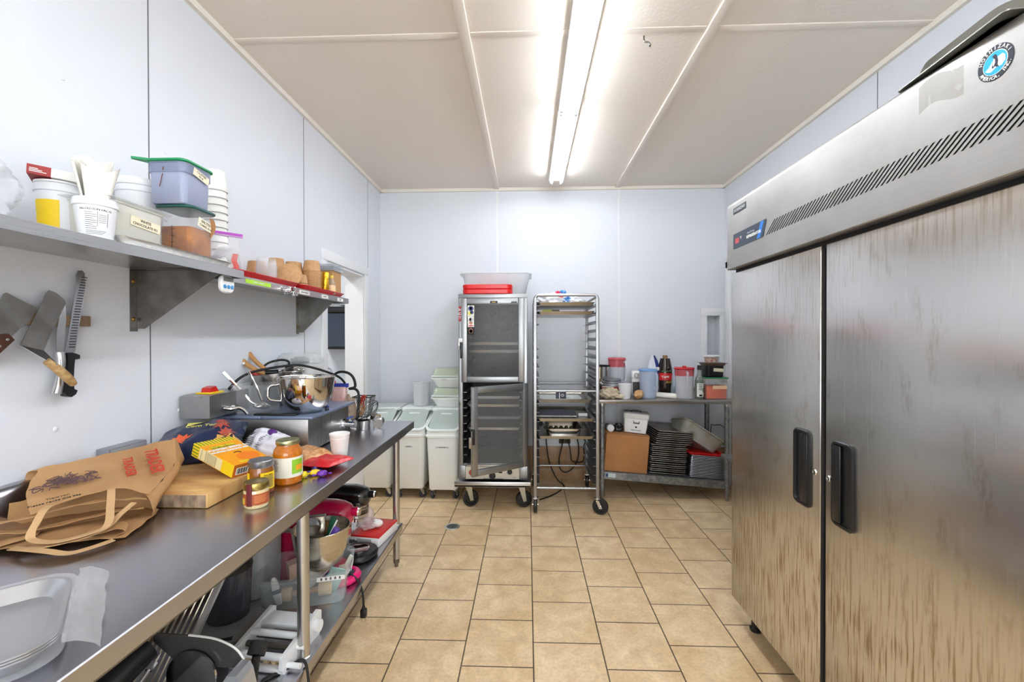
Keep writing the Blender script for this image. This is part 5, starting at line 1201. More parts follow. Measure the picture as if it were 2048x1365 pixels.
# ---- red packet, black scale, pink scale
t = thing('filter_packet', 'red and white packet in clear wrap near the far table leg', 'packet', (-.872, 2.445, ZU), R(-8))
pk = B().box(-.088, .088, -.115, .115, 0, .058, .008).out('packet', mat('packet_white', (236, 236, 236), .4), t)
B().box(-.089, .089, -.116, .116, .047, .0605, .006).out('red_top', mat('packet_red', (200, 34, 30), .35), t)
s = B()
for k in range(14): s.box(-.04+.006*k, -.037+.006*k, -.1157, -.115, .008, .042)
s.box(-.062, -.055, -.1158, -.115, .006, .036)
s.out('print_lines', GREYINK, pk, smooth=False)
t = thing('plastic_bag', 'crumpled clear bag with white lumps lying on the red packet', 'plastic bag', (-.875, 2.42, ZU+.061))
B().ball((-.03, .0, .032), .05, 4, lambda p: crumple(p, .45, 2.0, 1)+.1*noise.noise(p*5), (1.15, .9, .6)).ball((-.045, .06, .05), .035, 3, lambda p: crumple(p, .4, 3, 5), (1, 1, 1.2)).out('film', mat('pinkish_film', (236, 214, 216), .2, alpha=.35, bump=(45, .6)), t, ang=80)
B().ball((.025, .01, .026), .026, 3, None, (1.3, .9, .85)).out('lump', mat('white_lump', (240, 236, 236), .5), t)
t = thing('kitchen_scale', 'black oval kitchen scale with a round steel plate on the undershelf', 'scale', (-.875, 2.225, ZU), R(-14))
def oval(w_, d_, z_, n=36): return [(w_*math.copysign(abs(math.cos(2*PI*i/n))**.8, math.cos(2*PI*i/n)), d_*math.copysign(abs(math.sin(2*PI*i/n))**.8, math.sin(2*PI*i/n)), z_) for i in range(n)]
B().loft([oval(.075, .08, .0), oval(.088, .092, .010), oval(.090, .095, .020), oval(.082, .088, .034), oval(.06, .065, .038)]).out('housing', BLACKP, t)
B().lathe([(0, .0385), (.050, .0385), (.054, .040), (.054, .043), (.050, .0445), (.046, .042), (0, .0415)], 30, (.0, .0)).out('plate', CHROME, t)
t = thing('kitchen_scale', 'bright pink oval scale with a glass plate on the undershelf', 'scale', (-.873, 2.01, ZU), R(-14))
B().loft([oval(.07, .066, .0), oval(.083, .078, .008), oval(.085, .080, .018), oval(.078, .073, .030), oval(.062, .058, .034), oval(.056, .052, .028)]).out('housing', mat('hot_pink', (230, 12, 112), .25, coat=.5), t)
B().loft([oval(.056, .052, .026), oval(.055, .051, .0305)]).out('glass_plate', mat('smoky_plate', (96, 100, 112), .08, .4), t)
B().box(-.075, -.03, -.055, -.03, .034, .046, .004).out('blue_tag', mat('tag_navy', (38, 48, 110), .5), t)
t = thing('power_cord', 'black cord with a two-pin plug hanging over the undershelf edge', 'cord', (-.76, 1.98, .2))
B(t).tube([(-.875, 2.02, .292), (-.83, 1.99, .29), (-.80, 1.985, .276), (-.772, 1.98, .245), (-.757, 1.975, .19), (-.755, 1.975, .145)], .0048, 8, 8).out('cable', BLACKM, t)
pl_ = B(t).box(-.7685, -.7415, 1.962, 1.988, .098, .136, .005).cyl((-.755, 1.975, .13), (-.755, 1.975, .150), .009, .006, n=12).out('plug', BLACKP, t)
B(t).box(-.7645, -.7630, 1.972, 1.978, .080, .099).box(-.7470, -.7455, 1.972, 1.978, .080, .099).out('prongs', STEELP, pl_, smooth=False)
# ---- pasta roller
t = thing('pasta_roller', 'white pasta roller frame with rollers and a crank end near the front table leg', 'pasta roller', (-.905, 1.545, ZU), R(-6))
WP2 = mat('roller_white', (232, 234, 236), .35)
for x in (-.105, .085): B().prism([(-.105, 0), (-.115, .02), (-.11, .055), (-.09, .062), (.0, .078), (.10, .095), (.115, .085), (.115, .02), (.10, 0)], 'x', x, x+.014).out('end_plate', WP2, t, smooth=False)
B().cyl((-.095, -.095, .050), (.09, -.095, .050), .0115, n=16).cyl((-.095, -.01, .066), (.09, -.01, .066), .0115, n=16).out('tie_bar', WP2, t)
B().box(-.095, .09, .03, .105, .055, .075, .004).out('tray', WP2, t); B().box(-.095, .09, -.11, -.085, .004, .018, .003).out('front_bar', WP2, t)
b = B().cyl((-.09, -.075, .026), (.085, -.075, .026), .009, n=14)
for x in (-.05, -.02, .02, .05): b.cyl((x-.008, -.075, .026), (x+.008, -.075, .026), .017, n=16)
b.out('roller', mat('beige_roller', (206, 184, 146), .5), t)
B().cyl((-.09, -.04, .045), (.085, -.04, .045), .010, n=14).cyl((-.09, .015, .04), (.085, .015, .04), .010, n=14).out('shaft', mat('shaft_dark', (96, 92, 84), .4, .6), t)
B().cyl((.099, -.03, .045), (.125, -.03, .045), .010, n=12).cyl((.099, -.085, .02), (.145, -.085, .02), .009, n=12).cyl((.099, .075, .05), (.118, .075, .05), .022, n=18).out('peg', WP2, t)
# ---- smoky jug on a base
t = thing('blender', 'smoky dark blender jug on a wide grey base with buttons', 'blender', (-1.165, 1.655, ZU), R(-18))
SMK = mat('smoky_plastic', (66, 66, 74), .08, alpha=.62, coat=.5)
B().loft([oval(.125, .105, 0), oval(.138, .118, .010), oval(.138, .118, .022), oval(.12, .10, .040), oval(.085, .08, .052)]).out('base', mat('base_grey', (126, 126, 126), .4), t)
B().lathe([(0, .053), (.072, .053), (.074, .06), (.080, .20), (.082, .235), (.079, .235), (.070, .06), (0, .056)], 36).out('jug', SMK, t)
B().lathe([(0, .236), (.083, .236), (.084, .242), (.08, .26), (.06, .275), (.03, .278), (0, .278)], 36).out('lid', BLACKP, t)
B().tube([(-.08, .0, .22), (-.115, 0, .215), (-.12, 0, .15), (-.10, 0, .09), (-.076, 0, .085)], .011, 10, 4).out('handle', BLACKP, t)
bt = B().prism([(.025, -.128), (.115, -.075), (.104, -.060), (.02, -.108)], 'z', .030, .0365).out('button_strip', mat('button_navy', (34, 40, 56), .4), t, smooth=False)
s = B()
for k in range(5): s.box(.034+.015*k, .038+.015*k, -.108+.0095*k, -.104+.0095*k, .0365, .0372)
s.out('buttons', PAPER, bt, smooth=False)
# ---- leaning rod rack
t = thing('rod_rack', 'flat metal rack of thin parallel rods leaning under the table beside the blender', 'rack', (-1.13, 1.36, ZU))
A_, C_ = Vector((-1.12, 1.30, .254)), Vector((-1.03, 1.46, .60)); W_ = Vector((-.22, .02, .03))
b = B(t)
for k in range(11): b.cyl(A_+W_*(.06+.085*k), C_+W_*(.06+.085*k), .0035, n=8)
b.out('rod', mat('rod_steel', (176, 166, 148), .3, 1), t)
d = (C_-A_).normalized(); n_ = d.cross(W_).normalized()
b = B(t)
for o_, s_ in ((Vector((0, 0, 0)), 1), (W_, 1)):
    e = W_.normalized()*.009
    b.loft([[A_+o_-e-n_*.006, A_+o_+e-n_*.006, A_+o_+e+n_*.006, A_+o_-e+n_*.006], [C_+o_-e-n_*.006, C_+o_+e-n_*.006, C_+o_+e+n_*.006, C_+o_-e+n_*.006]])
for q_ in (A_, C_): b.loft([[q_-n_*.005-d*.006, q_+n_*.005-d*.006, q_+n_*.005+d*.006, q_-n_*.005+d*.006], [q_+W_-n_*.005-d*.006, q_+W_+n_*.005-d*.006, q_+W_+n_*.005+d*.006, q_+W_-n_*.005+d*.006]])
b.out('frame', STEEL, t, smooth=False)
# ---- food slicer
t = thing('food_slicer', 'black and silver food slicer with a smoky guard on the undershelf', 'slicer', (-1.0, 1.12, ZU))
B(t).box(-1.20, -.84, .98, 1.30, ZU+.012, ZU+.06, .012, 3).out('base', mat('slicer_silver', (186, 188, 190), .3, .8), t)
b = B(t)
for x in (-1.16, -.88):
    for y in (1.02, 1.26): b.cyl((x, y, ZU), (x, y, ZU+.014), .016, n=12)
b.out('foot', BLACKP, t)
B(t).tube([(-1.19, 1.05, .40), (-1.165, 1.12, .41), (-1.14, 1.20, .445), (-1.125, 1.25, .462)], lambda u: .048-.012*u, 18, 4).out('motor_housing', BLACKP, t)
B(t).box(-1.18, -1.10, 1.06, 1.20, .30, .40, .01).out('motor_foot', BLACKP, t)
B(t).cyl((-1.075, 1.08, .385), (-1.075, 1.235, .458), .0055, n=10).cyl((-1.075, 1.195, .438), (-1.075, 1.215, .448), .010, n=6).out('slide_rod', CHROME, t)
gp = [(-1.13, .468), (-1.125, .492), (-1.02, .487), (-.95, .480), (-.905, .466), (-.872, .446), (-.850, .418), (-.862, .392), (-1.02, .396), (-1.05, .40)]
gm = B(t).prism(gp, 'y', 1.272, 1.277).out('guard', mat('smoky_guard', (74, 73, 72), .12, alpha=.9), t, smooth=False)
B(t).tube([(-1.02, 1.274, .4875), (-.95, 1.274, .4805), (-.905, 1.274, .4665), (-.872, 1.274, .4465), (-.850, 1.274, .418)], .0032, 6, 4).out('bright_edge', PAPER, gm)
B(t).cyl((-1.0, 1.255, .375), (-1.0, 1.262, .375), .075, n=40).out('blade', STEELP, t)
B(t).prism([(-.878, .33), (-.868, .40), (-.852, .424), (-.826, .424), (-.816, .405), (-.80, .33)], 'y', 1.20, 1.265).out('arm', mat('slicer_arm', (196, 200, 206), .3, .7), t, smooth=False)
kn = B(t).cyl((-.838, 1.31, .405), (-.838, 1.335, .43), .026, n=24).cyl((-.835, 1.285, .31), (-.835, 1.31, .405), .012, n=12).out('knob', mat('knurled_black', (24, 24, 26), .5, bump=(260, .8)), t)
B(t).cyl((-.845, 1.18, .36), (-.80, 1.17, .36), .028, n=22).out('dial', BLACKP, t)
tag(B().tube([(-.84, 1.36, .262), (-.87, 1.40, .257), (-.82, 1.445, .258), (-.785, 1.465, .275), (-.765, 1.47, .262), (-.752, 1.465, .20), (-.748, 1.455, .12), (-.75, 1.45, .02)], .0048, 8, 8).out('trailing_cord', BLACKM), 'black cord running past the front table leg and over the undershelf edge', 'cord')
# ================================================================== INGREDIENT BINS
BINW = mat('bin_white', (242, 245, 242), .4); BINL = mat('bin_lid_white', (236, 243, 241), .35); BINC = mat('bin_clear', (222, 236, 228), .15, alpha=.4); BING = mat('bin_inner_green', (206, 220, 200), .5)
CAST = mat('caster_rubber', (52, 55, 62), .5); ZINC = mat('zinc', (190, 186, 172), .38, .9)
def caster(par, x, y, r, top, rot=0, wd=.022, plate=.03, m=CAST, fork=ZINC):
    """swivel caster: wheel under a fork; coordinates are the parent's own."""
    c, s_ = math.cos(rot), math.sin(rot)
    def P(u, v, z): return (x+u*c-v*s_, y+u*s_+v*c, z)
    ox = r*.35
    f = B()
    f.m = Matrix.Translation((x, y, 0)) @ Matrix.Rotation(rot, 4, 'Z')
    f.box(-plate, plate, -plate, plate, top-.004, top).cyl((0, 0, top-.016), (0, 0, top-.004), plate*.7, n=16)
    for sg in (-1, 1): f.prism([(-plate*.6, top-.016), (plate*.6, top-.016), (ox+r*.28, r*.8), (ox-r*.1, r*.75)], 'y', sg*(wd*.5+.002), sg*(wd*.5+.0045))
    f.cyl((ox, -wd*.5-.009, r), (ox, wd*.5+.009, r), r*.16, n=10)
    fk = f.out('caster', fork, par)
    wv = B(); wv.m = Matrix.Translation((x, y, 0)) @ Matrix.Rotation(rot, 4, 'Z') @ Matrix.Translation((ox, 0, r)) @ Matrix.Rotation(PI/2, 4, 'X')
    wv.lathe([(0, -wd*.3), (r*.62, -wd*.3), (r*.66, -wd*.5), (r*.93, -wd*.5), (r, -wd*.3), (r, wd*.3), (r*.93, wd*.5), (r*.66, wd*.5), (r*.62, wd*.3), (0, wd*.3)], 28)
    wv.out('wheel', m, fk)
def bin_(label, x, y, w_, word, fill, rots):
    t = thing('ingredient_bin', label, 'ingredient bin', (x, y, 0)); D = .56
    B().loft([rrect(w_-.05, D-.07, .03, .088, 5, 0, D/2), rrect(w_-.04, D-.06, .035, .094, 5, 0, D/2), rrect(w_-.008, D-.01, .05, .535, 5, 0, D/2)]).out('body', BINW, t)
    B().loft([rrect(w_-.006, D-.008, .05, .535, 5, 0, D/2), rrect(w_+.012, D+.01, .055, .54, 5, 0, D/2), rrect(w_+.014, D+.012, .055, .556, 5, 0, D/2), rrect(w_-.002, D-.004, .05, .562, 5, 0, D/2), rrect(w_-.004, D-.006, .05, .590, 5, 0, D/2)]).out('rim', BINW, t)
    # sloping top: loops share x/y and lift towards the back
    def slope(L, z0, y0=.0, z1=.14, y1=.27): return [(p[0], p[1], z0+z1*max(0, min(1, (p[1]-y0)/y1))) for p in L]
    n = 6
    L0 = rrect(w_+.006, D+.004, .055, 0, n, 0, D/2)
    b = B(); b.loft([slope(L0, .588), slope(rrect(w_+.010, D+.008, .056, 0, n, 0, D/2), .592), slope(rrect(w_+.010, D+.008, .056, 0, n, 0, D/2), .600), slope(rrect(w_-.02, D-.02, .05, 0, n, 0, D/2), .606), slope(rrect(w_-.022, D-.022, .05, 0, n, 0, D/2), .600)], False, False); b.out('lid_frame', BINL, t)
    b = B(); b.sheet(6, 8, lambda u, v: ((u-.5)*(w_-.03), .012+.262*v, .598+.136*v+.004*math.sin(PI*u)), .002); ps = b.out('lid_window', BINC, t)
    b = B(); b.loft([rrect(w_+.010, .300, .03, .722, 4, 0, .410), rrect(w_+.010, .300, .03, .738, 4, 0, .410), rrect(w_-.002, .286, .03, .746, 4, 0, .410)]); b.out('rear_lid', BINL, t)
    b = B(); b.box(-.05, .05, .205, .225, .700, .712, .004).cyl((-w_*.35, .262, .738), (w_*.35, .262, .738), .007, n=10); b.out('lid_hinge', BINL, t)
    # walls between body and lid, contents
    B().loft([slope(rrect(w_-.006, D-.01, .05, 0, n, 0, D/2), .585, z1=.0), slope(rrect(w_-.006, D-.01, .05, 0, n, 0, D/2), .592)], False, False).out('upper_wall', BINW, t)
    B().loft([rrect(w_-.02, D-.03, .045, .50, n, 0, D/2), rrect(w_-.02, D-.03, .045, .545, n, 0, D/2)]).out('contents', fill, t)
    if word:
        l = B().box(-word[1], word[1], -.0007+.0028, .0023, .452, .462).out('label', mat('bin_label', (196, 192, 192), .6) if 'bin_label' not in bpy.data.materials else bpy.data.materials['bin_label'], t, smooth=False); l.location.y = .001
        lettering(word[0], .0085, INK, l, frame(FX, FZ, (0, .0008, .457)), bold=.0002)
    for (cx, cy), r_ in zip(((-w_*.34, .07), (w_*.34, .07), (-w_*.34, D-.07), (w_*.34, D-.07)), rots): caster(t, cx, cy, .036, .090, R(r_), .022, .028)
    return t
FLOUR = mat('flour', (236, 232, 222), .9); GRAIN = mat('grain_contents', (196, 184, 150), .9, var=(60, (170, 156, 122), 1.5))
bin_('rightmost white ingredient bin, with a dark-lettered strip, beside the heated cabinet', -.722, 3.655, .285, ('BREAD FLOUR', .055), GRAIN, (80, 60, 90, 90))
bin_('middle white ingredient bin, a tall clear container standing on it', -1.014, 3.68, .27, ('SUGAR', .03), BING, (100, 40, 90, 90))
bin_('leftmost white ingredient bin, half hidden behind the work table', -1.308, 3.69, .265, None, FLOUR, (70, 20, 90, 90))
t = thing('round_container', 'tall frosted round container standing on the middle ingredient bin', 'food container', (-1.0, 4.08, .7465))
B().lathe([(0, 0), (.068, 0), (.072, .004), (.078, .215), (.081, .218), (.081, .226), (.078, .226), (.0755, .214), (.069, .006), (0, .004)], 36).out('container', mat('frosted', (222, 226, 232), .35, alpha=.62), t)
def shelfbin(label, z, word):
    t = thing('shelf_bin', label, 'ingredient bin', (-.725, 4.06, z))
    b = B(); openbox(b, .21, .16, .29, .26, .092, .02, .03, .004, .010, .010); b.out('bin_body', BINW, t)
    b = B(); b.loft([rrect(.286, .256, .03, .0925), rrect(.286, .256, .035, .10), rrect(.270, .235, .045, .165), rrect(.25, .215, .05, .176), rrect(.10, .10, .04, .178)]); b.out('lid', mat('greenish_clear', (206, 218, 196), .2, alpha=.72) if 'greenish_clear' not in bpy.data.materials else bpy.data.materials['greenish_clear'], t)
    b = B(); b.loft([rrect(.30, .27, .035, .103), rrect(.312, .282, .038, .106), rrect(.30, .27, .035, .112)]); b.out('lid_rim', BINL, t)
    l = B().box(-.06, .0, -.142, -.1405, .072, .088, .001).out('label_holder', PAPER, t, smooth=False)
    if word: lettering(word, .009, INK, l, frame(FX, FZ, (-.03, -.1424, .080)))
    return t
shelfbin('lower of the two small lidded bins stacked on the rightmost ingredient bin', .7465, None)
shelfbin('upper of the two small lidded bins, with a dark-lettered label', .7465+.1795, 'CORNMEAL')

# ================================================================== HEATED CABINET
CABX0, CABX1, CY0, CY1 = -.557, -.003, 3.50, 4.12
hc = thing('heated_cabinet', 'tall aluminium heated holding cabinet with two glass doors, the lower one ajar', 'cabinet', (-.28, 3.8, 0))
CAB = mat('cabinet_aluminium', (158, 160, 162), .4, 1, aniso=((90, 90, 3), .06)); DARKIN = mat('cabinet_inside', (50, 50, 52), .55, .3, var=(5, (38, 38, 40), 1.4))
B(hc).box(CABX0, CABX0+.034, CY0, CY1, .24, 1.728, .003).out('side_panel', CAB, hc)
B(hc).box(CABX1-.034, CABX1, CY0, CY1, .24, 1.728, .003).out('side_panel', CAB, hc)
B(hc).box(CABX0+.034, CABX1-.034, CY1-.02, CY1, .24, 1.70).out('back_panel', CAB, hc, smooth=False)
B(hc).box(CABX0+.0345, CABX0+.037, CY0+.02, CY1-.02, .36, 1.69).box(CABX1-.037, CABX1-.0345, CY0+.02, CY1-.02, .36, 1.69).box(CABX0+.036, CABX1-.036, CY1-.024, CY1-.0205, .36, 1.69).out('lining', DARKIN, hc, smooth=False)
B(hc).box(CABX0, CABX1, CY0-.002, CY1, 1.70, 1.733, .003).out('top_panel', CAB, hc)
B(hc).box(CABX0+.034, CABX1-.034, CY0+.03, CY1-.02, .345, .362, .002).out('floor_panel', ALU, hc)
for k in range(20):
    z = .43+.0635*k
    if abs(z-1.03) < .03: continue
    for x0, x1 in ((CABX0+.037, CABX0+.062), (CABX1-.062, CABX1-.037)): B(hc).box(x0, x1, CY0+.03, CY1-.03, z, z+.0025).out('rack_slide', ALU, hc, smooth=False)
def cdoor(z0, z1, par, hinge=None, glass_alpha=None):
    """framed glass door in its own plane: x 0..W to the right, z up, front at y=0."""
    W_ = .502
    fr_ = .046
    b = B(); 
    def add(x0, x1, a, c): b.box(x0, x1, 0, .028, a, c, .004)
    add(0, fr_, z0, z1); add(W_-fr_, W_, z0, z1); add(fr_, W_-fr_, z1-fr_, z1); add(fr_, W_-fr_, z0, z0+fr_)
    d = b.out('door', CAB, par)
    B().box(fr_-.004, W_-fr_+.004, .010, .015, z0+fr_-.004, z1-fr_+.004).out('glass', mat('door_glass', (128, 130, 130), .12, alpha=.10, var=(60, (190, 192, 192), 1.2)) if 'door_glass' not in bpy.data.materials else bpy.data.materials['door_glass'], d, smooth=False)
    return d, W_
d, W_ = cdoor(1.025, 1.697, hc); d.location = Vector((-.530, CY0-.029, 0))-hc.location
zc = 1.318
B().box(-.020, .012, -.012, .0, zc+.03, zc+.06, .004).out('latch', mat('latch_white', (232, 232, 234), .35), d)
B().box(-.022, -.012, -.014, .012, zc-.03, zc+.05, .003).out('latch_arm', CHROME, d)
B().box(-.006, .012, -.020, -.002, zc-.10, zc+.025, .005).out('handle', BLACKP, d)
def door_sign(par, x0, x1, z0, z1, m, name='sticker', lab=None): return B().box(x0, x1, -.0012, -.0002, z0, z1).out(name, m, par, lab, smooth=False)
s1 = door_sign(d, .232, .292, 1.656, 1.674, INK, 'maker_plate'); lettering('Carter', .012, GOLD, s1, frame(FX, FZ, (.262, -.0014, 1.665)))
s1 = door_sign(d, .40, .445, 1.657, 1.670, mat('plate_grey', (40, 42, 48), .4), 'rating_plate')
for k in range(2): B().box(.405, .440, -.0016, -.0012, 1.660+.004*k, 1.6615+.004*k).out('plate_print', GREYINK, s1, smooth=False)
def pic(x0, x1, z0, z1, bg, blobs, nm='sticker', lab=None):
    s_ = B().box(x0, x1, .0085, .0097, z0, z1).out(nm, bg, d, lab, smooth=False)
    for cx, cz, rx, rz, m in blobs:
        q = B(); q.m = frame(FX, FZ, (cx, .0083, cz)); q.loft([[(rx*math.cos(a), rz*math.sin(a), o) for a in [2*PI*i/14 for i in range(14)]] for o in (-.0003, .0003)]); q.out('picture', m, s_, smooth=False)
CB1, CB2, CB3, CB4 = mat('st_blue', (50, 66, 130), .5), mat('st_yellow', (226, 214, 120), .5), mat('st_skin', (206, 140, 110), .5), mat('st_red', (196, 60, 60), .5)
pic(.050, .104, 1.552, 1.640, mat('st_cream', (224, 226, 210), .5), [(.077, 1.615, .022, .02, CB1), (.077, 1.617, .010, .012, CB3), (.068, 1.578, .016, .016, CB2), (.085, 1.585, .014, .014, CB1)], lab='pale blue and yellow picture sticker')
pic(.052, .102, 1.468, 1.550, PAPER, [(.077, 1.525, .02, .018, mat('st_grey', (190, 192, 196), .5)), (.073, 1.528, .008, .012, mat('st_brown', (120, 84, 60), .5)), (.077, 1.50, .015, .012, CB3), (.077, 1.478, .022, .005, CB4)], lab='white picture sticker with a red caption')
pic(.052, .103, 1.408, 1.466, INK, [(.0775, 1.440, .018, .020, mat('st_dusk', (150, 96, 84), .5)), (.0775, 1.436, .013, .013, INK), (.0775, 1.424, .016, .005, CB3)], lab='black picture sticker with an arch')
# lower door, swung open towards the camera
dl, W_ = cdoor(.360, 1.020, hc)
ang = math.atan2(.30, .415)
dl.matrix_local = Matrix.Translation(Vector((-.012, CY0-.012, 0))-hc.location) @ Matrix.Rotation(ang, 4, 'Z') @ Matrix.Translation((-W_, -.028, 0))
B().box(-.006, .010, -.022, -.002, .60, .715, .005).box(-.012, .006, -.006, .02, .70, .712, .002).out('handle', BLACKP, dl)
B().box(-.024, -.008, -.010, .016, .575, .655, .004).box(-.022, .0, .006, .014, .572, .586, .002).out('latch', ZINC, dl)
# front post with the HOT sign
hs = B(hc).box(-.5525, -.5325, CY0-.0015, CY0, 1.515, 1.635).out('hot_sign', mat('sign_red', (186, 20, 44), .45), hc, 'red HOT sign', smooth=False)
for k, ch_ in enumerate('HOT'): lettering(ch_, .030, PAPER, hs, Matrix.Translation(-hc.location) @ frame(FX, FZ, (-.5425, CY0-.0018, 1.606-.032*k)), bold=.0012)
B(hc).box(-.554, -.540, CY0-.002, CY0, .84, .90, .001).out('strike_plate', STEELD, hc)
# heater panel
cpn = B(hc).box(-.500, -.068, CY0-.004, CY0+.03, .246, .345, .002).out('control_panel', mat('panel_cream', (216, 208, 190), .45), hc)
B(hc).box(CABX0, -.502, CY0-.003, CY0+.03, .24, .352, .002).out('corner_plate', CAB, hc); B(hc).box(-.066, CABX1, CY0-.003, CY0+.03, .24, .352, .002).out('corner_plate', CAB, hc)
B(hc).box(-.49, -.08, CY0-.004, CY0+.02, .347, .362, .002).out('drip_edge', ALU, hc)
def knob(x, z, r, m): 
    q = B(hc); q.m = q.base @ frame(FX, FZ, (x, CY0-.004, z)); q.lathe([(0, .016), (r*.8, .016), (r, .010), (r, 0)], 24); return q.out('dial', m, cpn)
knob(-.452, .300, .022, mat('dial_red', (176, 70, 50), .5)); knob(-.145, .306, .020, BLACKP); knob(-.285, .275, .026, BLACKP)
s = B(hc)
for k in range(9):
    a = R(200+k*28); s.box(-.145+.027*math.cos(a)-.001, -.145+.027*math.cos(a)+.001, CY0-.0046, CY0-.004, .306+.027*math.sin(a)-.003, .306+.027*math.sin(a)+.003)
s.box(-.36, -.20, CY0-.0048, CY0-.004, .248, .2515).box(-.235, -.205, CY0-.0048, CY0-.004, .295, .306); s.out('panel_print', INK, cpn, smooth=False)
lettering('Carter', .012, GREYINK, cpn, Matrix.Translation(-hc.location) @ frame(FX, FZ, (-.105, CY0-.0048, .262)))
B(hc).box(-.585, .022, CY0-.05, CY1+.02, .196, .212, .003).box(-.585, .022, CY0-.05, CY0-.044, .196, .238, .002).out('base_tray', ALU, hc)
for x, y, r_ in ((-.49, 3.56, 20), (-.055, 3.56, 10), (-.49, 4.06, 90), (-.055, 4.06, 90)): caster(hc, x+.28, y-3.8, .066, .194, R(r_), .034, .042, BLACKP, ZINC)
# shelves of pans inside
for z, lab in ((1.30, 'aluminium sheet pan on the upper rail behind the top glass door'), (1.235, 'aluminium sheet pan on the lower rail behind the top glass door'), (.82, 'sheet pan on the upper rail behind the open lower door'), (.625, 'sheet pan on the lower rail behind the open lower door')):
    zz = .43+.0635*round((z-.43)/.0635)+.003
    tag(B().loft(sheetpan_loops(.45, .50, .024)).out('sheet_pan', ALU), lab, 'sheet pan', 'pans inside the heated cabinet', loc=(-.28, 3.82, zz))
# on top: red trays and a big clear bin
for k in range(2):
    b = B(); b.loft([rrect(.388, .21, .04, 0, 6), rrect(.400, .222, .045, .006, 6), rrect(.404, .226, .046, .034, 6), rrect(.392, .214, .042, .0385, 6)])
    tag(b.out('red_container', mat('bright_red', (222, 28, 30), .3) if k == 0 else bpy.data.materials['bright_red']), ('lower', 'upper')[k]+' of the two flat red containers on top of the heated cabinet', 'container', 'red containers on the heated cabinet', loc=(-.325, 3.615, 1.7345+.039*k))
t = thing('clear_bin', 'large clear food storage bin on top of the heated cabinet behind the red containers', 'food container', (-.275, 3.93, 1.7345))
b = B(); openbox(b, .50, .34, .58, .39, .20, .04, .05, .004, .022, .006); b.out('bin', mat('bin_polycarbonate', (214, 217, 220), .15, alpha=.42), t)

# ================================================================== BUN PAN RACK
rk = thing('pan_rack', 'tall aluminium pan rack on black casters, beside the heated cabinet', 'rack', (.30, 3.74, 0))
RA = mat('rack_aluminium', (168, 169, 172), .38, 1)
RX0, RX1, RY0, RY1 = .045, .558, 3.425, 4.06
for x in (RX0, RX1-.026):
    for y in (RY0, RY1-.026): B(rk).box(x, x+.026, y, y+.026, .125, 1.695, .004).out('post', RA, rk)
def hoop(y, z, lab='cross_bar'):
    return B(rk).tube([(RX0+.026, y, z), (RX1-.026, y, z)], .010, 10).out(lab, RA, rk)
for y in (RY0+.013, RY1-.013):
    B(rk).tube([(RX0+.013, y, 1.66), (RX0+.014, y, 1.69), (RX0+.03, y, 1.712), (RX0+.06, y, 1.715), (RX1-.06, y, 1.715), (RX1-.03, y, 1.712), (RX1-.014, y, 1.69), (RX1-.013, y, 1.66)], .0125, 12, 4).out('top_bar', RA, rk)
    hoop(y, .963); hoop(y, .200)
for x in (RX0+.013, RX1-.013): B(rk).tube([(x, RY0+.02, 1.705), (x, RY1-.02, 1.705)], .011, 10).out('side_rail', RA, rk)
SLZ = [.235+.0698*k for k in range(21)]
for z in SLZ:
    for sg in (0, 1):
        x0 = RX0+.002 if sg == 0 else RX1-.002
        s_ = 1 if sg == 0 else -1
        prof = [(x0, z+.028), (x0+s_*.0018, z+.028), (x0+s_*.0018, z+.0018), (x0+s_*.046, z+.0018), (x0+s_*.046, z), (x0, z)]
        B(rk).loft([[(px_, y, pz_) for px_, pz_ in prof] for y in (RY0+.004, RY1-.004)]).out('slide', RA, rk, smooth=False)
for x, y, r_ in ((RX0+.013, RY0+.013, 88), (RX1-.013, RY0+.013, -18), (RX0+.013, RY1-.013, 90), (RX1-.013, RY1-.013, 80)): caster(rk, x-.30, y-3.74, .062, .126, R(r_), .030, .022, BLACKP, CHROME)
PANM = mat('bun_pan', (190, 188, 184), .3, 1, var=(8, (170, 164, 152), 1.3))
def rackpan(label, z, dx=0, dy=0, rz=0, tilt=0):
    return tag(B().loft(sheetpan_loops(.448, .60, .026)).out('sheet_pan', PANM), label, 'sheet pan', 'pans on the rolling rack', loc=(.3015+dx, 3.735+dy, z), rot=(0, R(tilt), R(rz)))
Zs = lambda z: min(SLZ, key=lambda q: abs(q-z))+.0022
zt1, zt2, zm1, zm2, zm3 = Zs(1.63)+.0, Zs(1.56), Zs(.87), Zs(.75), Zs(.60)
rackpan('topmost sheet pan on the rolling rack, holding a printed plastic bag', zt1)
rackpan('second sheet pan from the top of the rolling rack, holding a green carton', zt2)
rackpan('sheet pan with a small white tray in it, just below the rack middle bar', zm1, -.01, .03)
rackpan('sheet pan holding a perforated black grid on the rolling rack', zm2, 0, -.02)
rackpan('lowest sheet pan on the rolling rack, holding a deep steel pan', zm3, 0, -.01)
t = thing('printed_bag', 'white plastic bag with blue and red print spilling over the rack top', 'plastic bag', (.26, 3.72, zt1+.003))
b = B(); b.ball((-.06, 0, .05), .09, 4, lambda p: crumple(p, .4, 2.2, 2), (1.2, 1.4, .75)).ball((.09, .02, .045), .085, 4, lambda p: crumple(p, .4, 2.2, 6), (1.3, 1.4, .66))
for v in b.bm.verts: v.co.z = max(v.co.z, .0005)
pb = b.out('film', mat('white_bag_film', (236, 238, 242), .3, bump=(30, .5)), t, ang=40)
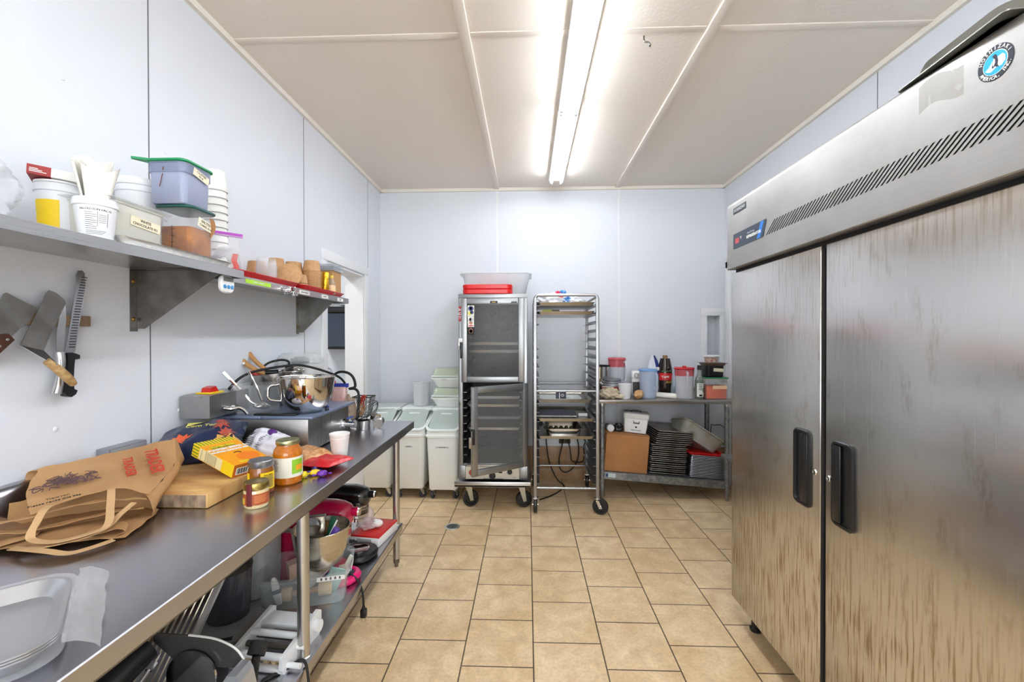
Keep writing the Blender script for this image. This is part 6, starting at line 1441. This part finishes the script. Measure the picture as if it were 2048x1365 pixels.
for c, r_, m_ in (((.0, -.02, .100), .034, mat('bag_red', (220, 40, 70), .4)), ((.03, -.01, .112), .032, mat('bag_blue', (60, 130, 200), .4)), ((-.03, .0, .105), .03, mat('bag_lightblue', (140, 190, 226), .4)), ((.07, -.085, .05), .03, bpy.data.materials['bag_blue'])):
    B().ball(c, r_, 3, lambda p: crumple(p, .6, 3, c[0]*30), (1.2, .9, 1)).out('print', m_, t, ang=40)
t = thing('carton', 'small green and black carton on the second rack pan', 'box', (.155, 3.55, zt2+.003)); B().box(-.036, .036, -.04, .04, 0, .040, .001).out('green_carton', mat('lime_card', (152, 158, 20), .5), t, smooth=False); B().box(.0362, .10, -.04, .04, 0, .040, .001).out('black_sleeve', mat('olive_black', (62, 58, 40), .5), t, smooth=False)
t = tag(B().loft([rrect(.27, .20, .02, 0), rrect(.325, .25, .03, .022), rrect(.335, .26, .03, .023), rrect(.335, .26, .03, .026), rrect(.32, .246, .03, .025), rrect(.265, .196, .02, .003)]).out('small_tray', mat('white_tray', (226, 228, 230), .3)), 'small white tray lying in the middle rack pan', 'tray', loc=(.265, 3.62, zm1+.0035))
t = thing('carton', 'little black and white carton standing in the small white tray', 'box', (.275, 3.64, zm1+.0075)); bb = B().box(-.042, .042, -.012, .012, 0, .058, .001).out('carton', mat('slate_box', (52, 58, 70), .5), t, smooth=False); s = B().box(-.016, -.010, -.0126, -.012, .004, .055); s.at((.012, -.0123, .032), (PI/2, 0, 0)).lathe([(.008, 0), (.011, 0), (.011, .0004), (.008, .0004)], 18); s.out('white_print', PAPER, bb, smooth=False)
t = thing('grid_tray', 'black perforated grill grid lying across a rack pan', 'grid', (.225, 3.64, zm2+.030), (R(-2), R(-1), R(-4)))
b = B()
for k in range(19): b.box(-.16+.0178*k, -.156+.0178*k, -.19, .19, 0, .004)
for k in range(22): b.box(-.162, .164, -.19+.018*k, -.187+.018*k, .001, .005)
b.out('grid_bars', mat('grid_black', (70, 74, 80), .35, .6), t, smooth=False); b = B(); b.tube([(-.165, -.195, .002), (.168, -.195, .002), (.168, .195, .002), (-.165, .195, .002)], .004, 6, closed=True); b.out('frame', STEELD, t)
b = B().box(-.15, .15, -.18, .18, -.026, -.002, .001); b.out('folded_liner', mat('liner_dark', (36, 37, 40), .5), t, smooth=False)
t = tag(B().box(-.038, .038, -.03, .03, 0, .026, .003).out('butter_box', mat('white_card', (232, 232, 232), .5)), 'small white packet beside the black grid', 'packet', loc=(.455, 3.66, zm2+.004))
t = thing('steel_pan', 'deep steel pan full of small bottles on the lowest rack pan', 'pan', (.285, 3.66, zm3+.003))
b = B(); openbox(b, .25, .38, .285, .42, .075, .03, .04, .003, .016, .003); b.out('pan', STEELP, t)
tb = None
for i in range(5):
    for j in range(3):
        p = (.285-.09+.043*i, 3.56+.07*j, zm3+.0065)
        if tb is None:
            tb = thing('small_jar', 'one of the little dark glass jars inside the deep steel pan', 'jar', p, 0, 'small jars in the steel pan')
            B().lathe([(0, 0), (.016, 0), (.017, .003), (.017, .03), (.012, .036), (0, .036)], 14).out('glass', mat('olive_glass', (70, 72, 52), .1), tb); B().lathe([(0, .036), (.013, .036), (.013, .044), (0, .045)], 14).out('cap', mat('olive_cap', (110, 108, 84), .4, .5), tb)
        else: dup(tb, p)
# outlet and cords on the wall behind the rack
t = thing('wall_outlet', 'dark outlet box low on the back wall behind the pan rack', 'outlet', (.36, YB, .40)); B().box(-.055, .055, -.035, 0, -.05, .05, .004).out('box', mat('outlet_bronze', (88, 78, 62), .45, .6), t); B().box(-.045, -.005, -.05, -.035, -.02, .03, .004).box(.005, .04, -.048, -.035, -.03, .02, .004).out('plug', BLACKP, t)
tag(B().tube([(.34, 4.25, .40), (.33, 4.23, .34), (.30, 4.20, .22), (.31, 4.18, .13), (.36, 4.17, .10), (.43, 4.18, .14), (.48, 4.19, .24), (.485, 4.22, .36), (.45, 4.25, .50), (.42, 4.27, .60)], .0055, 8, 8).out('power_cord', BLACKM), 'black cord hanging in a loop behind the pan rack from the outlet', 'cord')
tag(B().tube([(.385, 4.25, .39), (.40, 4.22, .34), (.41, 4.20, .27), (.425, 4.19, .20), (.52, 4.18, .20), (.535, 4.17, .28), (.53, 4.17, .34), (.55, 4.17, .41)], .005, 8, 8).out('power_cord', BLACKM), 'second black cord crossing the loop behind the pan rack', 'cord')
tag(B().tube([(.185, 4.27, .62), (.175, 4.22, .45), (.185, 4.19, .30), (.21, 4.16, .18), (.27, 4.10, .06), (.335, 4.05, .012), (.30, 3.95, .008), (.20, 3.80, .008), (.10, 3.70, .010)], .0055, 8, 8).out('power_cord', BLACKM), 'black cord dropping left of the outlet to the floor', 'cord')
# ================================================================== SIDE ROOM SEEN THROUGH THE DOORWAY
t = thing('towel_dispenser', 'dark paper towel dispenser on the side-room wall, seen through the doorway', 'dispenser', (-1.83, YB, 1.50))
b = B(); b.loft([[(-.17, -.02, -.21), (.17, -.02, -.21), (.17, -.02, .12), (-.17, -.02, .12)], [(-.165, -.20, -.20), (.165, -.20, -.20), (.165, -.15, .12), (-.165, -.15, .12)]]); b.box(-.17, .17, -.02, 0, -.21, .20, .003)
b.out('cover', mat('dispenser_smoke', (52, 62, 78), .12, coat=.5), t, smooth=False)
B().box(-.16, .16, -.17, -.02, .125, .205, .02, 3).out('top_cap', mat('dispenser_black', (24, 26, 30), .2, coat=.5), t); B().box(-.165, .165, -.195, -.02, -.225, -.20, .008).out('mouth', BLACKM, t)
t = thing('hand_sink', 'white hand sink with a chrome gooseneck tap, seen through the doorway', 'sink', (-1.84, YB, .86))
b = B(); openbox(b, .30, .24, .40, .34, .16, .06, .07, .008, .01, .01, 0); o = b.out('basin', mat('basin_white', (236, 238, 240), .2), t); o.location = (0, -.185, -.155)
B().tube([(-.085, -.06, .0), (-.085, -.06, .15), (-.09, -.075, .20), (-.105, -.11, .225), (-.12, -.145, .205), (-.125, -.155, .165)], .012, 12, 5).out('tap', CHROME, t)
B().lathe([(0, .0), (.018, 0), (.018, .05), (.014, .06), (0, .06)], 14, (-.02, -.06)).lathe([(0, .0), (.018, 0), (.018, .05), (.014, .06), (0, .06)], 14, (-.15, -.06)).out('tap_handle', CHROME, t)
B().box(-.11, .11, -.20, -.0, -.85, -.15, .01).out('pedestal', W_TRIM, t)
# ================================================================== BACK TABLE AT THE RIGHT
T2 = thing('side_table', 'galvanised-legged steel table against the back wall at the right', 'table', (1.17, 4.0, 0))
TX0, TX1, TY0, TY1, TZ2 = .605, 1.72, 3.722, 4.28, .857
prof = [(TY0, TZ2-.035), (TY0-.006, TZ2-.020), (TY0-.004, TZ2-.006), (TY0+.004, TZ2), (TY1, TZ2), (TY1, TZ2+.05), (TY1+.003, TZ2+.05), (TY1+.003, TZ2-.004), (TY0+.01, TZ2-.004), (TY0+.008, TZ2-.035)]
B(T2).prism(prof, 'x', TX0, TX1).out('tabletop', mat('side_table_steel', (176, 172, 168), .3, 1, aniso=((3, 120, 120), .06)), T2, ang=30)
for x, y in ((.632, 3.745), (1.678, 3.745), (.632, 4.19), (1.678, 4.16)):
    lg = B(T2).cyl((x, y, .06), (x, y, TZ2-.006), .0205, n=18).out('leg', GALV, T2)
    B(T2).lathe([(0, 0), (.012, 0), (.013, .03), (.019, .034), (.021, .07), (0, .07)], 14, (x, y)).out('foot', STEELD, lg)
    B(T2).lathe([(.021, TZ2-.06), (.026, TZ2-.058), (.026, TZ2-.006), (.021, TZ2-.006)], 18, (x, y)).out('gusset', STEEL, lg)
TA = R(4.35); sl = math.tan(TA)
zs = lambda x: .243-sl*(x-.632)
us = B(T2); us.m = us.base @ Matrix.Translation((.632, 0, .243)) @ Matrix.Rotation(TA, 4, 'Y')
us.box(-.012, 1.062, 3.745, 4.22, -.004, 0).box(-.012, 1.062, 3.738, 3.745, -.062, 0, .002).box(-.012, 1.062, 4.218, 4.224, -.04, 0)
us = us.out('undershelf', GALV, T2, 'galvanised shelf slipped down at its right end', smooth=False)
lb = B(T2); lb.m = lb.base @ Matrix.Translation((.632, 0, .243)) @ Matrix.Rotation(TA, 4, 'Y'); lb.box(.03, .115, 3.7372, 3.738, -.045, -.01); lb = lb.out('label', mat('pale_label', (196, 206, 208), .6), us, smooth=False)
q = B(T2); q.m = q.base @ Matrix.Translation((.632, 0, .243)) @ Matrix.Rotation(TA, 4, 'Y'); q.box(.032, .052, 3.7366, 3.7372, -.042, -.014); q.out('logo', mat('label_navy', (40, 60, 110), .5), lb, smooth=False)
ZR = TZ2+.0006
# ---- on the table, left to right
t = thing('stock_pot', 'dark-rimmed steel pot of utensils behind the rack post on the side table', 'pot', (.655, 4.08, ZR))
B().lathe([(0, 0), (.08, 0), (.095, .02), (.10, .18), (.105, .26), (.108, .262), (.10, .255), (.095, .18), (.08, .01), (0, .005)], 32).out('pot', STEELP, t); B().tube([(.106*math.cos(2*PI*k/24), .106*math.sin(2*PI*k/24), .263) for k in range(24)], .005, 6, closed=True).out('rim', BLACKM, t)
t = tag(B().ball((0, 0, .045), .06, 5, lambda p: 1+.35*noise.noise(p*2.4+Vector((5, 2, 0)))+.22*abs(noise.noise(p*5)), (1.3, 1.0, .72)).ball((.085, -.03, .02), .028, 3, lambda p: crumple(p, .4, 2), (1.6, .8, .62)).out('cloth', mat('beige_cloth', (206, 192, 164), .9, bump=(60, .4))), 'crumpled beige cloth on the left end of the side table', 'cloth', loc=(.70, 3.80, ZR))
t = thing('waffle_iron', 'dark red and black appliance under a stack of grey lids', 'appliance', (.795, 4.0, ZR))
B().box(-.13, .08, -.10, .10, .012, .05, .012).out('base', BLACKP, t); B().box(-.13, .085, -.105, .105, .050, .085, .012, 3).out('red_cover', mat('gloss_red', (168, 16, 36), .15, coat=.6), t); B().box(-.125, .08, -.10, .10, .0845, .090, .002).out('top_seam', ALU, t); B().box(-.12, -.10, -.09, .09, 0, .014).box(.05, .07, -.09, .09, 0, .014).out('foot', BLACKM, t)
GREYL = mat('grey_lid_plastic', (120, 122, 128), .35)
for k, (r_, dz, lab) in enumerate(((.098, .091, 'largest grey round lid, lowest of the stack on the red appliance'), (.085, .112, 'flat silver round lid in the middle of the lid stack'), (.078, .133, 'dark grey round lid, topmost of the lid stack'))):
    tag(B().lathe([(0, 0), (r_-.004, 0), (r_, .004), (r_, .014), (r_-.006, .020), (0, .0195)], 32).out('round_cover', (mat('silver_lid', (168, 170, 174), .4, .5), mat('mid_grey_lid', (142, 144, 150), .4, .3), GREYL)[k]), lab, 'lid', 'round lids on the red appliance', loc=(.765, 3.99, ZR+dz))
def pitcher(label, x, y, r, h, lidm, band, rot, lid_h=.02, knobh=False, m=None):
    t = thing('pitcher', label, 'pitcher', (x, y, ZR), R(rot))
    m = m or (mat('pitcher_plastic', (238, 240, 246), .3, alpha=.34, edge=.45) if 'pitcher_plastic' not in bpy.data.materials else bpy.data.materials['pitcher_plastic'])
    B().lathe([(0, 0), (r*.86, 0), (r*.9, .006), (r, h), (r-.003, h), (r*.9-.003, .009), (0, .006)], 36).out('jug', m, t)
    if band: B().lathe([(r*(.9+.1*(h-band)/h)+.0004, h-band), (r+.0006, h), (r-.001, h), (r*(.9+.1*(h-band)/h)-.001, h-band)], 36).out('lid_skirt', band_m, t)
    B().lathe([(0, h+.001), (r+.002, h+.001), (r+.006, h+.004), (r+.006, h+.010), (r, h+lid_h), (0, h+lid_h-.003)], 36).out('lid', lidm, t)
    if knobh: B().box(-.03, .03, -.012, .012, h+lid_h-.004, h+lid_h+.014, .005).out('lid_grip', lidm, t)
    b = B(); b.tube([(r*.96, 0, h-.02), (r+.02, 0, h-.022), (r+.028, 0, h-.05), (r+.024, 0, h*.55), (r+.018, 0, h*.40), (r*.93, 0, h*.36)], .010, 10, 4); b.out('handle', m, t)
    return t
band_m = mat('red_skirt', (206, 90, 100), .3, alpha=.75)
RLID = mat('pitcher_red', (190, 24, 36), .35)
pitcher('frosted pitcher with a translucent red lid at the back left of the side table', .838, 4.15, .078, .315, mat('soft_red', (206, 84, 92), .35), .065, -48)
t = thing('paper_cup', 'frosted white plastic cup at the front of the side table', 'cup', (.838, 3.80, ZR))
B().lathe([(0, 0), (.044, 0), (.046, .004), (.058, .118), (.061, .120), (.061, .126), (.058, .126), (.0555, .118), (.044, .006), (0, .004)], 34).out('cup', mat('frosted_cup', (240, 241, 246), .3, alpha=.75), t)
t = thing('milk_bottle', 'white carton with a round cap behind the blue-lidded pitcher', 'bottle', (1.00, 4.06, ZR))
B().box(-.05, .05, -.045, .045, 0, .15, .006).out('body', mat('carton_dark_white', (206, 206, 204), .4), t); q = B(); q.m = Matrix.Translation((-.012, -.045, .165)); q.box(-.04, .05, 0, .08, -.02, .055, .02, 3); q.out('top', WHITEP, t); q = B(); q.m = frame(FX, FZ, (-.012, -.046, .180)); q.lathe([(.016, 0), (.022, .0), (.022, .006), (.016, .006)], 22); q.out('cap_ring', mat('cap_tan', (180, 160, 140), .5), t); B().box(-.045, .045, -.047, -.0455, .01, .12).out('dark_panel', mat('charcoal_panel', (62, 60, 58), .5), t, smooth=False)
t = thing('citrus_reamer', 'turned wooden reamer lying by the blue-lidded pitcher', 'kitchen tool', (.958, 3.80, ZR+.037), (R(-90), 0, R(150)))
B().lathe([(0, -.05), (.030, -.045), (.036, -.02), (.036, .035), (.022, .05), (.017, .065), (.016, .085), (.010, .092), (0, .093)], 26).out('turned_wood', mat('reamer_wood', (196, 140, 84), .5, var=(30, (220, 186, 140), 1.3)), t)
pitcher('pitcher with a flat blue lid and bluish frosted body', 1.050, 3.86, .075, .232, mat('blue_lid', (112, 160, 214), .35), 0, -58, .018, m=mat('bluish_plastic', (206, 222, 246), .3, alpha=.42, edge=.45))
t = thing('chip_bag', 'blue and white snack bag standing behind the blue-lidded pitcher', 'chip bag', (1.165, 4.05, ZR), (0, R(-3), R(10)))
b = B(); b.loft([rrect(.13, .07, .02, 0), rrect(.145, .09, .03, .08), rrect(.125, .075, .03, .20), rrect(.07, .035, .012, .31), rrect(.03, .008, .002, .365)])
bag = b.out('bag', mat('bag_white_blue', (222, 226, 234), .3, bump=(30, .5)), t, ang=60)
q = B(); q.loft([rrect(.075, .074, .02, .0, 4, .037, 0), rrect(.078, .094, .03, .08, 4, .037, 0), rrect(.07, .080, .03, .20, 4, .030, 0), rrect(.038, .040, .012, .31, 4, .018, 0), rrect(.016, .011, .002, .36, 4, .008, 0)]); q.out('blue_side', mat('bag_navy', (26, 44, 120), .3, bump=(30, .5)), t, ang=60)
for z, x, m_ in ((.12, .03, mat('bag_spot_cream', (220, 206, 160), .5)), (.19, .035, mat('bag_spot_red', (176, 40, 50), .5)), (.24, .02, PAPER), (.07, .04, PAPER)):
    q = B(); q.m = frame(FX, FZ, (x, -.0485+.05*abs(z-.08)*.6, z)); q.lathe([(0, .002), (.016, .0015), (.017, -.004)], 16); q.out('spot', m_, bag)
t = thing('syrup_bottle', 'dark tapered syrup bottle with a red label', 'bottle', (1.250, 4.03, ZR))
B().lathe([(0, 0), (.058, 0), (.062, .008), (.066, .05), (.072, .12), (.070, .18), (.058, .26), (.044, .325), (.042, .335), (.0, .335)], 36).out('bottle', mat('dark_syrup', (34, 22, 18), .1, coat=.6), t)
B().lathe([(0, .335), (.022, .335), (.022, .36), (.020, .362), (0, .362)], 22).out('cap', mat('cap_bronze', (142, 110, 70), .4), t)
lb = curved_label(B(), .0715, -150, -30, .140, .205, t=.0022, r1=.0676).out('label', mat('label_crimson', (192, 30, 34), .4), t)
lettering('Torani', .031, PAPER, lb, frame(FX, FZ, (-.012, -.0748, .173)) @ Matrix.Rotation(R(8), 4, 'Z'), wrap=.073, bold=.0008)
curved_label(B(), .0655, -135, -45, .216, .228, t=.001, r1=.0636).out('label_band', mat('band_green', (70, 96, 60), .5), t)
curved_label(B(), .0715, -100, -60, .115, .134, t=.001).out('seal', GOLD, t)
t = thing('toaster', 'low grey steel appliance behind the pitchers', 'appliance', (1.215, 4.18, ZR)); B().box(-.12, .14, -.05, .06, .005, .165, .012, 3).out('body', STEELD, t); B().box(-.11, .13, -.045, .055, 0, .006).out('foot', BLACKM, t); q = B(); q.tube([(.04+.055*math.cos(a), -.052, .06+.055*math.sin(a)) for a in [2*PI*k/20 for k in range(20)]], .004, 6, closed=True); q.out('ring', BLACKM, t)
t = thing('rolling_pin', 'white rolling pin with its rounded end at the table edge', 'rolling pin', (1.175, 3.84, ZR+.0235), (0, R(90), R(-38)))
B().lathe([(0, -.13), (.014, -.128), (.021, -.12), (.023, -.11), (.023, .10), (.021, .112), (.012, .12), (0, .121)], 24).out('pin', mat('pin_white', (240, 238, 230), .4), t)
t = thing('water_jug', 'bluish dome-shouldered water jug behind the red-lidded pitcher', 'jug', (1.352, 4.04, ZR))
B().lathe([(0, 0), (.088, 0), (.094, .008), (.096, .13), (.093, .165), (.080, .205), (.055, .232), (.028, .242), (.024, .258), (0, .258)], 36).out('jug', mat('water_blue', (200, 218, 236), .12, alpha=.38), t); curved_label(B(), .0962, -82, -62, .06, .12, t=.0008).out('label', PAPER, t)
p_ = pitcher('frosted pitcher with a bright red knobbed lid, nearest the front of the side table', 1.352, 3.83, .079, .250, RLID, .055, -95, .016, True)
t = thing('sauce_bottle', 'clear bottle with a black cap and white label beside the red-lidded pitcher', 'bottle', (1.464, 3.79, ZR))
B().lathe([(0, 0), (.033, 0), (.035, .004), (.035, .15), (.030, .175), (.016, .205), (.0145, .25), (0, .25)], 28).out('bottle', mat('green_tint_glass', (150, 160, 150), .1, alpha=.5), t); B().lathe([(0, .004), (.0335, .004), (.0335, .155), (.030, .16), (0, .16)], 24).out('contents', mat('dark_vinegar', (62, 62, 52), .2), t)
B().lathe([(0, .248), (.0165, .248), (.0165, .285), (.015, .287), (0, .287)], 20).out('cap', BLACKP, t); lb = curved_label(B(), .035, -140, -40, .02, .135, t=.0008).out('label', mat('label_offwhite', (224, 228, 220), .6), t); s = B()
for k in range(4): curved_label(s, .0359, -115, -70+4*(k % 2), .12-.014*k, .125-.014*k)
curved_label(s, .0359, -110, -70, .025, .040); s.out('print', INK, lb, smooth=False); curved_label(B(), .0359, -62, -46, .06, .095).out('green_leaf', mat('leaf_green', (72, 130, 60), .5), lb)
t = thing('sauce_bottle', 'small dark red bottle behind the clear one with the black cap', 'bottle', (1.508, 3.88, ZR)); B().lathe([(0, 0), (.026, 0), (.028, .004), (.028, .10), (.012, .135), (.011, .16), (0, .16)], 24).out('bottle', mat('maroon_glass', (110, 30, 30), .12, coat=.5), t)
def tub3(label, x, y, z, w_, h_, m, lidm, fill, rot=0): return square_tub('square_container', label, x, y, z, w_, w_, h_, m, lidm, fill, rot)
ORG = mat('orange_fill', (240, 106, 62), .6, spec=.2)
t = tub3('square clear container of orange sauce with a green lid', 1.608, 3.86, ZR, .185, .172, mat('tub_clear', (226, 224, 222), .12, alpha=.08), mat('lid_leaf_green', (46, 138, 84), .4), (.62, ORG))
tape_label(t, 'y', (.02, -.0926), .10, (.118, .030), ('',), 0, m=mat('tape_peach', (240, 200, 160), .7)); 
for sx in (-1, 1): B().box(sx*.092-.012, sx*.092+.012, -.04, .04, .135, .150, .004).out('side_grip', bpy.data.materials['tub_clear'], t)
t = tub3('black square container with a taped label, on the green-lidded container', 1.600, 3.855, ZR+.184, .148, .118, BLACKP, None, None)
B().loft([rrect(.158, .158, .016, .100), rrect(.170, .170, .018, .117), rrect(.192, .192, .01, .119), rrect(.192, .192, .01, .122), rrect(.14, .14, .016, .123)]).out('lid', mat('bronze_lid', (92, 72, 52), .3), t)
tape_label(t, 'y', (.022, -.0735), .062, (.082, .028), ('',), -4)
t = thing('small_tub', 'small clear tub of nuts with a white lid, on top of the black container', 'tub', (1.592, 3.855, ZR+.184+.1235))
B().lathe([(0, 0), (.052, 0), (.060, .048), (.0585, .048), (.051, .003), (0, .003)], 32).out('tub', CLEAR, t); B().lathe([(0, .0035), (.050, .0035), (.056, .040), (0, .041)], 26).out('nuts', mat('nut_mix', (186, 122, 96), .6, var=(70, (236, 214, 196), 3)), t); B().lathe([(0, .049), (.064, .049), (.066, .052), (.066, .060), (.062, .062), (0, .060)], 32).out('lid', WHITEP, t)
# ---- under the table
def on_shelf(x, dz=0): return zs(x)+dz
t = thing('cardboard_box', 'plain brown cardboard box on the low shelf of the side table', 'box', (.835, 3.93, on_shelf(.835, .001)), (0, TA, R(0)))
b = B().box(-.182, .182, -.16, .16, 0, .325, .003); bx = b.out('carton', CARD, t)
B().box(-.181, .181, -.1608, -.16, .318, .324).box(-.0012, .0012, -.16, .16, .3251, .3256).out('flap_seam', mat('card_shadow', (140, 98, 60), .85), bx, smooth=False)
t = thing('cooler', 'small white insulated box with a black handle on the cardboard box', 'cooler', (.945, 3.90, on_shelf(.945, .336)), (0, TA, R(-12)))
b = B(); b.loft([rrect(.185, .155, .016, 0), rrect(.205, .172, .018, .122)]); b.out('body', WHITEP, t); B().loft([rrect(.213, .180, .02, .123), rrect(.218, .185, .02, .127), rrect(.216, .183, .02, .164), rrect(.202, .170, .02, .169)]).out('lid', mat('cooler_lid', (226, 226, 224), .4), t)
B().box(-.02, .03, -.092, -.080, .082, .090, .001).box(-.02, -.015, -.0925, -.080, .090, .104, .001).box(.025, .03, -.0925, -.080, .090, .104, .001).out('front_catch', BLACKP, t); B().tube([(-.04, 0, .169), (-.03, 0, .181), (.03, 0, .181), (.04, 0, .169)], .006, 8, 4).out('handle', BLACKP, t)
s = B(); s.m = frame(FX, FZ, (.005, -.0822, .050)); s.lathe([(0, .002), (.008, .002), (.008, -.004)], 16); lg_ = s.out('logo', INK, t, smooth=False); lettering('TEAM COOLER', .012, INK, lg_, frame(FX, FZ, (.005, -.0792, .022)) @ Matrix.Rotation(R(-4), 4, 'X'), ext=.0025)
t = thing('white_jar', 'white-lidded jar lying beside the cooler on the cardboard box', 'jar', (.715, 3.88, on_shelf(.715, .356)), (R(90), 0, R(8)))
B().lathe([(0, -.05), (.027, -.05), (.029, -.045), (.029, .03), (0, .03)], 24).out('jar', mat('grey_jar', (90, 92, 96), .4), t); B().lathe([(0, .03), (.031, .03), (.031, .05), (.029, .052), (0, .052)], 24).out('lid', WHITEP, t)
t = tag(B().ball((0, 0, .032), .036, 4, lambda p: crumple(p, .5, 2.2, 3), (1.1, 1, .95)).out('black_bag', mat('black_film', (34, 34, 38), .3, bump=(30, .5))), 'little crumpled dark bag between the jar and the cooler', 'bag', loc=(.795, 3.88, on_shelf(.795, .327)))
# stacks of pans
PDK = mat('used_pan', (176, 172, 166), .38, .85, var=(9, (140, 132, 122), 1.6))
def stackpan_loops(w_, d_, h_): return [rrect(w_-.055, d_-.055, .012, 0), rrect(w_-.030, d_-.030, .016, h_*.55), rrect(w_, d_, .022, h_*.62), rrect(w_+.003, d_+.003, .023, h_*.8), rrect(w_, d_, .022, h_), rrect(w_-.01, d_-.01, .02, h_), rrect(w_-.058, d_-.058, .011, .0014)]
first = None; z = .0015
for k in range(22):
    x = 1.195+(.004*math.sin(k*2.1)); top = k > 14
    if top: x += .018+.003*(k-14)
    rz = rnd.uniform(-1.2, 1.2)+(3.0 if top else 0)
    p = (x+math.sin(TA)*z, 4.0+rnd.uniform(-.006, .006), on_shelf(x, z))
    lab = 'one of the used sheet pans in the taller dark stack under the side table'
    if first is None: first = tag(B().loft(stackpan_loops(.315, .43, .0155)).out('sheet_pan', PDK), lab, 'sheet pan', 'taller stack of used sheet pans', loc=p, rot=(0, TA, R(rz)))
    else: dup(first, p, (0, TA, R(rz)))
    z += .0168 if k % 5 else .0185
zL = z
first = None; z = .0015
for k in range(15):
    x = 1.532+rnd.uniform(-.003, .003); rz = rnd.uniform(-.5, .5)
    p = (x+math.sin(TA)*z, 3.995, on_shelf(x, z))
    if first is None: first = tag(B().loft(stackpan_loops(.305, .43, .0118)).out('sheet_pan', ALU), 'one of the bright sheet pans in the shorter stack under the red tray', 'sheet pan', 'shorter stack of bright sheet pans', loc=p, rot=(0, TA, R(rz)))
    else: dup(first, p, (0, TA, R(rz)))
    z += .0128
tag(B().loft([rrect(.27, .40, .02, 0), rrect(.305, .435, .03, .018), rrect(.312, .442, .03, .018), rrect(.312, .442, .03, .022), rrect(.30, .43, .028, .022), rrect(.268, .398, .02, .003)]).out('serving_tray', TRR), 'red tray lying on the shorter stack of sheet pans under the side table', 'tray', loc=(1.525, 3.99, on_shelf(1.525, z+.001)), rot=(0, TA, 0))
t = thing('bus_tub', 'dirty grey plastic tub tipped against the wall on top of the red tray', 'tub', (1.50, 4.00, .485), (R(-15), R(33), R(-2)))
BTM = mat('dirty_tub', (170, 174, 170), .5, var=(9, (146, 138, 108), 1.3)); b = B(); openbox(b, .34, .27, .40, .33, .13, .05, .06, .004, .012, .012, -.065); b.out('tub', BTM, t)
# bent wire and end of the cart beside the refrigerator
t = thing('wire_stand', 'thin grey wire frame standing behind the right leg of the side table', 'frame', (1.74, 4.10, 0)); B().tube([(-.01, .1, .005), (-.01, .1, .50), (.0, .05, .56), (.06, -.06, .52), (.06, -.06, .005)], .005, 8, 4).out('wire', STEELD, t)
t = thing('wire_shelf', 'rounded end of a grey metal shelf sticking out beside the refrigerator', 'shelf', (1.63, 3.05, 0))
B(t).box(1.41, 1.85, 2.85, 3.26, .500, .530, .012, 3).out('shelf_board', GALV, t)
for x in (1.66, 1.81):
    for y in (2.91, 3.20): B(t).cyl((x, y, 0), (x, y, .501), .012, n=12).out('leg', GALV, t)
